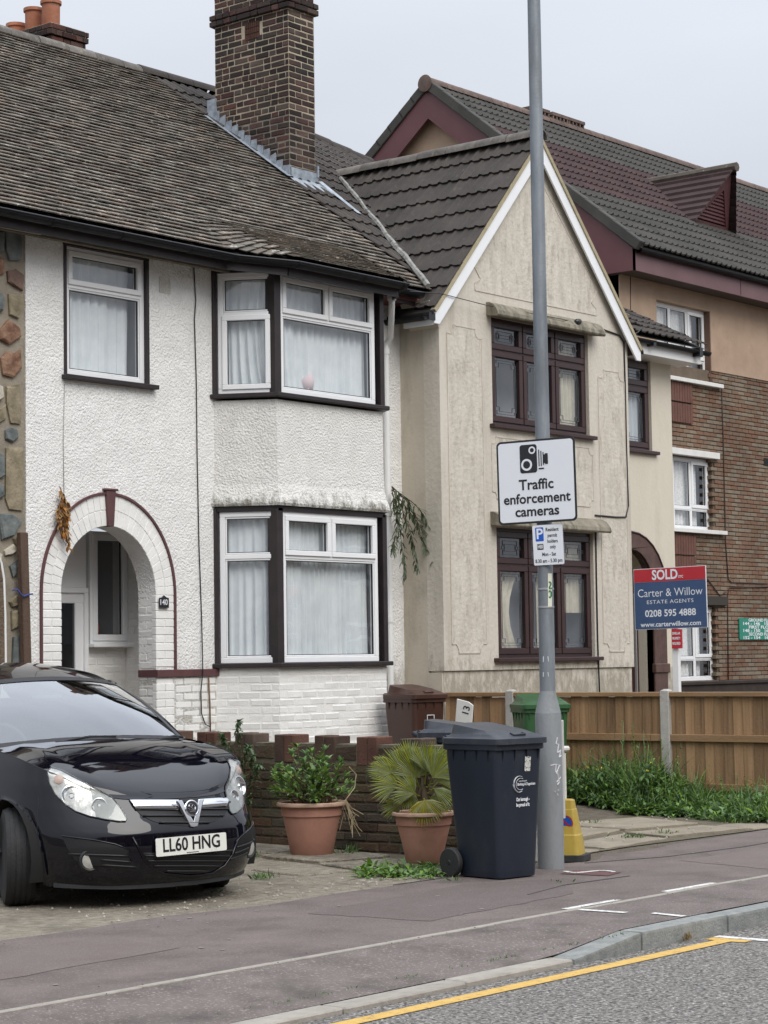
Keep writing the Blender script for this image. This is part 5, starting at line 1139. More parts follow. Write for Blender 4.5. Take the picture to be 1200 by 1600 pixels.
# ================================================================ wheelie bins
def wheelie(name, label, x, y, z, rz, w_, d_, h_, body, lidm, open_=0.0, group='wheelie bins'):
    t = thing(name, label, 'wheelie bin', (x,y,z), group); M = TR(x,y,z,rz); hb = h_*.865
    def rr(wf, df, zz, r=.05, oy=0.0):
        return [Vector((p[0],p[1]+oy,zz)) for p in rrect(w_*wf, d_*df, r, 4)]
    def loft(b, rings, cap=True):
        n = len(rings[0]); 
        for i in range(len(rings)-1):
            b.add(rings[i]+rings[i+1], [(k,(k+1)%n,n+(k+1)%n,n+k) for k in range(n)], M)
        if cap: b.add(rings[0], [tuple(reversed(range(n)))], M); b.add(rings[-1], [tuple(range(n))], M)
    b = MB(); loft(b, [rr(.76,.74,.01,.05,-.02), rr(.78,.755,.05,.055,-.02), rr(.93,.93,hb-.10,.05), rr(.935,.935,hb,.05)]); b.build('body', body, t, smooth=True, bevel=0)
    b = MB(); loft(b, [rr(.95,.95,hb-.055,.05), rr(1.0,1.0,hb-.05,.05), rr(1.0,1.0,hb,.05), rr(.95,.95,hb+.004,.05)]); b.build('rim', body, t, smooth=True)
    for i in range(4):     # stiffening fins under the rim
        xx = -w_*.36+i*w_*.24; MB().add([(xx-.006,-d_*.468,hb-.055),(xx+.006,-d_*.468,hb-.055),(xx,-d_*.455,hb-.15),(xx-.006,-d_*.497,hb-.055),(xx+.006,-d_*.497,hb-.055)], [(0,2,3),(1,4,2),(3,2,4),(0,3,4,1)], M).build('fin', body, t)
        yy = -d_*.30+i*d_*.2
        MB().add([(-w_*.468,yy-.006,hb-.055),(-w_*.468,yy+.006,hb-.055),(-w_*.455,yy,hb-.15),(-w_*.497,yy-.006,hb-.055),(-w_*.497,yy+.006,hb-.055)], [(0,2,3),(1,4,2),(3,2,4),(0,3,4,1)], M).build('fin', body, t)
    hl = h_-hb; ML = M @ TR(0,d_*.46,hb+.02,0,-open_) @ TR(0,-d_*.46,-hb-.02)
    b = MB(); n = 20
    r0 = rr(1.04,1.03,hb-.012,.05,-.015); r1 = rr(1.04,1.03,hb+.026,.05,-.015); r2 = rr(.96,.93,hb+.036,.05,-.012); r3 = rr(.90,.82,hb+.055,.06,0)
    r4 = [Vector((p.x*.93,p.y*.9+.012, hb+.062+(p.y/d_+.5)*(hl-.075))) for p in rr(.86,.76,0,.07,.03)]
    for A_, B_ in ((r0,r1),(r1,r2),(r2,r3),(r3,r4)): b.add(A_+B_, [(k,(k+1)%n,n+(k+1)%n,n+k) for k in range(n)], ML)
    b.add(r4, [tuple(range(n))], ML); b.add(r0, [tuple(reversed(range(n)))], ML)
    lid = b.build('lid', lidm, t, smooth=True)
    b = MB(); b.tube([(-w_*.12,-d_*.40,hb+.060),(-w_*.12,-d_*.45,hb+.052),(w_*.12,-d_*.45,hb+.052),(w_*.12,-d_*.40,hb+.060)], .008, 6, True, ML); b.build('lid_grip', lidm, lid, smooth='all')
    b = MB(); b.tube([(-w_*.36,d_*.44,hb-.02),(-w_*.36,d_*.56,hb+.02),(w_*.36,d_*.56,hb+.02),(w_*.36,d_*.44,hb-.02)], .016, 8, True, M)
    b.tube([(-w_*.42,d_*.47,hb+.03),(w_*.42,d_*.47,hb+.03)], .014, 8, True, M); b.build('handle', lidm, t, smooth=True)
    for sg in (-1, 1):
        MW = M @ TR(sg*w_*.475, d_*.36, .10) @ Matrix.Rotation(rad(90*sg), 4, 'Y'); b = MB()
        b.lathe([(.066,-.022),(.092,-.022),(.10,-.012),(.10,.012),(.092,.022),(.066,.022)], 24, MW); wo_ = b.build('wheel', pm('black_rubber', (.014,.014,.015), (.022,.022,.023), 8, .75, .2, 60), t, smooth=True)
        b = MB(); b.lathe([(.018,-.018),(.022,.02),(.012,.026)], 12, MW); b.lathe([(.055,-.012),(.066,-.012),(.066,.016),(.055,.016)], 24, MW)
        for k in range(5): b.box(-.009,.009,.015,.058,-.008,.012,MW @ Matrix.Rotation(2*math.pi*k/5,4,'Z'))
        b.build('wheel_hub', BLACKPL, wo_)
    MB().tube([(-w_*.45,d_*.36,.10),(w_*.45,d_*.36,.10)], .011, 8, True, M).build('axle', pm('axle_steel', (.2,.2,.2), None, 4, .4, metal=.8), t)
    return t, M, hb
BINK = pm('black_bin_plastic', (.010,.015,.026), (.016,.022,.034), 3, .42, .12, 120, stain_shade=(.035,.037,.042), stain_scale=5, stain_lo=.55, stain_hi=.85, stretch=(1,1,.4))
BINL = pm('dusty_black_lid', (.020,.025,.036), (.036,.042,.054), 5, .42, .12, 90, stain_shade=(.065,.067,.07), stain_scale=7, stain_lo=.5, stain_hi=.8)
BINB = pm('brown_bin_plastic', (.045,.018,.012), (.06,.026,.018), 3, .4, .1, 90); BING = pm('green_bin_plastic', (.018,.075,.022), (.03,.10,.035), 3, .42, .1, 90)
b1t, MB1, hb1 = wheelie('wheelie_bin', 'black council wheelie bin on the pavement right beside the lamp post', 11.83, 8.77, 0, rad(-8), .48, .56, 1.07, BINK, BINL)
wheelie('wheelie_bin', 'dark wheelie bin behind the garden wall, only its lid showing left of the black bin', 13.30, 10.22, .0, rad(24), .48, .54, 1.04, BINK, BINL)
b3t, MB3, hb3 = wheelie('wheelie_bin', 'dark brown wheelie bin against the white house wall', 16.98, 13.58, .17, rad(-9), .47, .50, 1.09, BINB, BINB)
wheelie('wheelie_bin', 'green wheelie bin standing in front of the wooden fence', 17.20, 12.17, .06, rad(-40), .48, .56, 1.10, BING, BING)
# council print and sticker on the black bin's front face
def bin_face(M, w_, d_, hb, zz):
    k = (zz-.05)/(hb-.15); dy = d_*.755/2+.02 + (d_*.93/2-d_*.755/2-.02)*k; return -dy-.003
MF = MB1 @ TR(0, bin_face(MB1,.48,.56,hb1,.62), .62) @ Matrix.Rotation(math.atan((.56*.93/2-.56*.755/2-.02)/(hb1-.15)), 4, 'X')
b = MB(); cs = [(-.015+.055*math.cos(rad(a)), .02+.055*math.sin(rad(a))) for a in range(60,301,15)]
for i in range(len(cs)-1): b.bar(MF @ Vector((cs[i][0],-.002,cs[i][1])), MF @ Vector((cs[i+1][0],-.002,cs[i+1][1])), .004+.008*math.sin(math.pi*i/16), .002)
cs = [(-.002+.045*math.cos(rad(a)), .02+.04*math.sin(rad(a))) for a in range(60,301,15)]
for i in range(len(cs)-1): b.bar(MF @ Vector((cs[i][0],-.002,cs[i][1])), MF @ Vector((cs[i+1][0],-.002,cs[i+1][1])), .004, .002)
text_on(b, MF, 'Barking & Dagenham', .055, .018, .026, -.002, .0006, .175); text_on(b, MF, 'London Borough of', .02, .04, .012, -.002, .0002, .08)
b.build('council_logo', SIGNW, b1t, fix=False); b = MB()
text_on(b, MF, 'Our borough -', .022, -.085, .034, -.002, .0014, .13); text_on(b, MF, 'be proud of it', .022, -.122, .034, -.002, .0014, .13)
b.build('council_print', SIGNW, b1t, fix=False)
b = MB(); b.add([(.035,-.002,.105),(.092,-.002,.105),(.098,-.002,.205),(.04,-.002,.205)], [(0,1,2,3)], MF); b.build('paper_sticker', pm('worn_paper', (.45,.44,.40), (.65,.64,.60), 60, .8, stain_shade=(.05,.05,.05), stain_scale=70, stain_lo=.52, stain_hi=.6), b1t, fix=False)
b = MB(); MG = MB3 @ TR(0, bin_face(MB3,.47,.50,hb3,.70)+.0, .70); ring(b, -.05, .05, -.065, .065, .006, -.012, -.008, MG)
b.build('printed_square', SIGNW, b3t, fix=False); b = MB()
b.bar(MG @ Vector((-.06,-.012,-.16)), MG @ Vector((.09,-.012,-.165)), .007, .003); disc(b, -.05, -.165, .03, -.012, MG, 16, .022); b.build('council_print', SIGNW, b3t, fix=False)

# white board with number beside the bins
c = at(706,1108,'X',14.1); nb = thing('number_board', 'white board marked 13 standing behind the bins', 'board', (14.1,c.y,0))
MN = TR(14.1,c.y,0,AZ+rad(4)) @ Matrix.Rotation(rad(6),4,'Y')
b = MB(); b.prism([(-.07,0),(.07,0),(.075,c.z+.045),(.03,c.z+.07),(-.075,c.z+.085)], 0, .018, 'XZ', MN); b.build('board', pm('dirty_white_board', (.55,.54,.50), (.66,.65,.61), 5, .6), nb, bevel=.003)
b = MB(); text_on(b, MN, '13', .02, c.z-.005, .085, -.002, .001, None, 1.0, rad(80)); b.build('board_lettering', SIGNK, nb, fix=False)

# no-waiting cone
cn = thing('no_waiting_cone', 'yellow no waiting cone with blue sign beside the lamp post', 'traffic cone', (13.03,8.98,0))
MC = TR(13.03,8.98,0,rad(20)) @ Matrix.Scale(.94,4); YC = pm('cone_yellow', (.36,.25,.035), (.46,.33,.06), 7, .5, .1, 40, stain_shade=(.38,.27,.07), stain_scale=7, stain_lo=.5, stain_hi=.8)
b = MB(); b.prism(rrect(.30,.30,.05), 0, .05, 'XY', MC); b.build('base', pm('cone_base_rubber', (.025,.025,.025), (.04,.04,.038), 7, .85, .3, 60), cn, bevel=.008)
rows = []
for z, a in ((.05,.115),(.20,.098),(.21,.092),(.40,.062),(.405,.056),(.47,.048),(.48,.03)):
    rows.append([MC @ Vector((p[0],p[1],z)) for p in rrect(a*2,a*2,a*.35,3)])
b = MB(); n_ = len(rows[0])
for i in range(len(rows)-1): b.add(rows[i]+rows[i+1], [(k,(k+1)%n_,n_+(k+1)%n_,n_+k) for k in range(n_)])
b.add(rows[-1], [tuple(range(n_))]); b.build('cone_body', YC, cn, smooth=True)
MCF = MC @ TR(0,0,.30,rad(-90)) @ TR(0,-.082,0) @ Matrix.Rotation(math.atan(.16),4,'X')
b = MB(); disc(b,0,0,.055,-.004,MCF); b.build('no_waiting_disc', SIGNB, cn, fix=False)
b = MB(); disc(b,0,0,.060,-.0055,MCF,24,.050); b.add([(-.045,-.0055,.033),(-.035,-.0055,.043),(.045,-.0055,-.033),(.035,-.0055,-.043)], [(0,1,2,3)], MCF); b.build('no_waiting_ring', pm('sign_red', (.45,.02,.025), None, 4, .4), cn, fix=False)

# estate agent board
SX = 18.32; sb = thing('estate_agent_board', 'red and blue estate agent SOLD board on a white post behind the fence', 'sign board', (SX, at(1055,1000,'X',SX).y, 0))
pl_, pr_, pb_ = at(990,889,'X',SX), at(1103,888,'X',SX), at(1103,981,'X',SX); cy = (pl_.y+pr_.y)/2; bwid = pl_.y-pr_.y; bh = pl_.z-pb_.z; czb = (pl_.z+pb_.z)/2
MSB = TR(SX,cy,czb,rad(-90)) @ Matrix.Rotation(rad(-.7),4,'Y')
py_ = at(1056,1040,'X',SX+.02).y
MB().box(SX+.012,SX+.06,py_-.035,py_+.035,.1,czb+bh*.4).build('post', WHITEPAINT, sb, bevel=.004)
b = MB(); b.box(-bwid/2,bwid/2,0,.010,-bh/2,bh/2,MSB); b.build('board', pm('board_white', (.72,.73,.74), None, 3, .4), sb)
e = .006; zr_ = bh/2-bh*.225
b = MB(); b.box(-bwid/2+e,bwid/2-e,-.003,0,-bh/2+e,zr_,MSB); b.build('board_panel', pm('board_blue', (.035,.075,.17), (.05,.09,.19), 3, .45), sb)
b = MB(); b.box(-bwid/2+e,bwid/2-e,-.003,0,zr_+.002,bh/2-e,MSB); b.build('board_panel', pm('board_red', (.44,.018,.03), (.5,.03,.04), 3, .45), sb)
k = bwid/.84; b = MB()
text_on(b, MSB, 'SOLD', -.05*k, (zr_+bh/2)/2-.005, .135*k, -.0045, .004, .30*k); text_on(b, MSB, 'STC', .135*k, (zr_+bh/2)/2-.03, .035*k, -.0045, .001, .055*k)
text_on(b, MSB, 'Carter & Willow', 0, .055*k, .115*k, -.0045, -.0005, .75*k); text_on(b, MSB, 'ESTATE AGENTS', 0, -.035*k, .052*k, -.0045, 0, .54*k, 1.1)
text_on(b, MSB, '0208 595 4888', 0, -.15*k, .095*k, -.0045, .002, .59*k); text_on(b, MSB, 'www.carterwillow.com', 0, -.29*k*.89, .068*k, -.0045, .0012, .70*k)
b.build('board_lettering', SIGNW, sb, fix=False)
q0, q1 = at(1049,983,'X',SX-.012), at(1065,1013,'X',SX-.012); b = MB(); b.box(SX-.012,SX+.01,q1.y,q0.y,q1.z,q0.z-.002); b.build('slip_board', MATS['board_red'], sb)
MSL2 = TR(SX-.0135,(q0.y+q1.y)/2,(q0.z+q1.z)/2,rad(-90)); b = MB(); hh = (q0.z-q1.z)
for i, t_ in enumerate(('SIMILAR','PROPERTY','REQUIRED')): text_on(b, MSL2, t_, 0, hh*.27-i*hh*.26, .036, -.001, .0012, .095)
b.build('slip_lettering', SIGNW, sb, fix=False)
# address sign on the flats
g0, g1 = at(1155,965,'Y',FY-.03), at(1225,1000,'Y',FY-.03); gsn = thing('address_sign', 'green sign with white floor numbers on the brick flats', 'sign', ((g0.x+g1.x)/2, FY-.03, g1.z))
MGS = TR((g0.x+g1.x)/2, FY-.03, (g0.z+g1.z)/2); gwid, gh = g1.x-g0.x, g0.z-g1.z-.02
b = MB(); b.prism(rrect(gwid,gh,.02), 0, .02, 'XZ', MGS); b.build('sign_plate', pm('sign_green', (.015,.22,.15), None, 3, .45), gsn)
b = MB()
for i, t_ in enumerate(('GROUND FLOOR','144 - 146   156 - 158','FIRST FLOOR','148 - 150   160 - 162','SECOND FLOOR','152 - 154   164 - 166')): text_on(b, MGS, t_, 0, gh*.41-i*gh*.165, .075, -.002, .002, gwid*(.6 if i % 2 == 0 else .85))
b.build('sign_lettering', SIGNW, gsn, fix=False)

# ================================================================ wooden fence
FXX = 18.0
fe = thing('wooden_fence', 'brown closeboard fence with concrete posts beside the weeds', 'fence', (FXX, 11.2, 0))
WOOD = pm('fence_board', (.23,.13,.06), (.36,.225,.12), 3, .8, .4, 40, rand=.32, stretch=(6,6,.35), stain_shade=(.15,.08,.038), stain_scale=2.2, stain_lo=.56, stain_hi=.72)
WOODR = pm('fence_rail', (.24,.14,.066), (.33,.205,.11), 3, .8, .3, 40, rand=.1, stretch=(4,.4,4))
CPOST = pm('concrete_post', (.36,.34,.31), (.48,.46,.42), 6, .9, .5, 60, stain_shade=(.26,.245,.21), stain_scale=5, stain_lo=.55, stain_hi=.75)
posts = [13.085, 11.19, 9.295]
for y in posts:
    zt_ = 1.17; b = MB(); b.box(FXX-.06,FXX+.04,y-.05,y+.05,-.1,zt_-.02); b.add([(FXX-.06,y-.05,zt_-.02),(FXX+.04,y-.05,zt_-.02),(FXX+.04,y+.05,zt_-.02),(FXX-.06,y+.05,zt_-.02),(FXX-.03,y-.02,zt_),(FXX+.01,y-.02,zt_),(FXX+.01,y+.02,zt_),(FXX-.03,y+.02,zt_)], [(0,1,5,4),(1,2,6,5),(2,3,7,6),(3,0,4,7),(4,5,6,7)])
    b.build('concrete_post', CPOST, fe, bevel=.005)
bm_ = MB(); bm_.add([(0,0,0),(-.012,.122,0),(.004,.122,0),(.006,0,0),(0,0,1),(-.012,.122,1),(.004,.122,1),(.006,0,1)], [(0,1,2,3),(4,7,6,5),(0,4,5,1),(1,5,6,2),(2,6,7,3),(3,7,4,0)]); bmesh_ = bm_.mesh('board', WOOD, fix=True)
for ya, yb in ((13.135,13.96),(11.24,13.035),(9.345,11.14)):
    pan = MB(); pan.box(FXX-.045,FXX-.003,ya,yb,.655,.725); pan.box(FXX-.045,FXX-.003,ya,yb,.18,.25); pn_ = pan.build('fence_panel', WOODR, fe, bevel=.004)
    MB().box(FXX-.05,FXX+.03,ya,yb,1.095,1.14).build('rail', WOODR, pn_, bevel=.004)
    y = ya
    while y < yb-.02:
        s_ = min(1.0, (yb-y)/.122)
        link('board', bmesh_, pn_, Matrix.Translation((FXX+rnd(0,.003), y, .03+rnd(-.01,.01))) @ Matrix.Rotation(rnd(-.004,.004),4,'X') @ Matrix.Diagonal((1,s_,1.065,1))); y += .108

# ================================================================ garden wall and pier
GXW = 12.80
gwl = thing('garden_wall', 'low mossy brown brick garden wall with castellated top behind the pots', 'wall', (GXW, 11.5, 0))
GBR = pm('mossy_wall_brick', (.045,.030,.021), (.092,.062,.043), 2.2, .92, .6, 50, rand=.35, hue=.02, stain_shade=(.050,.048,.022), stain_scale=2.6, stain_lo=.46, stain_hi=.68, bdist=.015)
GBM = [brick_mesh(GBR, seed=90+i, wob=.004, bv=.008) for i in range(4)]
MB().box(GXW+.006,GXW+.205,9.24,14.5,-.02,.835).build('core', pm('mossy_mortar_joint', (.10,.085,.06), (.17,.15,.11), 5, .95, .6, 50, stain_shade=(.06,.062,.03), stain_scale=3, stain_lo=.5, stain_hi=.7), gwl)
gb = lay(TR(GXW,14.45,0,rad(-90)), 0, 5.2, 0, .70, .225, .0757, jit=.004)
for Mx in gb: link('brick', random.choice(GBM), gwl, Mx)
sold = MB(); sold.box(0,.104,0,.20,0,.225); sm_ = sold.mesh('brick', GBR, bevel=.007, fix=True)
y = 14.35; k = 0
CO = pm('merlon_brick', (.055,.032,.023), (.105,.064,.045), 4, .9, .5, 50, rand=.35, hue=.02); sm2 = sold.mesh('brick', CO, bevel=.007, fix=True)
while y > 9.35:
    zt_ = .915 - (12.6-y)*.012
    for i in range(2): link('brick', sm2, gwl, TR(GXW-.004+rnd(-.003,.003), y-i*.109, zt_-.225+rnd(-.003,.003), rad(-90)))
    for j in range(2): link('brick', GBM[j], gwl, TR(GXW, y-.222, .703+j*.0757*0, rad(-90)) @ Matrix.Diagonal((.98,1.9,1.9,1)))
    y -= .44
pr = thing('gate_pier', 'white painted square gate pier standing behind the lamp post', 'pier', (12.98, 9.12, 0))
WPIER = pm('flaking_white_paint', (.56,.55,.50), (.68,.67,.62), 4, .8, .5, 40, stain_shade=(.20,.19,.13), stain_scale=4, stain_lo=.53, stain_hi=.72, stretch=(1,1,.5))
b = MB(); b.box(12.84,13.06,9.00,9.24,-.02,.80); b.build('shaft', WPIER, pr, bevel=.015); MB().box(12.82,13.08,8.98,9.26,.80,.84).build('cap', WPIER, pr, bevel=.012)
# ================================================================ black hatchback
from mathutils.bvhtree import BVHTree
CM = TR(9.411, 9.338, 0, rad(-12)); CMI = CM.inverted()
car = thing('parked_car', 'black hatchback car parked on the driveway, facing the road', 'car', (9.6, 10.2, 0))
PAINT = pm('black_car_paint', (.002,.002,.005), (.003,.003,.007), 3, .35, 0, spec=0.0, coat=1.0)
CPL = pm('car_black_plastic', (.010,.010,.012), (.016,.016,.018), 8, .5, .1, 80); CVAL = pm('car_grey_valance', (.022,.023,.027), (.032,.033,.037), 8, .55, .1, 80)
CHROME = pm('chrome', (.75,.76,.78), None, 4, .08, metal=1.0); RUB = pm('tyre_rubber', (.012,.012,.013), (.02,.02,.021), 10, .8, .3, 60)
def interp(tab, x):
    if x <= tab[0][0]: return tab[0][1]
    for (a, b_), (c, d) in zip(tab, tab[1:]):
        if x <= c: t = (x-a)/(c-a); return b_+(d-b_)*t
    return tab[-1][1]
def smooth_poly(pts, n):
    """Catmull-Rom resample"""
    P_ = [Vector(p) for p in pts]; out = []; m_ = len(P_)-1
    for i in range(n+1):
        f = i/n*m_; k = min(int(f), m_-1); t = f-k
        p0, p1, p2, p3 = P_[max(k-1,0)], P_[k], P_[k+1], P_[min(k+2,m_)]
        out.append(.5*((2*p1)+(p2-p0)*t+(2*p0-5*p1+4*p2-p3)*t*t+(3*p1-p0-3*p2+p3)*t**3))
    return out
# plan outline: (x, y, belt z, bottom z)
plan = [(0,0,.655,.115),(.16,.004,.655,.115),(.32,.030,.66,.118),(.46,.080,.672,.12),(.58,.160,.70,.125),(.68,.270,.752,.13),(.755,.41,.82,.135),(.80,.57,.875,.14),(.828,.76,.92,.15),(.845,1.0,.955,.16),(.853,1.3,.975,.17),(.856,1.8,.99,.17),(.856,2.4,1.01,.17),(.85,3.0,1.04,.18),(.82,3.5,1.07,.2),(.74,3.82,1.08,.25),(.5,3.96,1.08,.3),(0,4.0,1.08,.3)]
NT = 132; PL = smooth_poly([Vector((p[0],p[1],p[2],p[3])) for p in plan], NT)
FRI = [(.10,.14),(.16,.065),(.22,.03),(.30,.008),(.38,0),(.46,.008),(.52,.035),(.60,.085),(.66,.125),(.75,.18),(.90,.28)]
SDI = [(.10,.06),(.2,.03),(.32,.005),(.45,0),(.62,0),(.75,.012),(.88,.04),(.98,.07),(1.1,.10)]
NV = 30
def body_pt(i, v):
    p = PL[i]; a, c = PL[max(i-1,0)], PL[min(i+1,NT)]
    t = Vector((c[0]-a[0], c[1]-a[1])); t.normalize(); n = Vector((t.y, -t.x))      # outward
    if i == 0: n = Vector((0,-1))
    if i == NT: n = Vector((0,1))
    z = p[3]+(p[2]-p[3])*v
    wf = max(0, min(1, (-n.y-.10)/.75)); wf = wf*wf*(3-2*wf) if p[1] < 2 else 0
    ins = interp(FRI, z)*wf + interp(SDI, z)*(1-wf)
    return Vector((p[0]-n.x*ins, p[1]-n.y*ins, z))
WC_ = (.83, .30); AR = .355
def arch_snap(p, wy=WC_[0]):
    q = Vector((p.y-wy, p.z-WC_[1])); d = q.length
    if p.x > .5 and abs(d-AR) < .022 and d > 1e-4: q *= AR/d; return Vector((p.x, wy+q.x, WC_[1]+q.y))
    return p
G = [[body_pt(i, v/NV) for i in range(NT+1)] for v in range(NV+1)]
for wy in (.83, 3.34): G = [[arch_snap(p, wy) for p in row] for row in G]
def body_side(sg):
    b = MB(); R_, C_ = NV+1, NT+1
    b.v = [CM @ Vector((sg*p.x, p.y, p.z)) for row in G for p in row]
    for r_ in range(R_-1):
        for c in range(C_-1):
            ids = (r_*C_+c, r_*C_+c+1, (r_+1)*C_+c+1, (r_+1)*C_+c)
            ps_ = [G[k//C_][k % C_] for k in ids]; cc = sum(ps_, Vector())/4
            if cc.x > .5 and any(math.hypot(cc.y-wy, cc.z-WC_[1]) < AR-.002 for wy in (.83,3.34)): continue
            b.f.append(ids if sg < 0 else tuple(reversed(ids)))
    return b
bb = MB()
for sg in (-1,1): q = body_side(sg); bb.add(q.v, q.f)
me_ = bb.mesh('body', PAINT)
bm = bmesh.new(); bm.from_mesh(me_); bmesh.ops.remove_doubles(bm, verts=bm.verts, dist=.0005); bmesh.ops.recalc_face_normals(bm, faces=bm.faces); bm.to_mesh(me_)
# outward check
bm.free()
me_.polygons.foreach_set('use_smooth', [True]*len(me_.polygons)); body = link('body', me_, car)
def chit(px, py, off=.0):
    o = EYE; d = ray(px, py).normalized(); r_ = bvh.ray_cast(o, d)
    if r_[0] is None: return None
    n = r_[1] if r_[1].dot(d) < 0 else -r_[1]
    return CMI @ (r_[0] + n*off)
# bonnet
belt = [body_pt(i, 1.0) for i in range(NT+1)]
iA = min(range(NT+1), key=lambda i: abs(PL[i][1]-1.12) + (9 if PL[i][0] < .7 else 0)); iC = min(range(NT+1), key=lambda i: abs(PL[i][0]-.60)+abs(PL[i][1]-.18))
cen = smooth_poly([(0,.1235,.655),(0,.165,.70),(0,.26,.762),(0,.42,.835),(0,.62,.905),(0,.82,.965),(0,1.02,1.005)], 24)
HN = 24; hood = []
for k in range(HN+1):
    s_ = k/HN; E_ = belt[int(round(iC+(iA-iC)*s_))]; c = cen[k]; row = []
    for j in range(-14, 15):
        u = j/14; au = abs(u)
        if k == 0:
            bi = au*iC; i0 = int(bi); f = bi-i0; p = belt[i0].lerp(belt[min(i0+1,NT)], f); row.append(Vector((math.copysign(p.x,u), p.y, p.z)))
        else:
            Ex, Ey, Ez = E_.x, E_.y, E_.z; py_ = 2.4 if s_ < .5 else 2.0
            z = c.z+(Ez-c.z)*au**2.6
            row.append(Vector((u*Ex, c.y+(Ey-c.y)*au**py_, z + .006*math.exp(-((au-.72)/.07)**2)*min(1,s_*3))))
    hood.append([CM @ p for p in row])
b = MB(); b.grid(hood); b.build('bonnet', PAINT, car, smooth='all')
_n = len(me_.vertices)
bvh = BVHTree.FromPolygons([v.co.copy() for v in me_.vertices]+list(b.v), [tuple(p.vertices) for p in me_.polygons]+[tuple(i+_n for i in f) for f in b.f])
hl_ = [p for p in belt[:iA+1]]
for sg in (-1,1): MB().tube([CM @ Vector((sg*p.x,p.y-.001,p.z+.001)) for p in hl_[::2]], .003, 5).build('shut_line', CPL, car, fix=False)
# windscreen, roof, pillars
def curve3(pts, n=20): return smooth_poly(pts, n)
cowl = [Vector((u*.715, 1.04+.10*abs(u)**2.2, 1.000-.030*abs(u)**2)) for u in [i/12-1 for i in range(25)]]
head = [Vector((u*.61, 1.76+.13*abs(u)**2.2, 1.415-.050*abs(u)**2.2)) for u in [i/12-1 for i in range(25)]]
ws = []
for k in range(11):
    s_ = k/10; ws.append([CM @ (a.lerp(c, s_)+Vector((0,-.035*math.sin(math.pi*s_),.018*math.sin(math.pi*s_)))) for a, c in zip(cowl, head)])
b = MB(); b.grid(ws); b.build('windscreen', CARGLASS, car, smooth='all', fix=False)
roof = []
for k in range(13):
    s_ = k/12; y0 = 1.0; row = []
    for u in [i/12-1 for i in range(25)]:
        h0 = head[int((u+1)*12+.5)]; yy = h0.y+(3.45-h0.y)*s_; zc = interp([(1.76,1.415),(2.0,1.478),(2.35,1.52),(2.7,1.52),(3.1,1.47),(3.45,1.40)], 1.76+(3.45-1.76)*s_)
        row.append(CM @ Vector((u*(.61+.01*math.sin(math.pi*s_)), yy, zc-.055*abs(u)**2.4)))
    roof.append(row)
b = MB(); b.grid(roof); b.build('roof', PAINT, car, smooth='all')
b = MB()       # black top band and side bands of the screen
for s_a, s_b in ((.93,1.0),(0,.05)):
    rows = [[CM @ (a.lerp(c, s_)+Vector((0,-.035*math.sin(math.pi*s_),.018*math.sin(math.pi*s_)))+Vector((0,-.003,.003))) for a, c in zip(cowl, head)] for s_ in (s_a, (s_a+s_b)/2, s_b)]; b.grid(rows)
b.build('screen_band', CPL, car, smooth='all')
for sg in (-1,1):
    i0 = 0 if sg < 0 else 24; a = [cowl[i0].lerp(head[i0], k/8)+Vector((0,-.035*math.sin(math.pi*k/8),.018*math.sin(math.pi*k/8))) for k in range(9)]
    bl_ = [Vector((sg*.765,1.22,.965)), Vector((sg*.60,2.02,1.375))]
    rows = []
    for k in range(9):
        q = bl_[0].lerp(bl_[1], k/8); p = a[k]; rows.append([CM @ (p+Vector((-sg*.03,-.004,.008))), CM @ (p+Vector((sg*.010,0,.012))), CM @ (p.lerp(q,.6)+Vector((sg*.018,0,.012))), CM @ q])
    b = MB(); b.grid(rows); b.build('pillar', PAINT, car, smooth='all')
    rail = [Vector((sg*.60,2.02,1.375)), Vector((sg*.625,2.5,1.41)), Vector((sg*.61,3.0,1.38)), Vector((sg*.58,3.45,1.32))]
    sill_ = [Vector((sg*.765,1.22,.965)), Vector((sg*.79,1.9,.985)), Vector((sg*.79,2.6,1.01)), Vector((sg*.76,3.35,1.05))]
    b = MB(); b.grid([[CM @ p for p in smooth_poly(sill_,12)], [CM @ p for p in smooth_poly(rail,12)]]); b.build('side_window', pm('tinted_glass', (.01,.012,.013), None, 4, .05, coat=1.0), car, smooth='all')
    top_ = [Vector((sg*.575,1.89,1.365)), Vector((sg*.597,2.5,1.43)), Vector((sg*.595,3.0,1.405)), Vector((sg*.575,3.45,1.345))]
    b = MB(); b.grid([[CM @ p for p in smooth_poly(rail,12)], [CM @ p for p in smooth_poly(top_,12)]]); b.build('roof_rail', PAINT, car, smooth='all')
    sh = [body_pt(i,1.0) for i in range(iA-4, NT+1) if PL[i][1] < 3.6]
    b = MB(); b.grid([[CM @ Vector((sg*p.x,p.y,p.z)) for p in sh], [CM @ Vector((sg*(p.x-.05 if p.y > 1.2 else p.x-.03),p.y,p.z+.012)) for p in sh]]); b.build('shoulder', PAINT, car, smooth='all')
    if sg > 0: continue
    b = MB(); rows = []     # door mirror
    for k in range(7):
        t = k/6; r_ = math.sin(math.pi*min(.98,max(.06,t)))**.5; rows.append([CM @ Vector((sg*(.84+.19*t), 1.42+.07*math.sin(a_)*r_-.05*t*0, 1.055+.068*math.cos(a_)*r_)) for a_ in [2*math.pi*j/12 for j in range(13)]])
    b.grid(rows); b.build('door_mirror', PAINT, car, smooth='all')
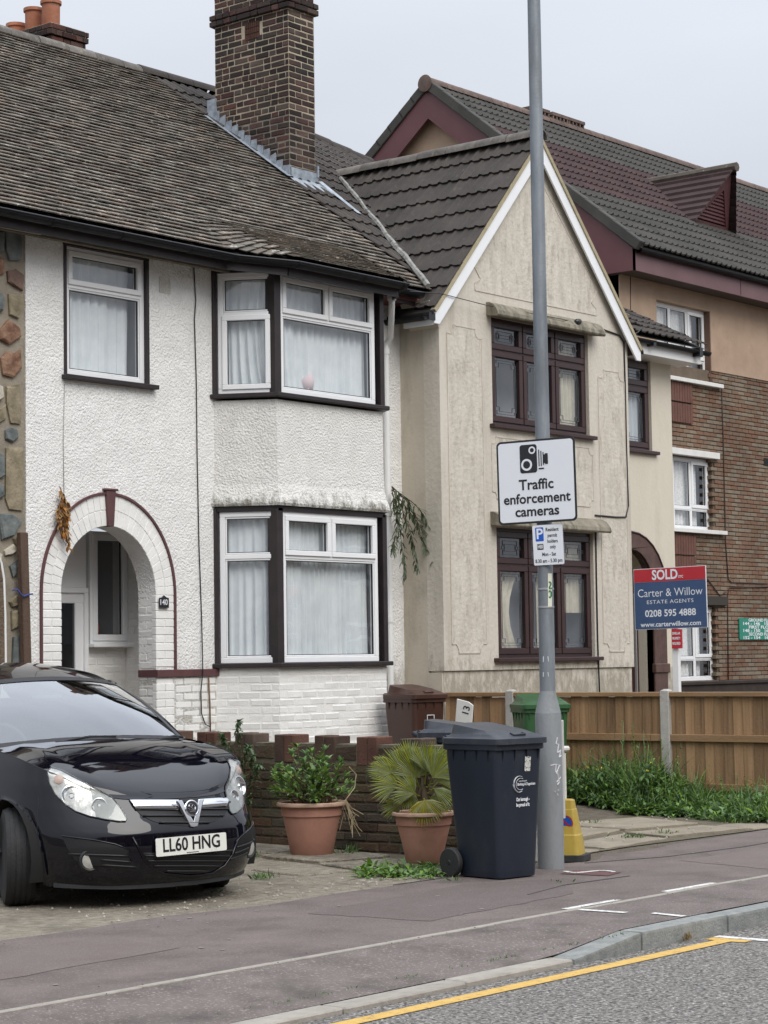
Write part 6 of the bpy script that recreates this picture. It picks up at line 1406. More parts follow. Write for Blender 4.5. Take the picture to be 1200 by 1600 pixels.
# rear closure and dark interior
b = MB(); b.add([CM @ Vector(p) for p in ((-.57,3.45,1.345),(.57,3.45,1.345),(.74,3.86,1.07),(-.74,3.86,1.07))], [(0,1,2,3)]); b.build('rear_window', MATS['tinted_glass'], car)
INT = pm('car_interior', (.03,.03,.032), (.045,.045,.048), 6, .8)
b = MB(); b.box(-.70,.70,1.12,1.55,.80,.96,CM); b.box(-.78,.78,1.0,3.6,.3,.34,CM); b.box(-.72,.72,3.3,3.4,.3,1.25,CM); b.build('dashboard', INT, car, bevel=.03)
for sx_ in (-.36,.36):
    b = MB(); b.box(sx_-.24,sx_+.24,2.25,2.42,.4,1.05,CM); b.box(sx_-.13,sx_+.13,2.28,2.38,1.08,1.26,CM); b.build('seat', INT, car, bevel=.05, seg=2)
b = MB(); cw = Vector((-.36,1.68,.93)); b.tube([CM @ (cw+Vector((.18*math.cos(a_),.09*math.sin(a_)*.9,.17*math.sin(a_)))) for a_ in [2*math.pi*k/20 for k in range(21)]], .016, 6); b.build('steering_wheel', INT, car, smooth='all')
MB().tube([CM @ Vector((-.10,1.80,1.27)), CM @ Vector((.12,1.78,1.27))], .03, 8).build('rear_view_mirror', CPL, car, smooth=True)
# wheels, arch liners
def wheel(x, y, steer, label=None):
    M = CM @ TR(x, y, .302, steer) @ Matrix.Rotation(rad(90), 4, 'Y'); b = MB()
    b.lathe([(.20,-.085),(.255,-.098),(.292,-.088),(.302,-.065),(.302,.065),(.292,.088),(.255,.098),(.20,.085)], 48, M)
    for zg_ in (-.045,-.015,.015,.045): pass
    w_ = b.build('wheel', RUB, car, smooth=True)
    b = MB()
    for zg_, hw_ in ((-.052,.012),(-.018,.013),(.018,.013),(.052,.012)):
        b.lathe([(.300,zg_-hw_),(.3055,zg_-hw_+.001),(.3055,zg_+hw_-.001),(.300,zg_+hw_)], 48, M)
    b.build('tread', RUB, w_, smooth=True)
    b = MB(); b.lathe([(.05,.03*math.copysign(1,-x)),(.195,.05*math.copysign(1,-x)),(.205,.07*math.copysign(1,-x)),(.205,-.08*math.copysign(1,-x)),(.19,-.08*math.copysign(1,-x))], 32, M); b.build('rim', pm('alloy_rim', (.4,.41,.42), None, 4, .35, metal=.7), w_, smooth=True)
ST = rad(-24)
wheel(-.735,.83,ST); wheel(.735,.83,ST); wheel(-.735,3.34,0); wheel(.735,3.34,0)
for sg in (-1,1):
    for wy in (.83,3.34):
        b = MB(); rows = []
        for k in range(21):
            a_ = math.pi*(-.12+1.24*k/20); rows.append([CM @ Vector((sg*x_, wy+AR*1.02*math.cos(a_), WC_[1]+AR*1.02*math.sin(a_))) for x_ in (.84,.5)])
        b.grid(rows); b.build('wheel_arch_liner', MATS['hollow_black'], car, smooth='all')
b = MB(); b.box(-.52,.52,.32,3.8,.16,.30,CM); b.box(-.36,.36,.22,.9,.25,.55,CM); b.build('underbody', MATS['hollow_black'], car)
# ---- front details laid on the surface
def patch(poly, off, n=16, mirror=False):
    """surface patch filling a photo outline, following the body at offset off (car coordinates)"""
    ys = [p[1] for p in poly]; y0, y1 = min(ys), max(ys); rows = []
    for k in range(n+1):
        y = y0+.15+(y1-y0-.3)*k/n; xs_ = []
        for i in range(len(poly)):
            a, c = poly[i], poly[(i+1) % len(poly)]
            if (a[1]-y)*(c[1]-y) < 0 or (a[1] == y): xs_.append(a[0]+(c[0]-a[0])*(y-a[1])/(c[1]-a[1]) if c[1] != a[1] else a[0])
        if len(xs_) < 2: continue
        xa_, xb_ = min(xs_), max(xs_); row = []
        for j in range(n+1):
            h_ = chit(xa_+(xb_-xa_)*j/n, y, off)
            if h_ is None: h_ = row[-1] if row else None
            row.append(h_)
        if all(q is not None for q in row): rows.append(row)
    return rows
def put(rows, name, mat, parent=car, sg=1, cr=None, sm='all'):
    b = MB(); b.grid([[CM @ Vector((sg*p.x,p.y,p.z)) for p in row] for row in rows]); return b.build(name, mat, parent, smooth=sm)
lampo = [(74,1206),(80,1200),(92,1203),(112,1213),(140,1228),(165,1241),(176,1247),(188,1263),(198,1279),(196,1284),(184,1284),(164,1281),(140,1276),(118,1268),(100,1256),(86,1241),(77,1224)]
HLG = glass_mat('headlamp_lens', (.96,.96,.94), 1.0, .02, 0); SILV = pm('lamp_reflector', (.34,.335,.315), (.60,.585,.555), 22, .25, .3, 25, metal=.75); SMOK = pm('lamp_bezel', (.17,.18,.17), (.25,.26,.25), 12, .35, metal=.3)
rows_r = patch(lampo, .002); rows_l = patch(lampo, .013)
bez = patch([(140,1230),(165,1243),(176,1249),(188,1264),(197,1280),(195,1283),(184,1283),(164,1280),(150,1277),(146,1255)], .0045)
def bowl(px, py, r0, sg, M0=None):
    c = chit(px, py, .004); return c
lamps = {}
for sg in (1, -1):
    hl = put(rows_r, 'headlight', SILV, car, sg); put(bez, 'lamp_bezel', SMOK, hl, sg)
    for (px, py, r_) in ((112,1244,.062),(155,1259,.043)):
        c = chit(px, py, .004); c = Vector((sg*c.x, c.y, c.z)); n = Vector((sg*(-.42), -1, .25)).normalized(); M = CM @ Matrix.Translation(c) @ n.to_track_quat('Z','Y').to_matrix().to_4x4()
        b = MB(); b.lathe([(r_*1.12,-.012),(r_*1.12,.004),(r_,.006),(r_*.9,-.006),(r_*.5,-.018),(r_*.2,-.02)], 24, M); b.build('reflector_bowl', pm('bowl_chrome', (.62,.63,.64), None, 4, .12, metal=1.0), hl, smooth=True)
        b = MB(); b.lathe([(r_*.30,-.02),(r_*.30,.0),(r_*.2,.006)], 14, M); b.build('bulb_shield', CHROME, hl, smooth=True)
    c = chit(92,1218,.004); c = Vector((sg*c.x,c.y,c.z)); n = Vector((sg*-.5,-1,.4)).normalized(); M = CM @ Matrix.Translation(c) @ n.to_track_quat('Z','Y').to_matrix().to_4x4()
    b = MB(); b.lathe([(.03,-.004),(.03,.004),(.015,.008)], 16, M); b.build('indicator_bulb', pm('amber_lens', (.42,.30,.25), None, 4, .3), hl, smooth=True)
    put(rows_l, 'headlight_lens', HLG, hl, sg)
    q = [chit(*p, .006) for p in lampo]; q.append(q[0]); MB().tube([CM @ Vector((sg*p.x,p.y,p.z)) for p in q], .004, 5).build('headlight_seal', CPL, hl, fix=False)
def slats(poly, n, off, name, mat, parent, th=.006):
    """horizontal bars across an outline, standing off the surface"""
    ys = [p[1] for p in poly]; y0, y1 = min(ys), max(ys)
    for k in range(n):
        y = y0+(y1-y0)*(k+.5)/n; xs_ = []
        for i in range(len(poly)):
            a, c = poly[i], poly[(i+1) % len(poly)]; yy = y
            if (a[1]-yy)*(c[1]-yy) < 0: xs_.append(a[0]+(c[0]-a[0])*(yy-a[1])/(c[1]-a[1]))
        if len(xs_) < 2: continue
        xa_, xb_ = min(xs_)+1, max(xs_)-1; q = [chit(xa_+(xb_-xa_)*j/10, y, off) for j in range(11)]; q = [p for p in q if p is not None]
        b = MB(); b.tube([CM @ p for p in q], th, 6); b.build(name, mat, parent, fix=False, smooth='all')
GRV = pm('grille_void', (.004,.004,.005), None, 4, .6)
gu = [(203,1254),(240,1256),(294,1256),(340,1252),(360,1249),(358,1262),(350,1275),(335,1284),(318,1288),(290,1291),(262,1289),(240,1284),(222,1275),(209,1263)]
g1_ = put(patch(gu,.003), 'upper_grille', GRV, car); slats([(p[0],p[1]) for p in gu], 4, .008, 'grille_slat', CPL, g1_, .007)
b = MB()
def strip(pa, pb_, off, name, mat, parent, n=14):
    top = [chit(pa[0][0]+(pa[1][0]-pa[0][0])*j/n, pa[0][1]+(pa[1][1]-pa[0][1])*j/n, off) for j in range(n+1)]; bot = [chit(pb_[0][0]+(pb_[1][0]-pb_[0][0])*j/n, pb_[0][1]+(pb_[1][1]-pb_[0][1])*j/n, off) for j in range(n+1)]
    mid = [t.lerp(q, .5)+Vector((0,-.006,.002)) for t, q in zip(top, bot)]
    bk = [q+Vector((0,.02,0)) for q in bot]; tk = [q+Vector((0,.02,0)) for q in top]
    b = MB(); b.grid([[CM @ p for p in r_] for r_ in (tk, top, mid, bot, bk)]); return b.build(name, mat, parent, smooth='all')
strip(((202,1251),(278,1251)), ((212,1266),(277,1267)), .012, 'chrome_bar', CHROME, g1_); strip(((311,1250),(355,1247)), ((311,1265),(353,1261)), .012, 'chrome_bar', CHROME, g1_)
# V-shaped chrome holder and round badge
c0_ = chit(296,1270,.0); MBD = CM @ Matrix.Translation(Vector((c0_.x, c0_.y-.022, c0_.z))) @ Matrix.Rotation(rad(-14), 4, 'X')
b = MB(); b.prism([(-.105,.082),(-.062,.082),(-.052,.060),(0,-.055),(.052,.060),(.062,.082),(.105,.082),(.088,.055),(.028,-.088),(0,-.094),(-.028,-.088),(-.088,.055)], -.012, .012, 'XZ', MBD); b.build('grille_emblem_holder', CHROME, car, bevel=.005, seg=2)
b = MB(); b.lathe([(.052,-.004),(.052,.010),(.046,.014),(.042,.010)], 28, MBD @ TR(0,-.006,.028,0,rad(90))); bd = b.build('badge', CHROME, car, smooth=True)
b = MB(); disc(b,0,.028,.043,-.0165,MBD); b.build('badge_field', SIGNK, bd, fix=False)
b = MB(); MQ = MBD @ TR(0,-.018,.028)
for st_ in ([(-.026,.012),(-.020,.024),(-.006,.030),(.004,.022),(.0,.012)], [(.0,.012),(-.010,.002),(.008,-.006),(.020,-.010)], [(.010,.022),(.024,.006),(.020,-.012),(.002,-.014),(-.014,-.010)], [(-.022,-.020),(.022,-.020)], [(-.030,.0),(-.022,-.008)], [(-.012,.020),(-.022,.006)]):
    for i in range(len(st_)-1): b.bar(MQ @ Vector((st_[i][0],0,st_[i][1])), MQ @ Vector((st_[i+1][0],0,st_[i+1][1])), .007, .003)
b.build('badge_emblem', CHROME, bd, fix=False)
gl_ = [(223,1332),(260,1336),(300,1336),(340,1332),(365,1325),(355,1343),(342,1354),(322,1361),(296,1364),(266,1362),(244,1356),(231,1346)]
g2_ = put(patch(gl_,.003), 'lower_grille', GRV, car); slats(gl_, 5, .007, 'grille_slat', CPL, g2_, .006)
q = [chit(*p,.006) for p in [(207,1308),(216,1325),(224,1342),(236,1355),(256,1364),(296,1368),(330,1364),(350,1352),(362,1335),(370,1312)]]; MB().tube([CM @ p for p in q if p is not None], .006, 6).build('bumper_crease', PAINT, car, fix=False, smooth='all')
fo = [(97,1306),(120,1309),(150,1313),(180,1319),(204,1328),(200,1334),(206,1345),(218,1358),(190,1357),(158,1356),(130,1352),(117,1343),(106,1326)]
fr_ = patch(fo,.003)
for sg in (1,-1):
    f_ = put(fr_, 'fog_recess', GRV, car, sg)
    q = [chit(*p,.005) for p in fo[:7]]; MB().tube([CM @ Vector((sg*p.x,p.y,p.z)) for p in q], .005, 6).build('fog_recess_edge', PAINT, f_, fix=False, smooth='all')
    for (xa_, xb_, y_) in ((108,200,1334),(158,204,1343),(160,212,1351)):
        q = [chit(xa_+(xb_-xa_)*j/8, y_+j*.4, .006) for j in range(9)]; MB().tube([CM @ Vector((sg*p.x,p.y,p.z)) for p in q], .006, 6).build('fog_recess_slat', CPL, f_, fix=False, smooth='all')
    c = chit(140,1345,-.012); c = Vector((sg*c.x,c.y,c.z)); n = Vector((sg*-.30,-1,.0)).normalized(); M = CM @ Matrix.Translation(c) @ n.to_track_quat('Z','Y').to_matrix().to_4x4()
    b = MB(); b.lathe([(.068,-.02),(.068,.004),(.060,.012),(.052,.006)], 24, M); fg = b.build('fog_light', CPL, f_, smooth=True)
    b = MB(); b.lathe([(.050,-.004),(.050,.008),(.03,.014),(.005,.016)], 24, M); b.build('fog_lens', pm('fog_glass', (.30,.30,.27), (.42,.42,.38), 20, .12, coat=1.0), f_, smooth=True)
# lower valance lip
lip = [body_pt(i, 0) for i in range(0, iC+16)]; rows = []
for sg in (1,):
    full = [Vector((-p.x,p.y,p.z)) for p in reversed(lip[1:])] + lip
    b = MB(); b.grid([[CM @ (p+Vector((0,.012,.075))+Vector((0,0,0))) for p in full], [CM @ (p+Vector((0,-.035,.05))) for p in full], [CM @ (p+Vector((0,-.03,.0))) for p in full], [CM @ (p+Vector((0,.10,-.002))) for p in full]]); b.build('front_valance', CVAL, car, smooth=True)
# number plate
pc = chit(298,1319,.0); yp = min(chit(250,1321).y, chit(345,1316).y, pc.y)
MNP = CM @ TR(.012, pc.y-.020, pc.z+.0) @ Matrix.Rotation(rad(-.8),4,'Y') @ Matrix.Rotation(rad(-3),4,'X')
b = MB(); b.prism(rrect(.52,.111,.010), 0, .004, 'XZ', MNP); npl = b.build('number_plate', pm('plate_white', (.66,.66,.60), (.74,.74,.68), 8, .35, stain_shade=(.45,.44,.38), stain_scale=9, stain_lo=.6, stain_hi=.8), car)
b = MB(); text_on(b, MNP, 'LL60 HNG', 0, .004, .112, -.0015, .0022, .42); text_on(b, MNP, 'LL60 HNG', 0, .004, .112, -.0013, .0022, .42) if False else None; b.build('plate_lettering', SIGNK, npl, fix=False)
b = MB(); b.box(-.04,.05,-.0015,-.001,-.049,-.045,MNP); b.build('plate_maker_mark', SIGNK, npl)
MB().box(-.24,.24,.004,.05,-.045,.045,MNP).build('plate_mount', CPL, car)
# wipers
for pts in ([(86,1163),(110,1158),(140,1153),(180,1153)], [(150,1160),(200,1156),(240,1157),(278,1155)], [(238,1164),(252,1156),(272,1152),(285,1154)]):
    q = []
    for x_, y_ in pts:
        d = CMI.to_3x3() @ ray(x_, y_); o = CMI @ EYE; t = None
        # cowl plane at the foot of the screen
        n = Vector((0,-.62,.78)); p0 = Vector((0,1.08,1.02)); t = (p0-o).dot(n)/d.dot(n); q.append(CM @ (o+d*t+n*.012))
    MB().tube(q, .009, 6).build('wiper', CPL, car, smooth='all', fix=False)
b = MB(); b.grid([[CM @ (p+Vector((0,-.10,-.012))) for p in cowl], [CM @ (p+Vector((0,.03,.006))) for p in cowl]]); b.build('cowl_panel', CPL, car, smooth='all')
i5 = min(range(NT+1), key=lambda i: abs(PL[i][1]-.50)+(9 if PL[i][0] < .6 else 0))
for sg in (-1,1): MB().tube([CM @ (Vector((sg*p.x,p.y,p.z))+Vector((sg*.0005,0,0))) for p in [body_pt(i5, v) for v in (.28,.4,.5,.6,.7,.78)]], .0025, 4).build('bumper_seam', CPL, car, fix=False)
# ================================================================ plants
def leafm(name, c1, c2, island=.3, hue=.02, rough=.55, trans=.25):
    m = pm(name, c1, c2, 9, rough, 0, island=island, hue=hue, spec=.4); t = m.node_tree; L = t.links.new
    b = t.nodes['Principled BSDF']; out = t.nodes['Material Output']; tr = nn(t, 'ShaderNodeBsdfTranslucent'); mix = nn(t, 'ShaderNodeMixShader'); mix.inputs[0].default_value = trans
    src = b.inputs['Base Color'].links[0].from_socket; L(src, tr.inputs[0]); L(b.outputs[0], mix.inputs[1]); L(tr.outputs[0], mix.inputs[2]); L(mix.outputs[0], out.inputs[0]); return m
def leaf(b, p, d, up, L_, w_, bend=.2, fold=.15):
    d = Vector(d).normalized(); s_ = d.cross(Vector(up))
    if s_.length < 1e-3: s_ = d.cross(Vector((1,0,0)))
    s_.normalize(); n = s_.cross(d); p = Vector(p)
    m1 = p+d*L_*.38-n*bend*L_*.08; m2 = p+d*L_*.72-n*bend*L_*.35; tip = p+d*L_*.97-n*bend*L_*.8
    b.add([p, m1+s_*w_*.5+n*fold*w_, m1, m1-s_*w_*.5+n*fold*w_, m2+s_*w_*.38+n*fold*w_, m2, m2-s_*w_*.38+n*fold*w_, tip], [(0,2,1),(0,3,2),(1,2,5,4),(2,3,6,5),(4,5,7),(5,6,7)])
def rdir(rg, zmin=-.2):
    while True:
        v = Vector((rg.gauss(0,1), rg.gauss(0,1), rg.gauss(0,1))).normalized()
        if v.z > zmin: return v
STEM = pm('brown_stem', (.06,.04,.02), (.10,.07,.04), 20, .8)
# ---- pots
TERRA = pm('terracotta', (.34,.165,.115), (.43,.22,.16), 4, .8, .15, 50, stain_shade=(.27,.13,.09), stain_scale=3, stain_lo=.55, stain_hi=.8)
TERRA2 = pm('dusty_rim', (.42,.27,.19), (.50,.34,.25), 6, .85, .2, 50, stain_shade=(.24,.13,.085), stain_scale=7, stain_lo=.5, stain_hi=.75)
COMP = pm('compost', (.03,.02,.014), (.06,.045,.03), 30, .95, .8, 60)
def pot(label, x, y, R_, H_, rb):
    t = thing('plant_pot', label, 'plant pot', (x,y,0), 'terracotta plant pots'); M = TR(x,y,.02)
    MB().lathe([(rb,0),(rb+.01,.012),(rb+(R_*.83-rb)*.45,H_*.33),(R_*.80,H_*.66),(R_*.82,H_*.74),(R_*.86,H_*.745),(R_*.88,H_*.93),(R_*.80,H_*.93)], 36, M).build('pot_body', TERRA, t, smooth=True)
    MB().lathe([(R_*.87,H_*.925),(R_*.99,H_*.93),(R_*1.0,H_*.955),(R_*.985,H_*.99),(R_*.95,H_),(R_*.88,H_*.985),(R_*.86,H_*.90)], 36, M).build('pot_rim', TERRA2, t, smooth=True)
    MB().lathe([(R_*.86,H_*.88),(R_*.5,H_*.91),(.02,H_*.92)], 24, M).build('soil', COMP, t, smooth=True); return t, H_
pot('large terracotta pot holding a leafy shrub in front of the garden wall', 12.22, 10.80, .268, .405, .155)
pot('terracotta pot holding a fan palm, half hidden by the black bin', 12.19, 9.68, .235, .37, .125)
# ---- leafy shrub
rg = random.Random(21); sh_ = thing('leafy_shrub', 'bushy green shrub growing in the larger terracotta pot', 'shrub', (12.22,10.80,.39))
SC = Vector((12.20,10.84,.62)); b = MB(); st_b = MB()
for i in range(62):
    v = rdir(rg, -.05); rr_ = rg.uniform(.55,1.0)
    e = Vector((12.22,10.80,.38)) + Vector((v.x*.37*rr_, v.y*.37*rr_, .08+abs(v.z)*.40*rr_)); s0 = Vector((12.22+rg.uniform(-.1,.1),10.80+rg.uniform(-.1,.1),.37)); mid = s0.lerp(e,.5)+Vector((0,0,.04))
    st_b.tube([s0, mid, e], [.006,.005,.003], 5)
    for k in range(13):
        t = .35+.65*k/12; p = s0.lerp(mid, t*2) if t < .5 else mid.lerp(e, t*2-1)
        d = ((e-s0).normalized()*.6 + rdir(rg,-.6)*.9).normalized(); leaf(b, p, d, (0,0,1), rg.uniform(.035,.085), rg.uniform(.016,.036), .3)
    for k in range(6): d = ((e-s0).normalized()*.8+rdir(rg,-.3)*.7).normalized(); leaf(b, e, d, (0,0,1), rg.uniform(.05,.085), rg.uniform(.024,.036), .25)
st_b.build('stems', STEM, sh_, fix=False)
b.build('foliage', leafm('shrub_leaf', (.10,.19,.045), (.19,.30,.09), .35, .02), sh_, smooth='all', fix=False)
# dry grass hanging over the rim
b = MB()
for i in range(14):
    a = rad(rg.uniform(-75,20)); p = Vector((12.22+.25*math.cos(a), 10.80+.25*math.sin(a), .415)); o = Vector((math.cos(a),math.sin(a),0)); l_ = rg.uniform(.10,.26)
    b.tube([p-o*.06, p+o*.02+Vector((0,0,.012)), p+o*(.05+rg.uniform(0,.05))-Vector((rg.uniform(-.03,.03),0,l_*.5)), p+o*(.06+rg.uniform(0,.1))-Vector((rg.uniform(-.05,.05),0,l_))], .0028, 4)
a = rad(-40); b.tube([Vector((12.40,10.62,.42)), Vector((12.50,10.60,.52)), Vector((12.52,10.60,.62)), Vector((12.46,10.62,.68))], .004, 4)
b.build('dry_grass', pm('straw', (.34,.27,.15), (.46,.38,.24), 20, .85), sh_, fix=False)
# ---- fan palm
rg = random.Random(8); pa = thing('fan_palm', 'fan palm with spiky green leaves in the smaller terracotta pot', 'palm', (12.19,9.68,.35))
PALM = [leafm('palm_leaf', (.15,.18,.038), (.25,.275,.08), .22, .015, .5), leafm('palm_leaf_yellow', (.22,.22,.045), (.34,.31,.09), .2, .015, .5)]
P0 = Vector((12.19,9.68,.37)); b = MB()
for i in range(9): b.tube([P0+Vector((rg.uniform(-.06,.06),rg.uniform(-.06,.06),-.03)), P0+Vector((rg.uniform(-.05,.05),rg.uniform(-.05,.05),.22+rg.uniform(0,.1)))], [.03,.015], 6)
b.build('trunk', pm('palm_fibre', (.05,.035,.02), (.11,.08,.045), 30, .9), pa)
def frond(px, py, base_h, spread, n, Lf, tilt, k, dep=0.0, roll=0.0):
    """fan frond whose centre stands where the photo shows it, at the pot's distance"""
    o = ray(px, py); t = ((P0-EYE).dot(FW)+dep)/o.dot(FW); c = EYE+o*t
    r_ = Vector(RT); u_ = Vector((0,0,1)); f_ = -Vector((FW.x,FW.y,0)).normalized()
    ax = (r_*math.cos(tilt)+u_*math.sin(tilt)+f_*roll).normalized(); b = MB(); nrm = (f_-ax*f_.dot(ax)).normalized(); sd_ = ax.cross(nrm)
    b.tube([P0+Vector((0,0,base_h)), P0.lerp(c,.55)+Vector((0,0,.05)), c], [.007,.006,.005], 5)
    for i in range(n):
        a = (i/(n-1)-.5)*2*spread; d = (ax*math.cos(a)+sd_*math.sin(a)).normalized(); l_ = Lf*(1-.25*(abs(a)/spread)**2)*rg.uniform(.92,1.04); w_ = .022
        s_ = d.cross(nrm).normalized(); dr = Vector((0,0,-1))*l_*.10*rg.uniform(.3,1.4)
        p1, p2, p3 = c+d*l_*.40, c+d*l_*.70+dr*.4, c+d*l_+dr
        b.add([c, p1+s_*w_*.62-nrm*.004, p1+nrm*.005, p1-s_*w_*.62-nrm*.004, p2+s_*w_*.30-nrm*.003, p2+nrm*.002, p2-s_*w_*.30-nrm*.003, p3], [(0,2,1),(0,3,2),(1,2,5,4),(2,3,6,5),(4,5,7),(5,6,7)])
    b.build('frond', PALM[k], pa, fix=False)
for a in ((632,1212,.20,rad(68),30,.27,rad(128),0,-.02,.25),(666,1206,.22,rad(62),30,.26,rad(72),0,-.08,.1),(640,1200,.2,rad(60),26,.24,rad(105),0,.08,-.1),(622,1228,.14,rad(50),22,.225,rad(172),0,-.05,.2),(664,1250,.12,rad(72),22,.19,rad(-82),1,-.17,.35),
          (612,1196,.2,rad(34),14,.16,rad(165),0,.05,0),(684,1222,.18,rad(60),22,.23,rad(35),0,.05,.0),(640,1232,.1,rad(55),20,.17,rad(-110),0,-.02,.1),(690,1205,.2,rad(50),20,.22,rad(85),0,.02,0),(678,1232,.15,rad(30),12,.20,rad(-35),0,-.1,.3),(628,1256,.08,rad(42),16,.17,rad(196),0,.02,.1),(650,1215,.2,rad(75),34,.28,rad(96),0,-.03,.15),(612,1208,.16,rad(45),22,.20,rad(155),0,-.06,.1),(676,1215,.2,rad(60),28,.25,rad(55),0,-.12,.1),(648,1240,.12,rad(60),24,.20,rad(150),0,-.08,.2),(672,1246,.1,rad(50),20,.2,rad(-20),0,-.02,.2)): frond(*a)
# ---- thin wild shrub by the wall behind the car
def wispy(name, label, cat, stems, mat, L_, w_, n, seed, droop=.2, group=None, z0=0, stem_r=.006, up=.35, smat=STEM):
    rg = random.Random(seed); t = thing(name, label, cat, tuple(stems[0][0]), group); b = MB(); sb_ = MB()
    for s_ in stems:
        q = smooth_poly(s_, 10); sb_.tube(q, [stem_r*(1-.06*i) for i in range(11)], 5)
        for k in range(n):
            f = .12+.88*k/n; i = min(int(f*10), 9); p = q[i].lerp(q[i+1], f*10-i); ax = (q[i+1]-q[i]).normalized()
            d = (ax*.45+rdir(rg,-.9)*.8+Vector((0,0,-droop))).normalized(); leaf(b, p, d, (0,0,1), L_*rg.uniform(.6,1.15), w_*rg.uniform(.7,1.2), .3)
    sb_.build('stems', smat, t, fix=False); b.build('foliage', mat, t, smooth='all', fix=False); return t
XW = 12.66; st_ = []
for pts in ([(385,1215),(375,1175),(372,1140),(374,1126)], [(378,1210),(362,1180),(350,1160),(345,1150)], [(388,1215),(392,1195),(396,1180)], [(370,1205),(345,1188),(325,1165)], [(390,1230),(400,1205),(405,1195)], [(376,1200),(384,1180),(388,1168)]):
    st_.append([at(x,y,'X',XW-.05*i) for i, (x,y) in enumerate(pts)])
for s_ in list(st_): s_[0] = Vector((XW, s_[0].y, .25))
wispy('wild_shrub', 'thin grey-green wild shrub against the wall beside the car', 'shrub', st_, leafm('grey_green_leaf', (.06,.11,.045), (.12,.18,.08), .3), .065, .024, 70, 31)
st_ = []
for pts in ([(612,760),(625,772),(640,790),(652,815),(655,840)], [(612,762),(635,778),(655,795),(668,818),(676,850),(682,880)], [(612,765),(618,790),(625,830),(630,870),(632,900)], [(613,762),(630,800),(645,845),(652,890)], [(612,770),(622,800),(618,840),(612,862)], [(613,765),(640,800),(660,830),(664,862)]):
    st_.append([at(x,y,'Y',14.36-.05*i) for i, (x,y) in enumerate(pts)])
wispy('buddleia', 'drooping wild buddleia growing out of the wall by the white downpipe', 'shrub', st_, leafm('buddleia_leaf', (.05,.075,.035), (.10,.125,.07), .3), .115, .025, 48, 33, .5)
st_ = []
for pts in ([(93,760),(98,775),(100,800),(103,830),(108,858)], [(95,770),(104,785),(106,800),(103,818)], [(96,780),(92,800),(94,815),(100,835)], [(99,790),(101,812),(106,838)]):
    st_.append([at(x,y,'Y',YM-.05-.01*i) for i, (x,y) in enumerate(pts)])
wispy('dead_climber', 'dead orange-brown climbing plant hanging over the white arch', 'plant', st_, leafm('dead_leaf', (.26,.12,.03), (.42,.22,.07), .3), .07, .028, 60, 35, .5, smat=pm('dead_stem', (.2,.1,.04)))
# ---- weeds along the fence and on the drive (uncountable)
GR = leafm('weed_green', (.085,.17,.035), (.17,.28,.08), .35, .02); GR2 = leafm('weed_dark', (.055,.115,.03), (.12,.20,.065), .35, .02)
rg = random.Random(77); b = MB(); b2 = MB()
def wgz(x, y): return max(0, (y-10.9)*.065) if x > 12.95 else 0
cnt = 0
while cnt < 2800:
    y = rg.uniform(9.08,12.6); xmin = interp([(8.2,16.2),(9.3,16.55),(10.3,16.85),(11.3,17.15),(12.0,17.3),(12.6,17.4)], y)+.10*math.sin(y*5)+.06*math.sin(y*13); x = rg.uniform(xmin, 17.93)
    f = min(1, (x-xmin)/.45); hh = (.06+.17*f)*rg.uniform(.4,1.1)*(1+.25*math.sin(y*2.3))
    if 10.7 < y < 11.9 and x > 17.25: hh *= 1.45
    p = Vector((x, y, wgz(x,y))); bb_ = b if rg.random() < .6 else b2; cnt += 1
    top = p+Vector((rg.uniform(-.08,.08), rg.uniform(-.08,.08), hh)); kind = rg.random()
    if kind < .62:
        sz = rg.uniform(.55,1.3)
        for k in range(6):
            t = .25+.75*k/5; d = rdir(rg,-.1); leaf(bb_, p.lerp(top,t), d, (0,0,1), sz*rg.uniform(.04,.085), sz*rg.uniform(.02,.036), .4)
    elif kind < .84:
        for k in range(7): d = Vector((rg.gauss(0,.38), rg.gauss(0,.38), 1)).normalized(); leaf(bb_, p+Vector((rg.uniform(-.05,.05),rg.uniform(-.05,.05),0)), d, (rg.gauss(0,1),rg.gauss(0,1),.1), hh*rg.uniform(.9,1.9), rg.uniform(.006,.012), .6, .02)
    elif kind < .93:
        for k in range(4): d = Vector((rg.gauss(0,1), rg.gauss(0,1), .5)).normalized(); leaf(bb_, p+Vector((0,0,hh*.3)), d, (0,0,1), rg.uniform(.09,.19), rg.uniform(.04,.075), .5)
    else:
        tp = p+Vector((rg.uniform(-.12,.12), rg.uniform(-.12,.12), hh*rg.uniform(1.3,2.1))); bb_.tube([p, p.lerp(tp,.5)+Vector((.01,.01,0)), tp], .003, 4)
        for k in range(9): leaf(bb_, p.lerp(tp,.3+.7*k/8), rdir(rg,-.3), (0,0,1), rg.uniform(.03,.06), rg.uniform(.012,.022), .3)
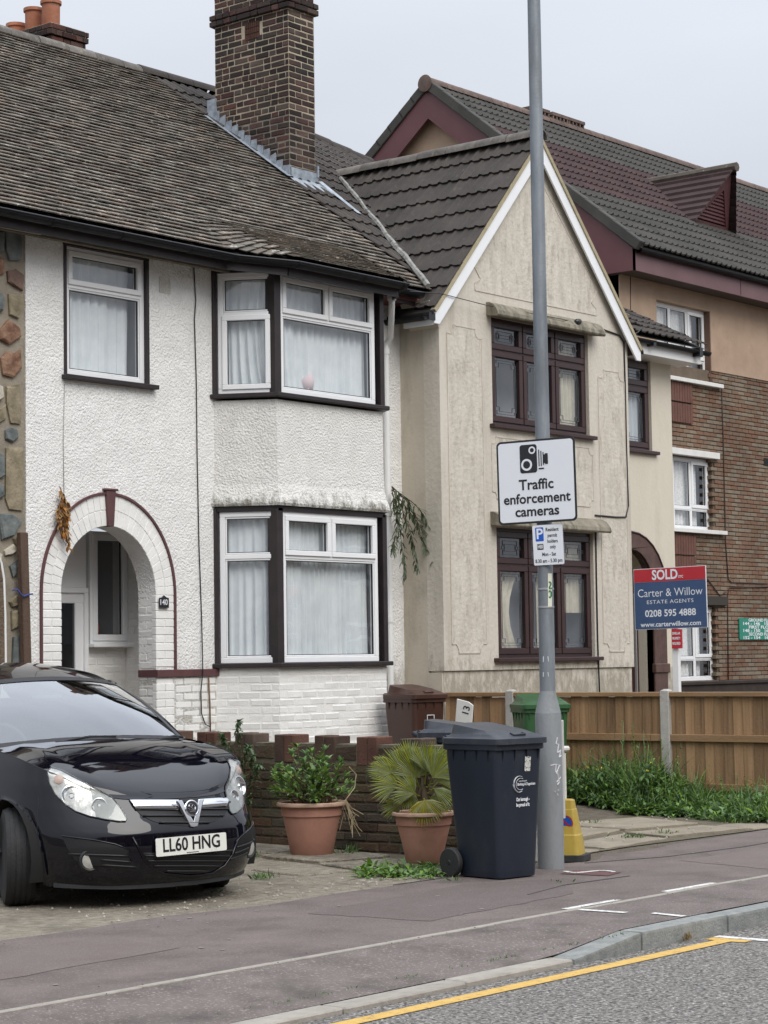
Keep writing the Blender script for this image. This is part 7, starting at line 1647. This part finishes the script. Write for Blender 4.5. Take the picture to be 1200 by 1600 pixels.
# low weeds by the bin, tufts on the drive
def tuft(x, y, n, L_, sp, bb_, w_=.010):
    for k in range(n): d = Vector((rg.gauss(0,.55), rg.gauss(0,.55), .8)).normalized(); leaf(bb_, (x+rg.gauss(0,sp), y+rg.gauss(0,sp), .005), d, (rg.gauss(0,1),rg.gauss(0,1),.1), L_*rg.uniform(.5,1.1), w_, .6, .02)
for i in range(120):
    c = at(rg.uniform(560,690), 1372-rg.uniform(0,18)+rg.uniform(-3,3), 'Z', 0)
    for k in range(5): leaf(b, (c.x+rg.gauss(0,.02), c.y+rg.gauss(0,.02), .006), Vector((rg.gauss(0,1),rg.gauss(0,1),.55)).normalized(), (0,0,1), rg.uniform(.05,.11), rg.uniform(.02,.035), .5)
for px, py, n, L_ in ((545,1338,40,.10),(405,1375,46,.07),(395,1340,24,.06),(645,1350,20,.07),(990,1310,50,.05),(1040,1305,40,.05),(925,1290,40,.06),(1090,1280,40,.07),(870,1420-40,8,.03),(1130,1285,60,.08),(700,1378,18,.05),(340,1395,12,.04)): 
    c = at(px,py,'Z',0); tuft(c.x, c.y, n, L_, .05, b2)
for i in range(46):
    x = rg.uniform(-2,10); yk = 6.325; tuft(rg.uniform(6.4,9.9), yk-.004, 3, .022, .01, b2, .004)
cA = at(1048,1466,'Z',-.09); 
o = b.build('weeds', GR, fix=False, smooth='all', kind='stuff'); o['label'] = 'lush green weeds along the foot of the wooden fence'
o = b2.build('weeds', GR2, fix=False, smooth='all', kind='stuff'); o['label'] = 'darker weeds and grass tufts mixed in along the fence and drive'
b = MB()
for k in range(40): leaf(b, (cA.x+rg.gauss(0,.02), 6.322, -.095), Vector((rg.gauss(0,.5),-abs(rg.gauss(0,.3)),1)).normalized(), (1,0,0), rg.uniform(.03,.06), .004, .4, .02)
o = b.build('dry_grass_tuft', pm('dry_tuft', (.30,.22,.10), (.40,.31,.16), 20, .9), fix=False); o['kind'] = 'stuff'; o['label'] = 'dry straw-coloured grass tuft in the kerb joint'
# tall ragwort clump with tiny yellow flowers at the fence post
st_ = []
for i in range(11):
    x0 = rg.uniform(17.2,17.6); y0 = rg.uniform(11.0,11.8); st_.append([Vector((x0,y0,.02)), Vector((x0+rg.uniform(-.05,.05),y0+rg.uniform(-.08,.08),.25)), Vector((x0+rg.uniform(-.1,.1),y0+rg.uniform(-.15,.15),.30+rg.uniform(0,.16)))])
rw_ = wispy('ragwort', 'tall dark leafy weed clump with tiny yellow flowers by the concrete fence post', 'weed', st_, GR2, .10, .03, 26, 41, .1, stem_r=.005, smat=GR2)
b = MB()
for s_ in st_[:6]: leaf(b, s_[-1], (0,0,1), (1,0,0), .02, .025, .1); leaf(b, s_[-1]+Vector((.01,.01,.005)), (0,.3,1), (0,1,0), .02, .025, .1)
b.build('flowers', pm('yellow_petal', (.65,.5,.03)), rw_, fix=False)
# ================================================================ houses across the road, behind the viewer (seen in reflections)
ot = thing('terrace', 'row of brick terraced houses across the road, behind the viewer', 'houses', (8,-8,0))
OBR = pm('opposite_brick', (.13,.08,.055), (.20,.13,.09), 2, .9); 
MB().box(-30,46,-9.0,-8.0,0,5.3).build('wall', OBR, ot)
b = MB(); b.add([(-30.5,-7.6,5.2),(46.5,-7.6,5.2),(46.5,-12,8.6),(-30.5,-12,8.6),(46.5,-16.4,5.2),(-30.5,-16.4,5.2)], [(0,1,2,3),(3,2,4,5)]); b.build('roof', TILE, ot)
for i in range(14):
    x = -28+i*5.4
    for z0, h_ in ((1.0,1.5),(3.5,1.3)):
        b = MB(); ring(b, x, x+1.9, z0, z0+h_, .09, 0, .06, TR(0,-7.94,0) @ Matrix.Scale(-1,4,(0,1,0))); b.box(x+.9,x+1.0,-8.0,-7.94,z0,z0+h_); b.box(x,x+1.9,-8.0,-7.945,z0+h_*.68,z0+h_*.68+.08); w_ = b.build('window', UPVC, ot)
        MB().add([(x+.05,-7.98,z0+.05),(x+1.85,-7.98,z0+.05),(x+1.85,-7.98,z0+h_-.05),(x+.05,-7.98,z0+h_-.05)], [(3,2,1,0)]).build('pane', MATS['tinted_glass'], w_, fix=False)
    MB().box(x+3.0,x+3.9,-8.0,-7.93,.1,2.2).build('door', MAHOG, ot)
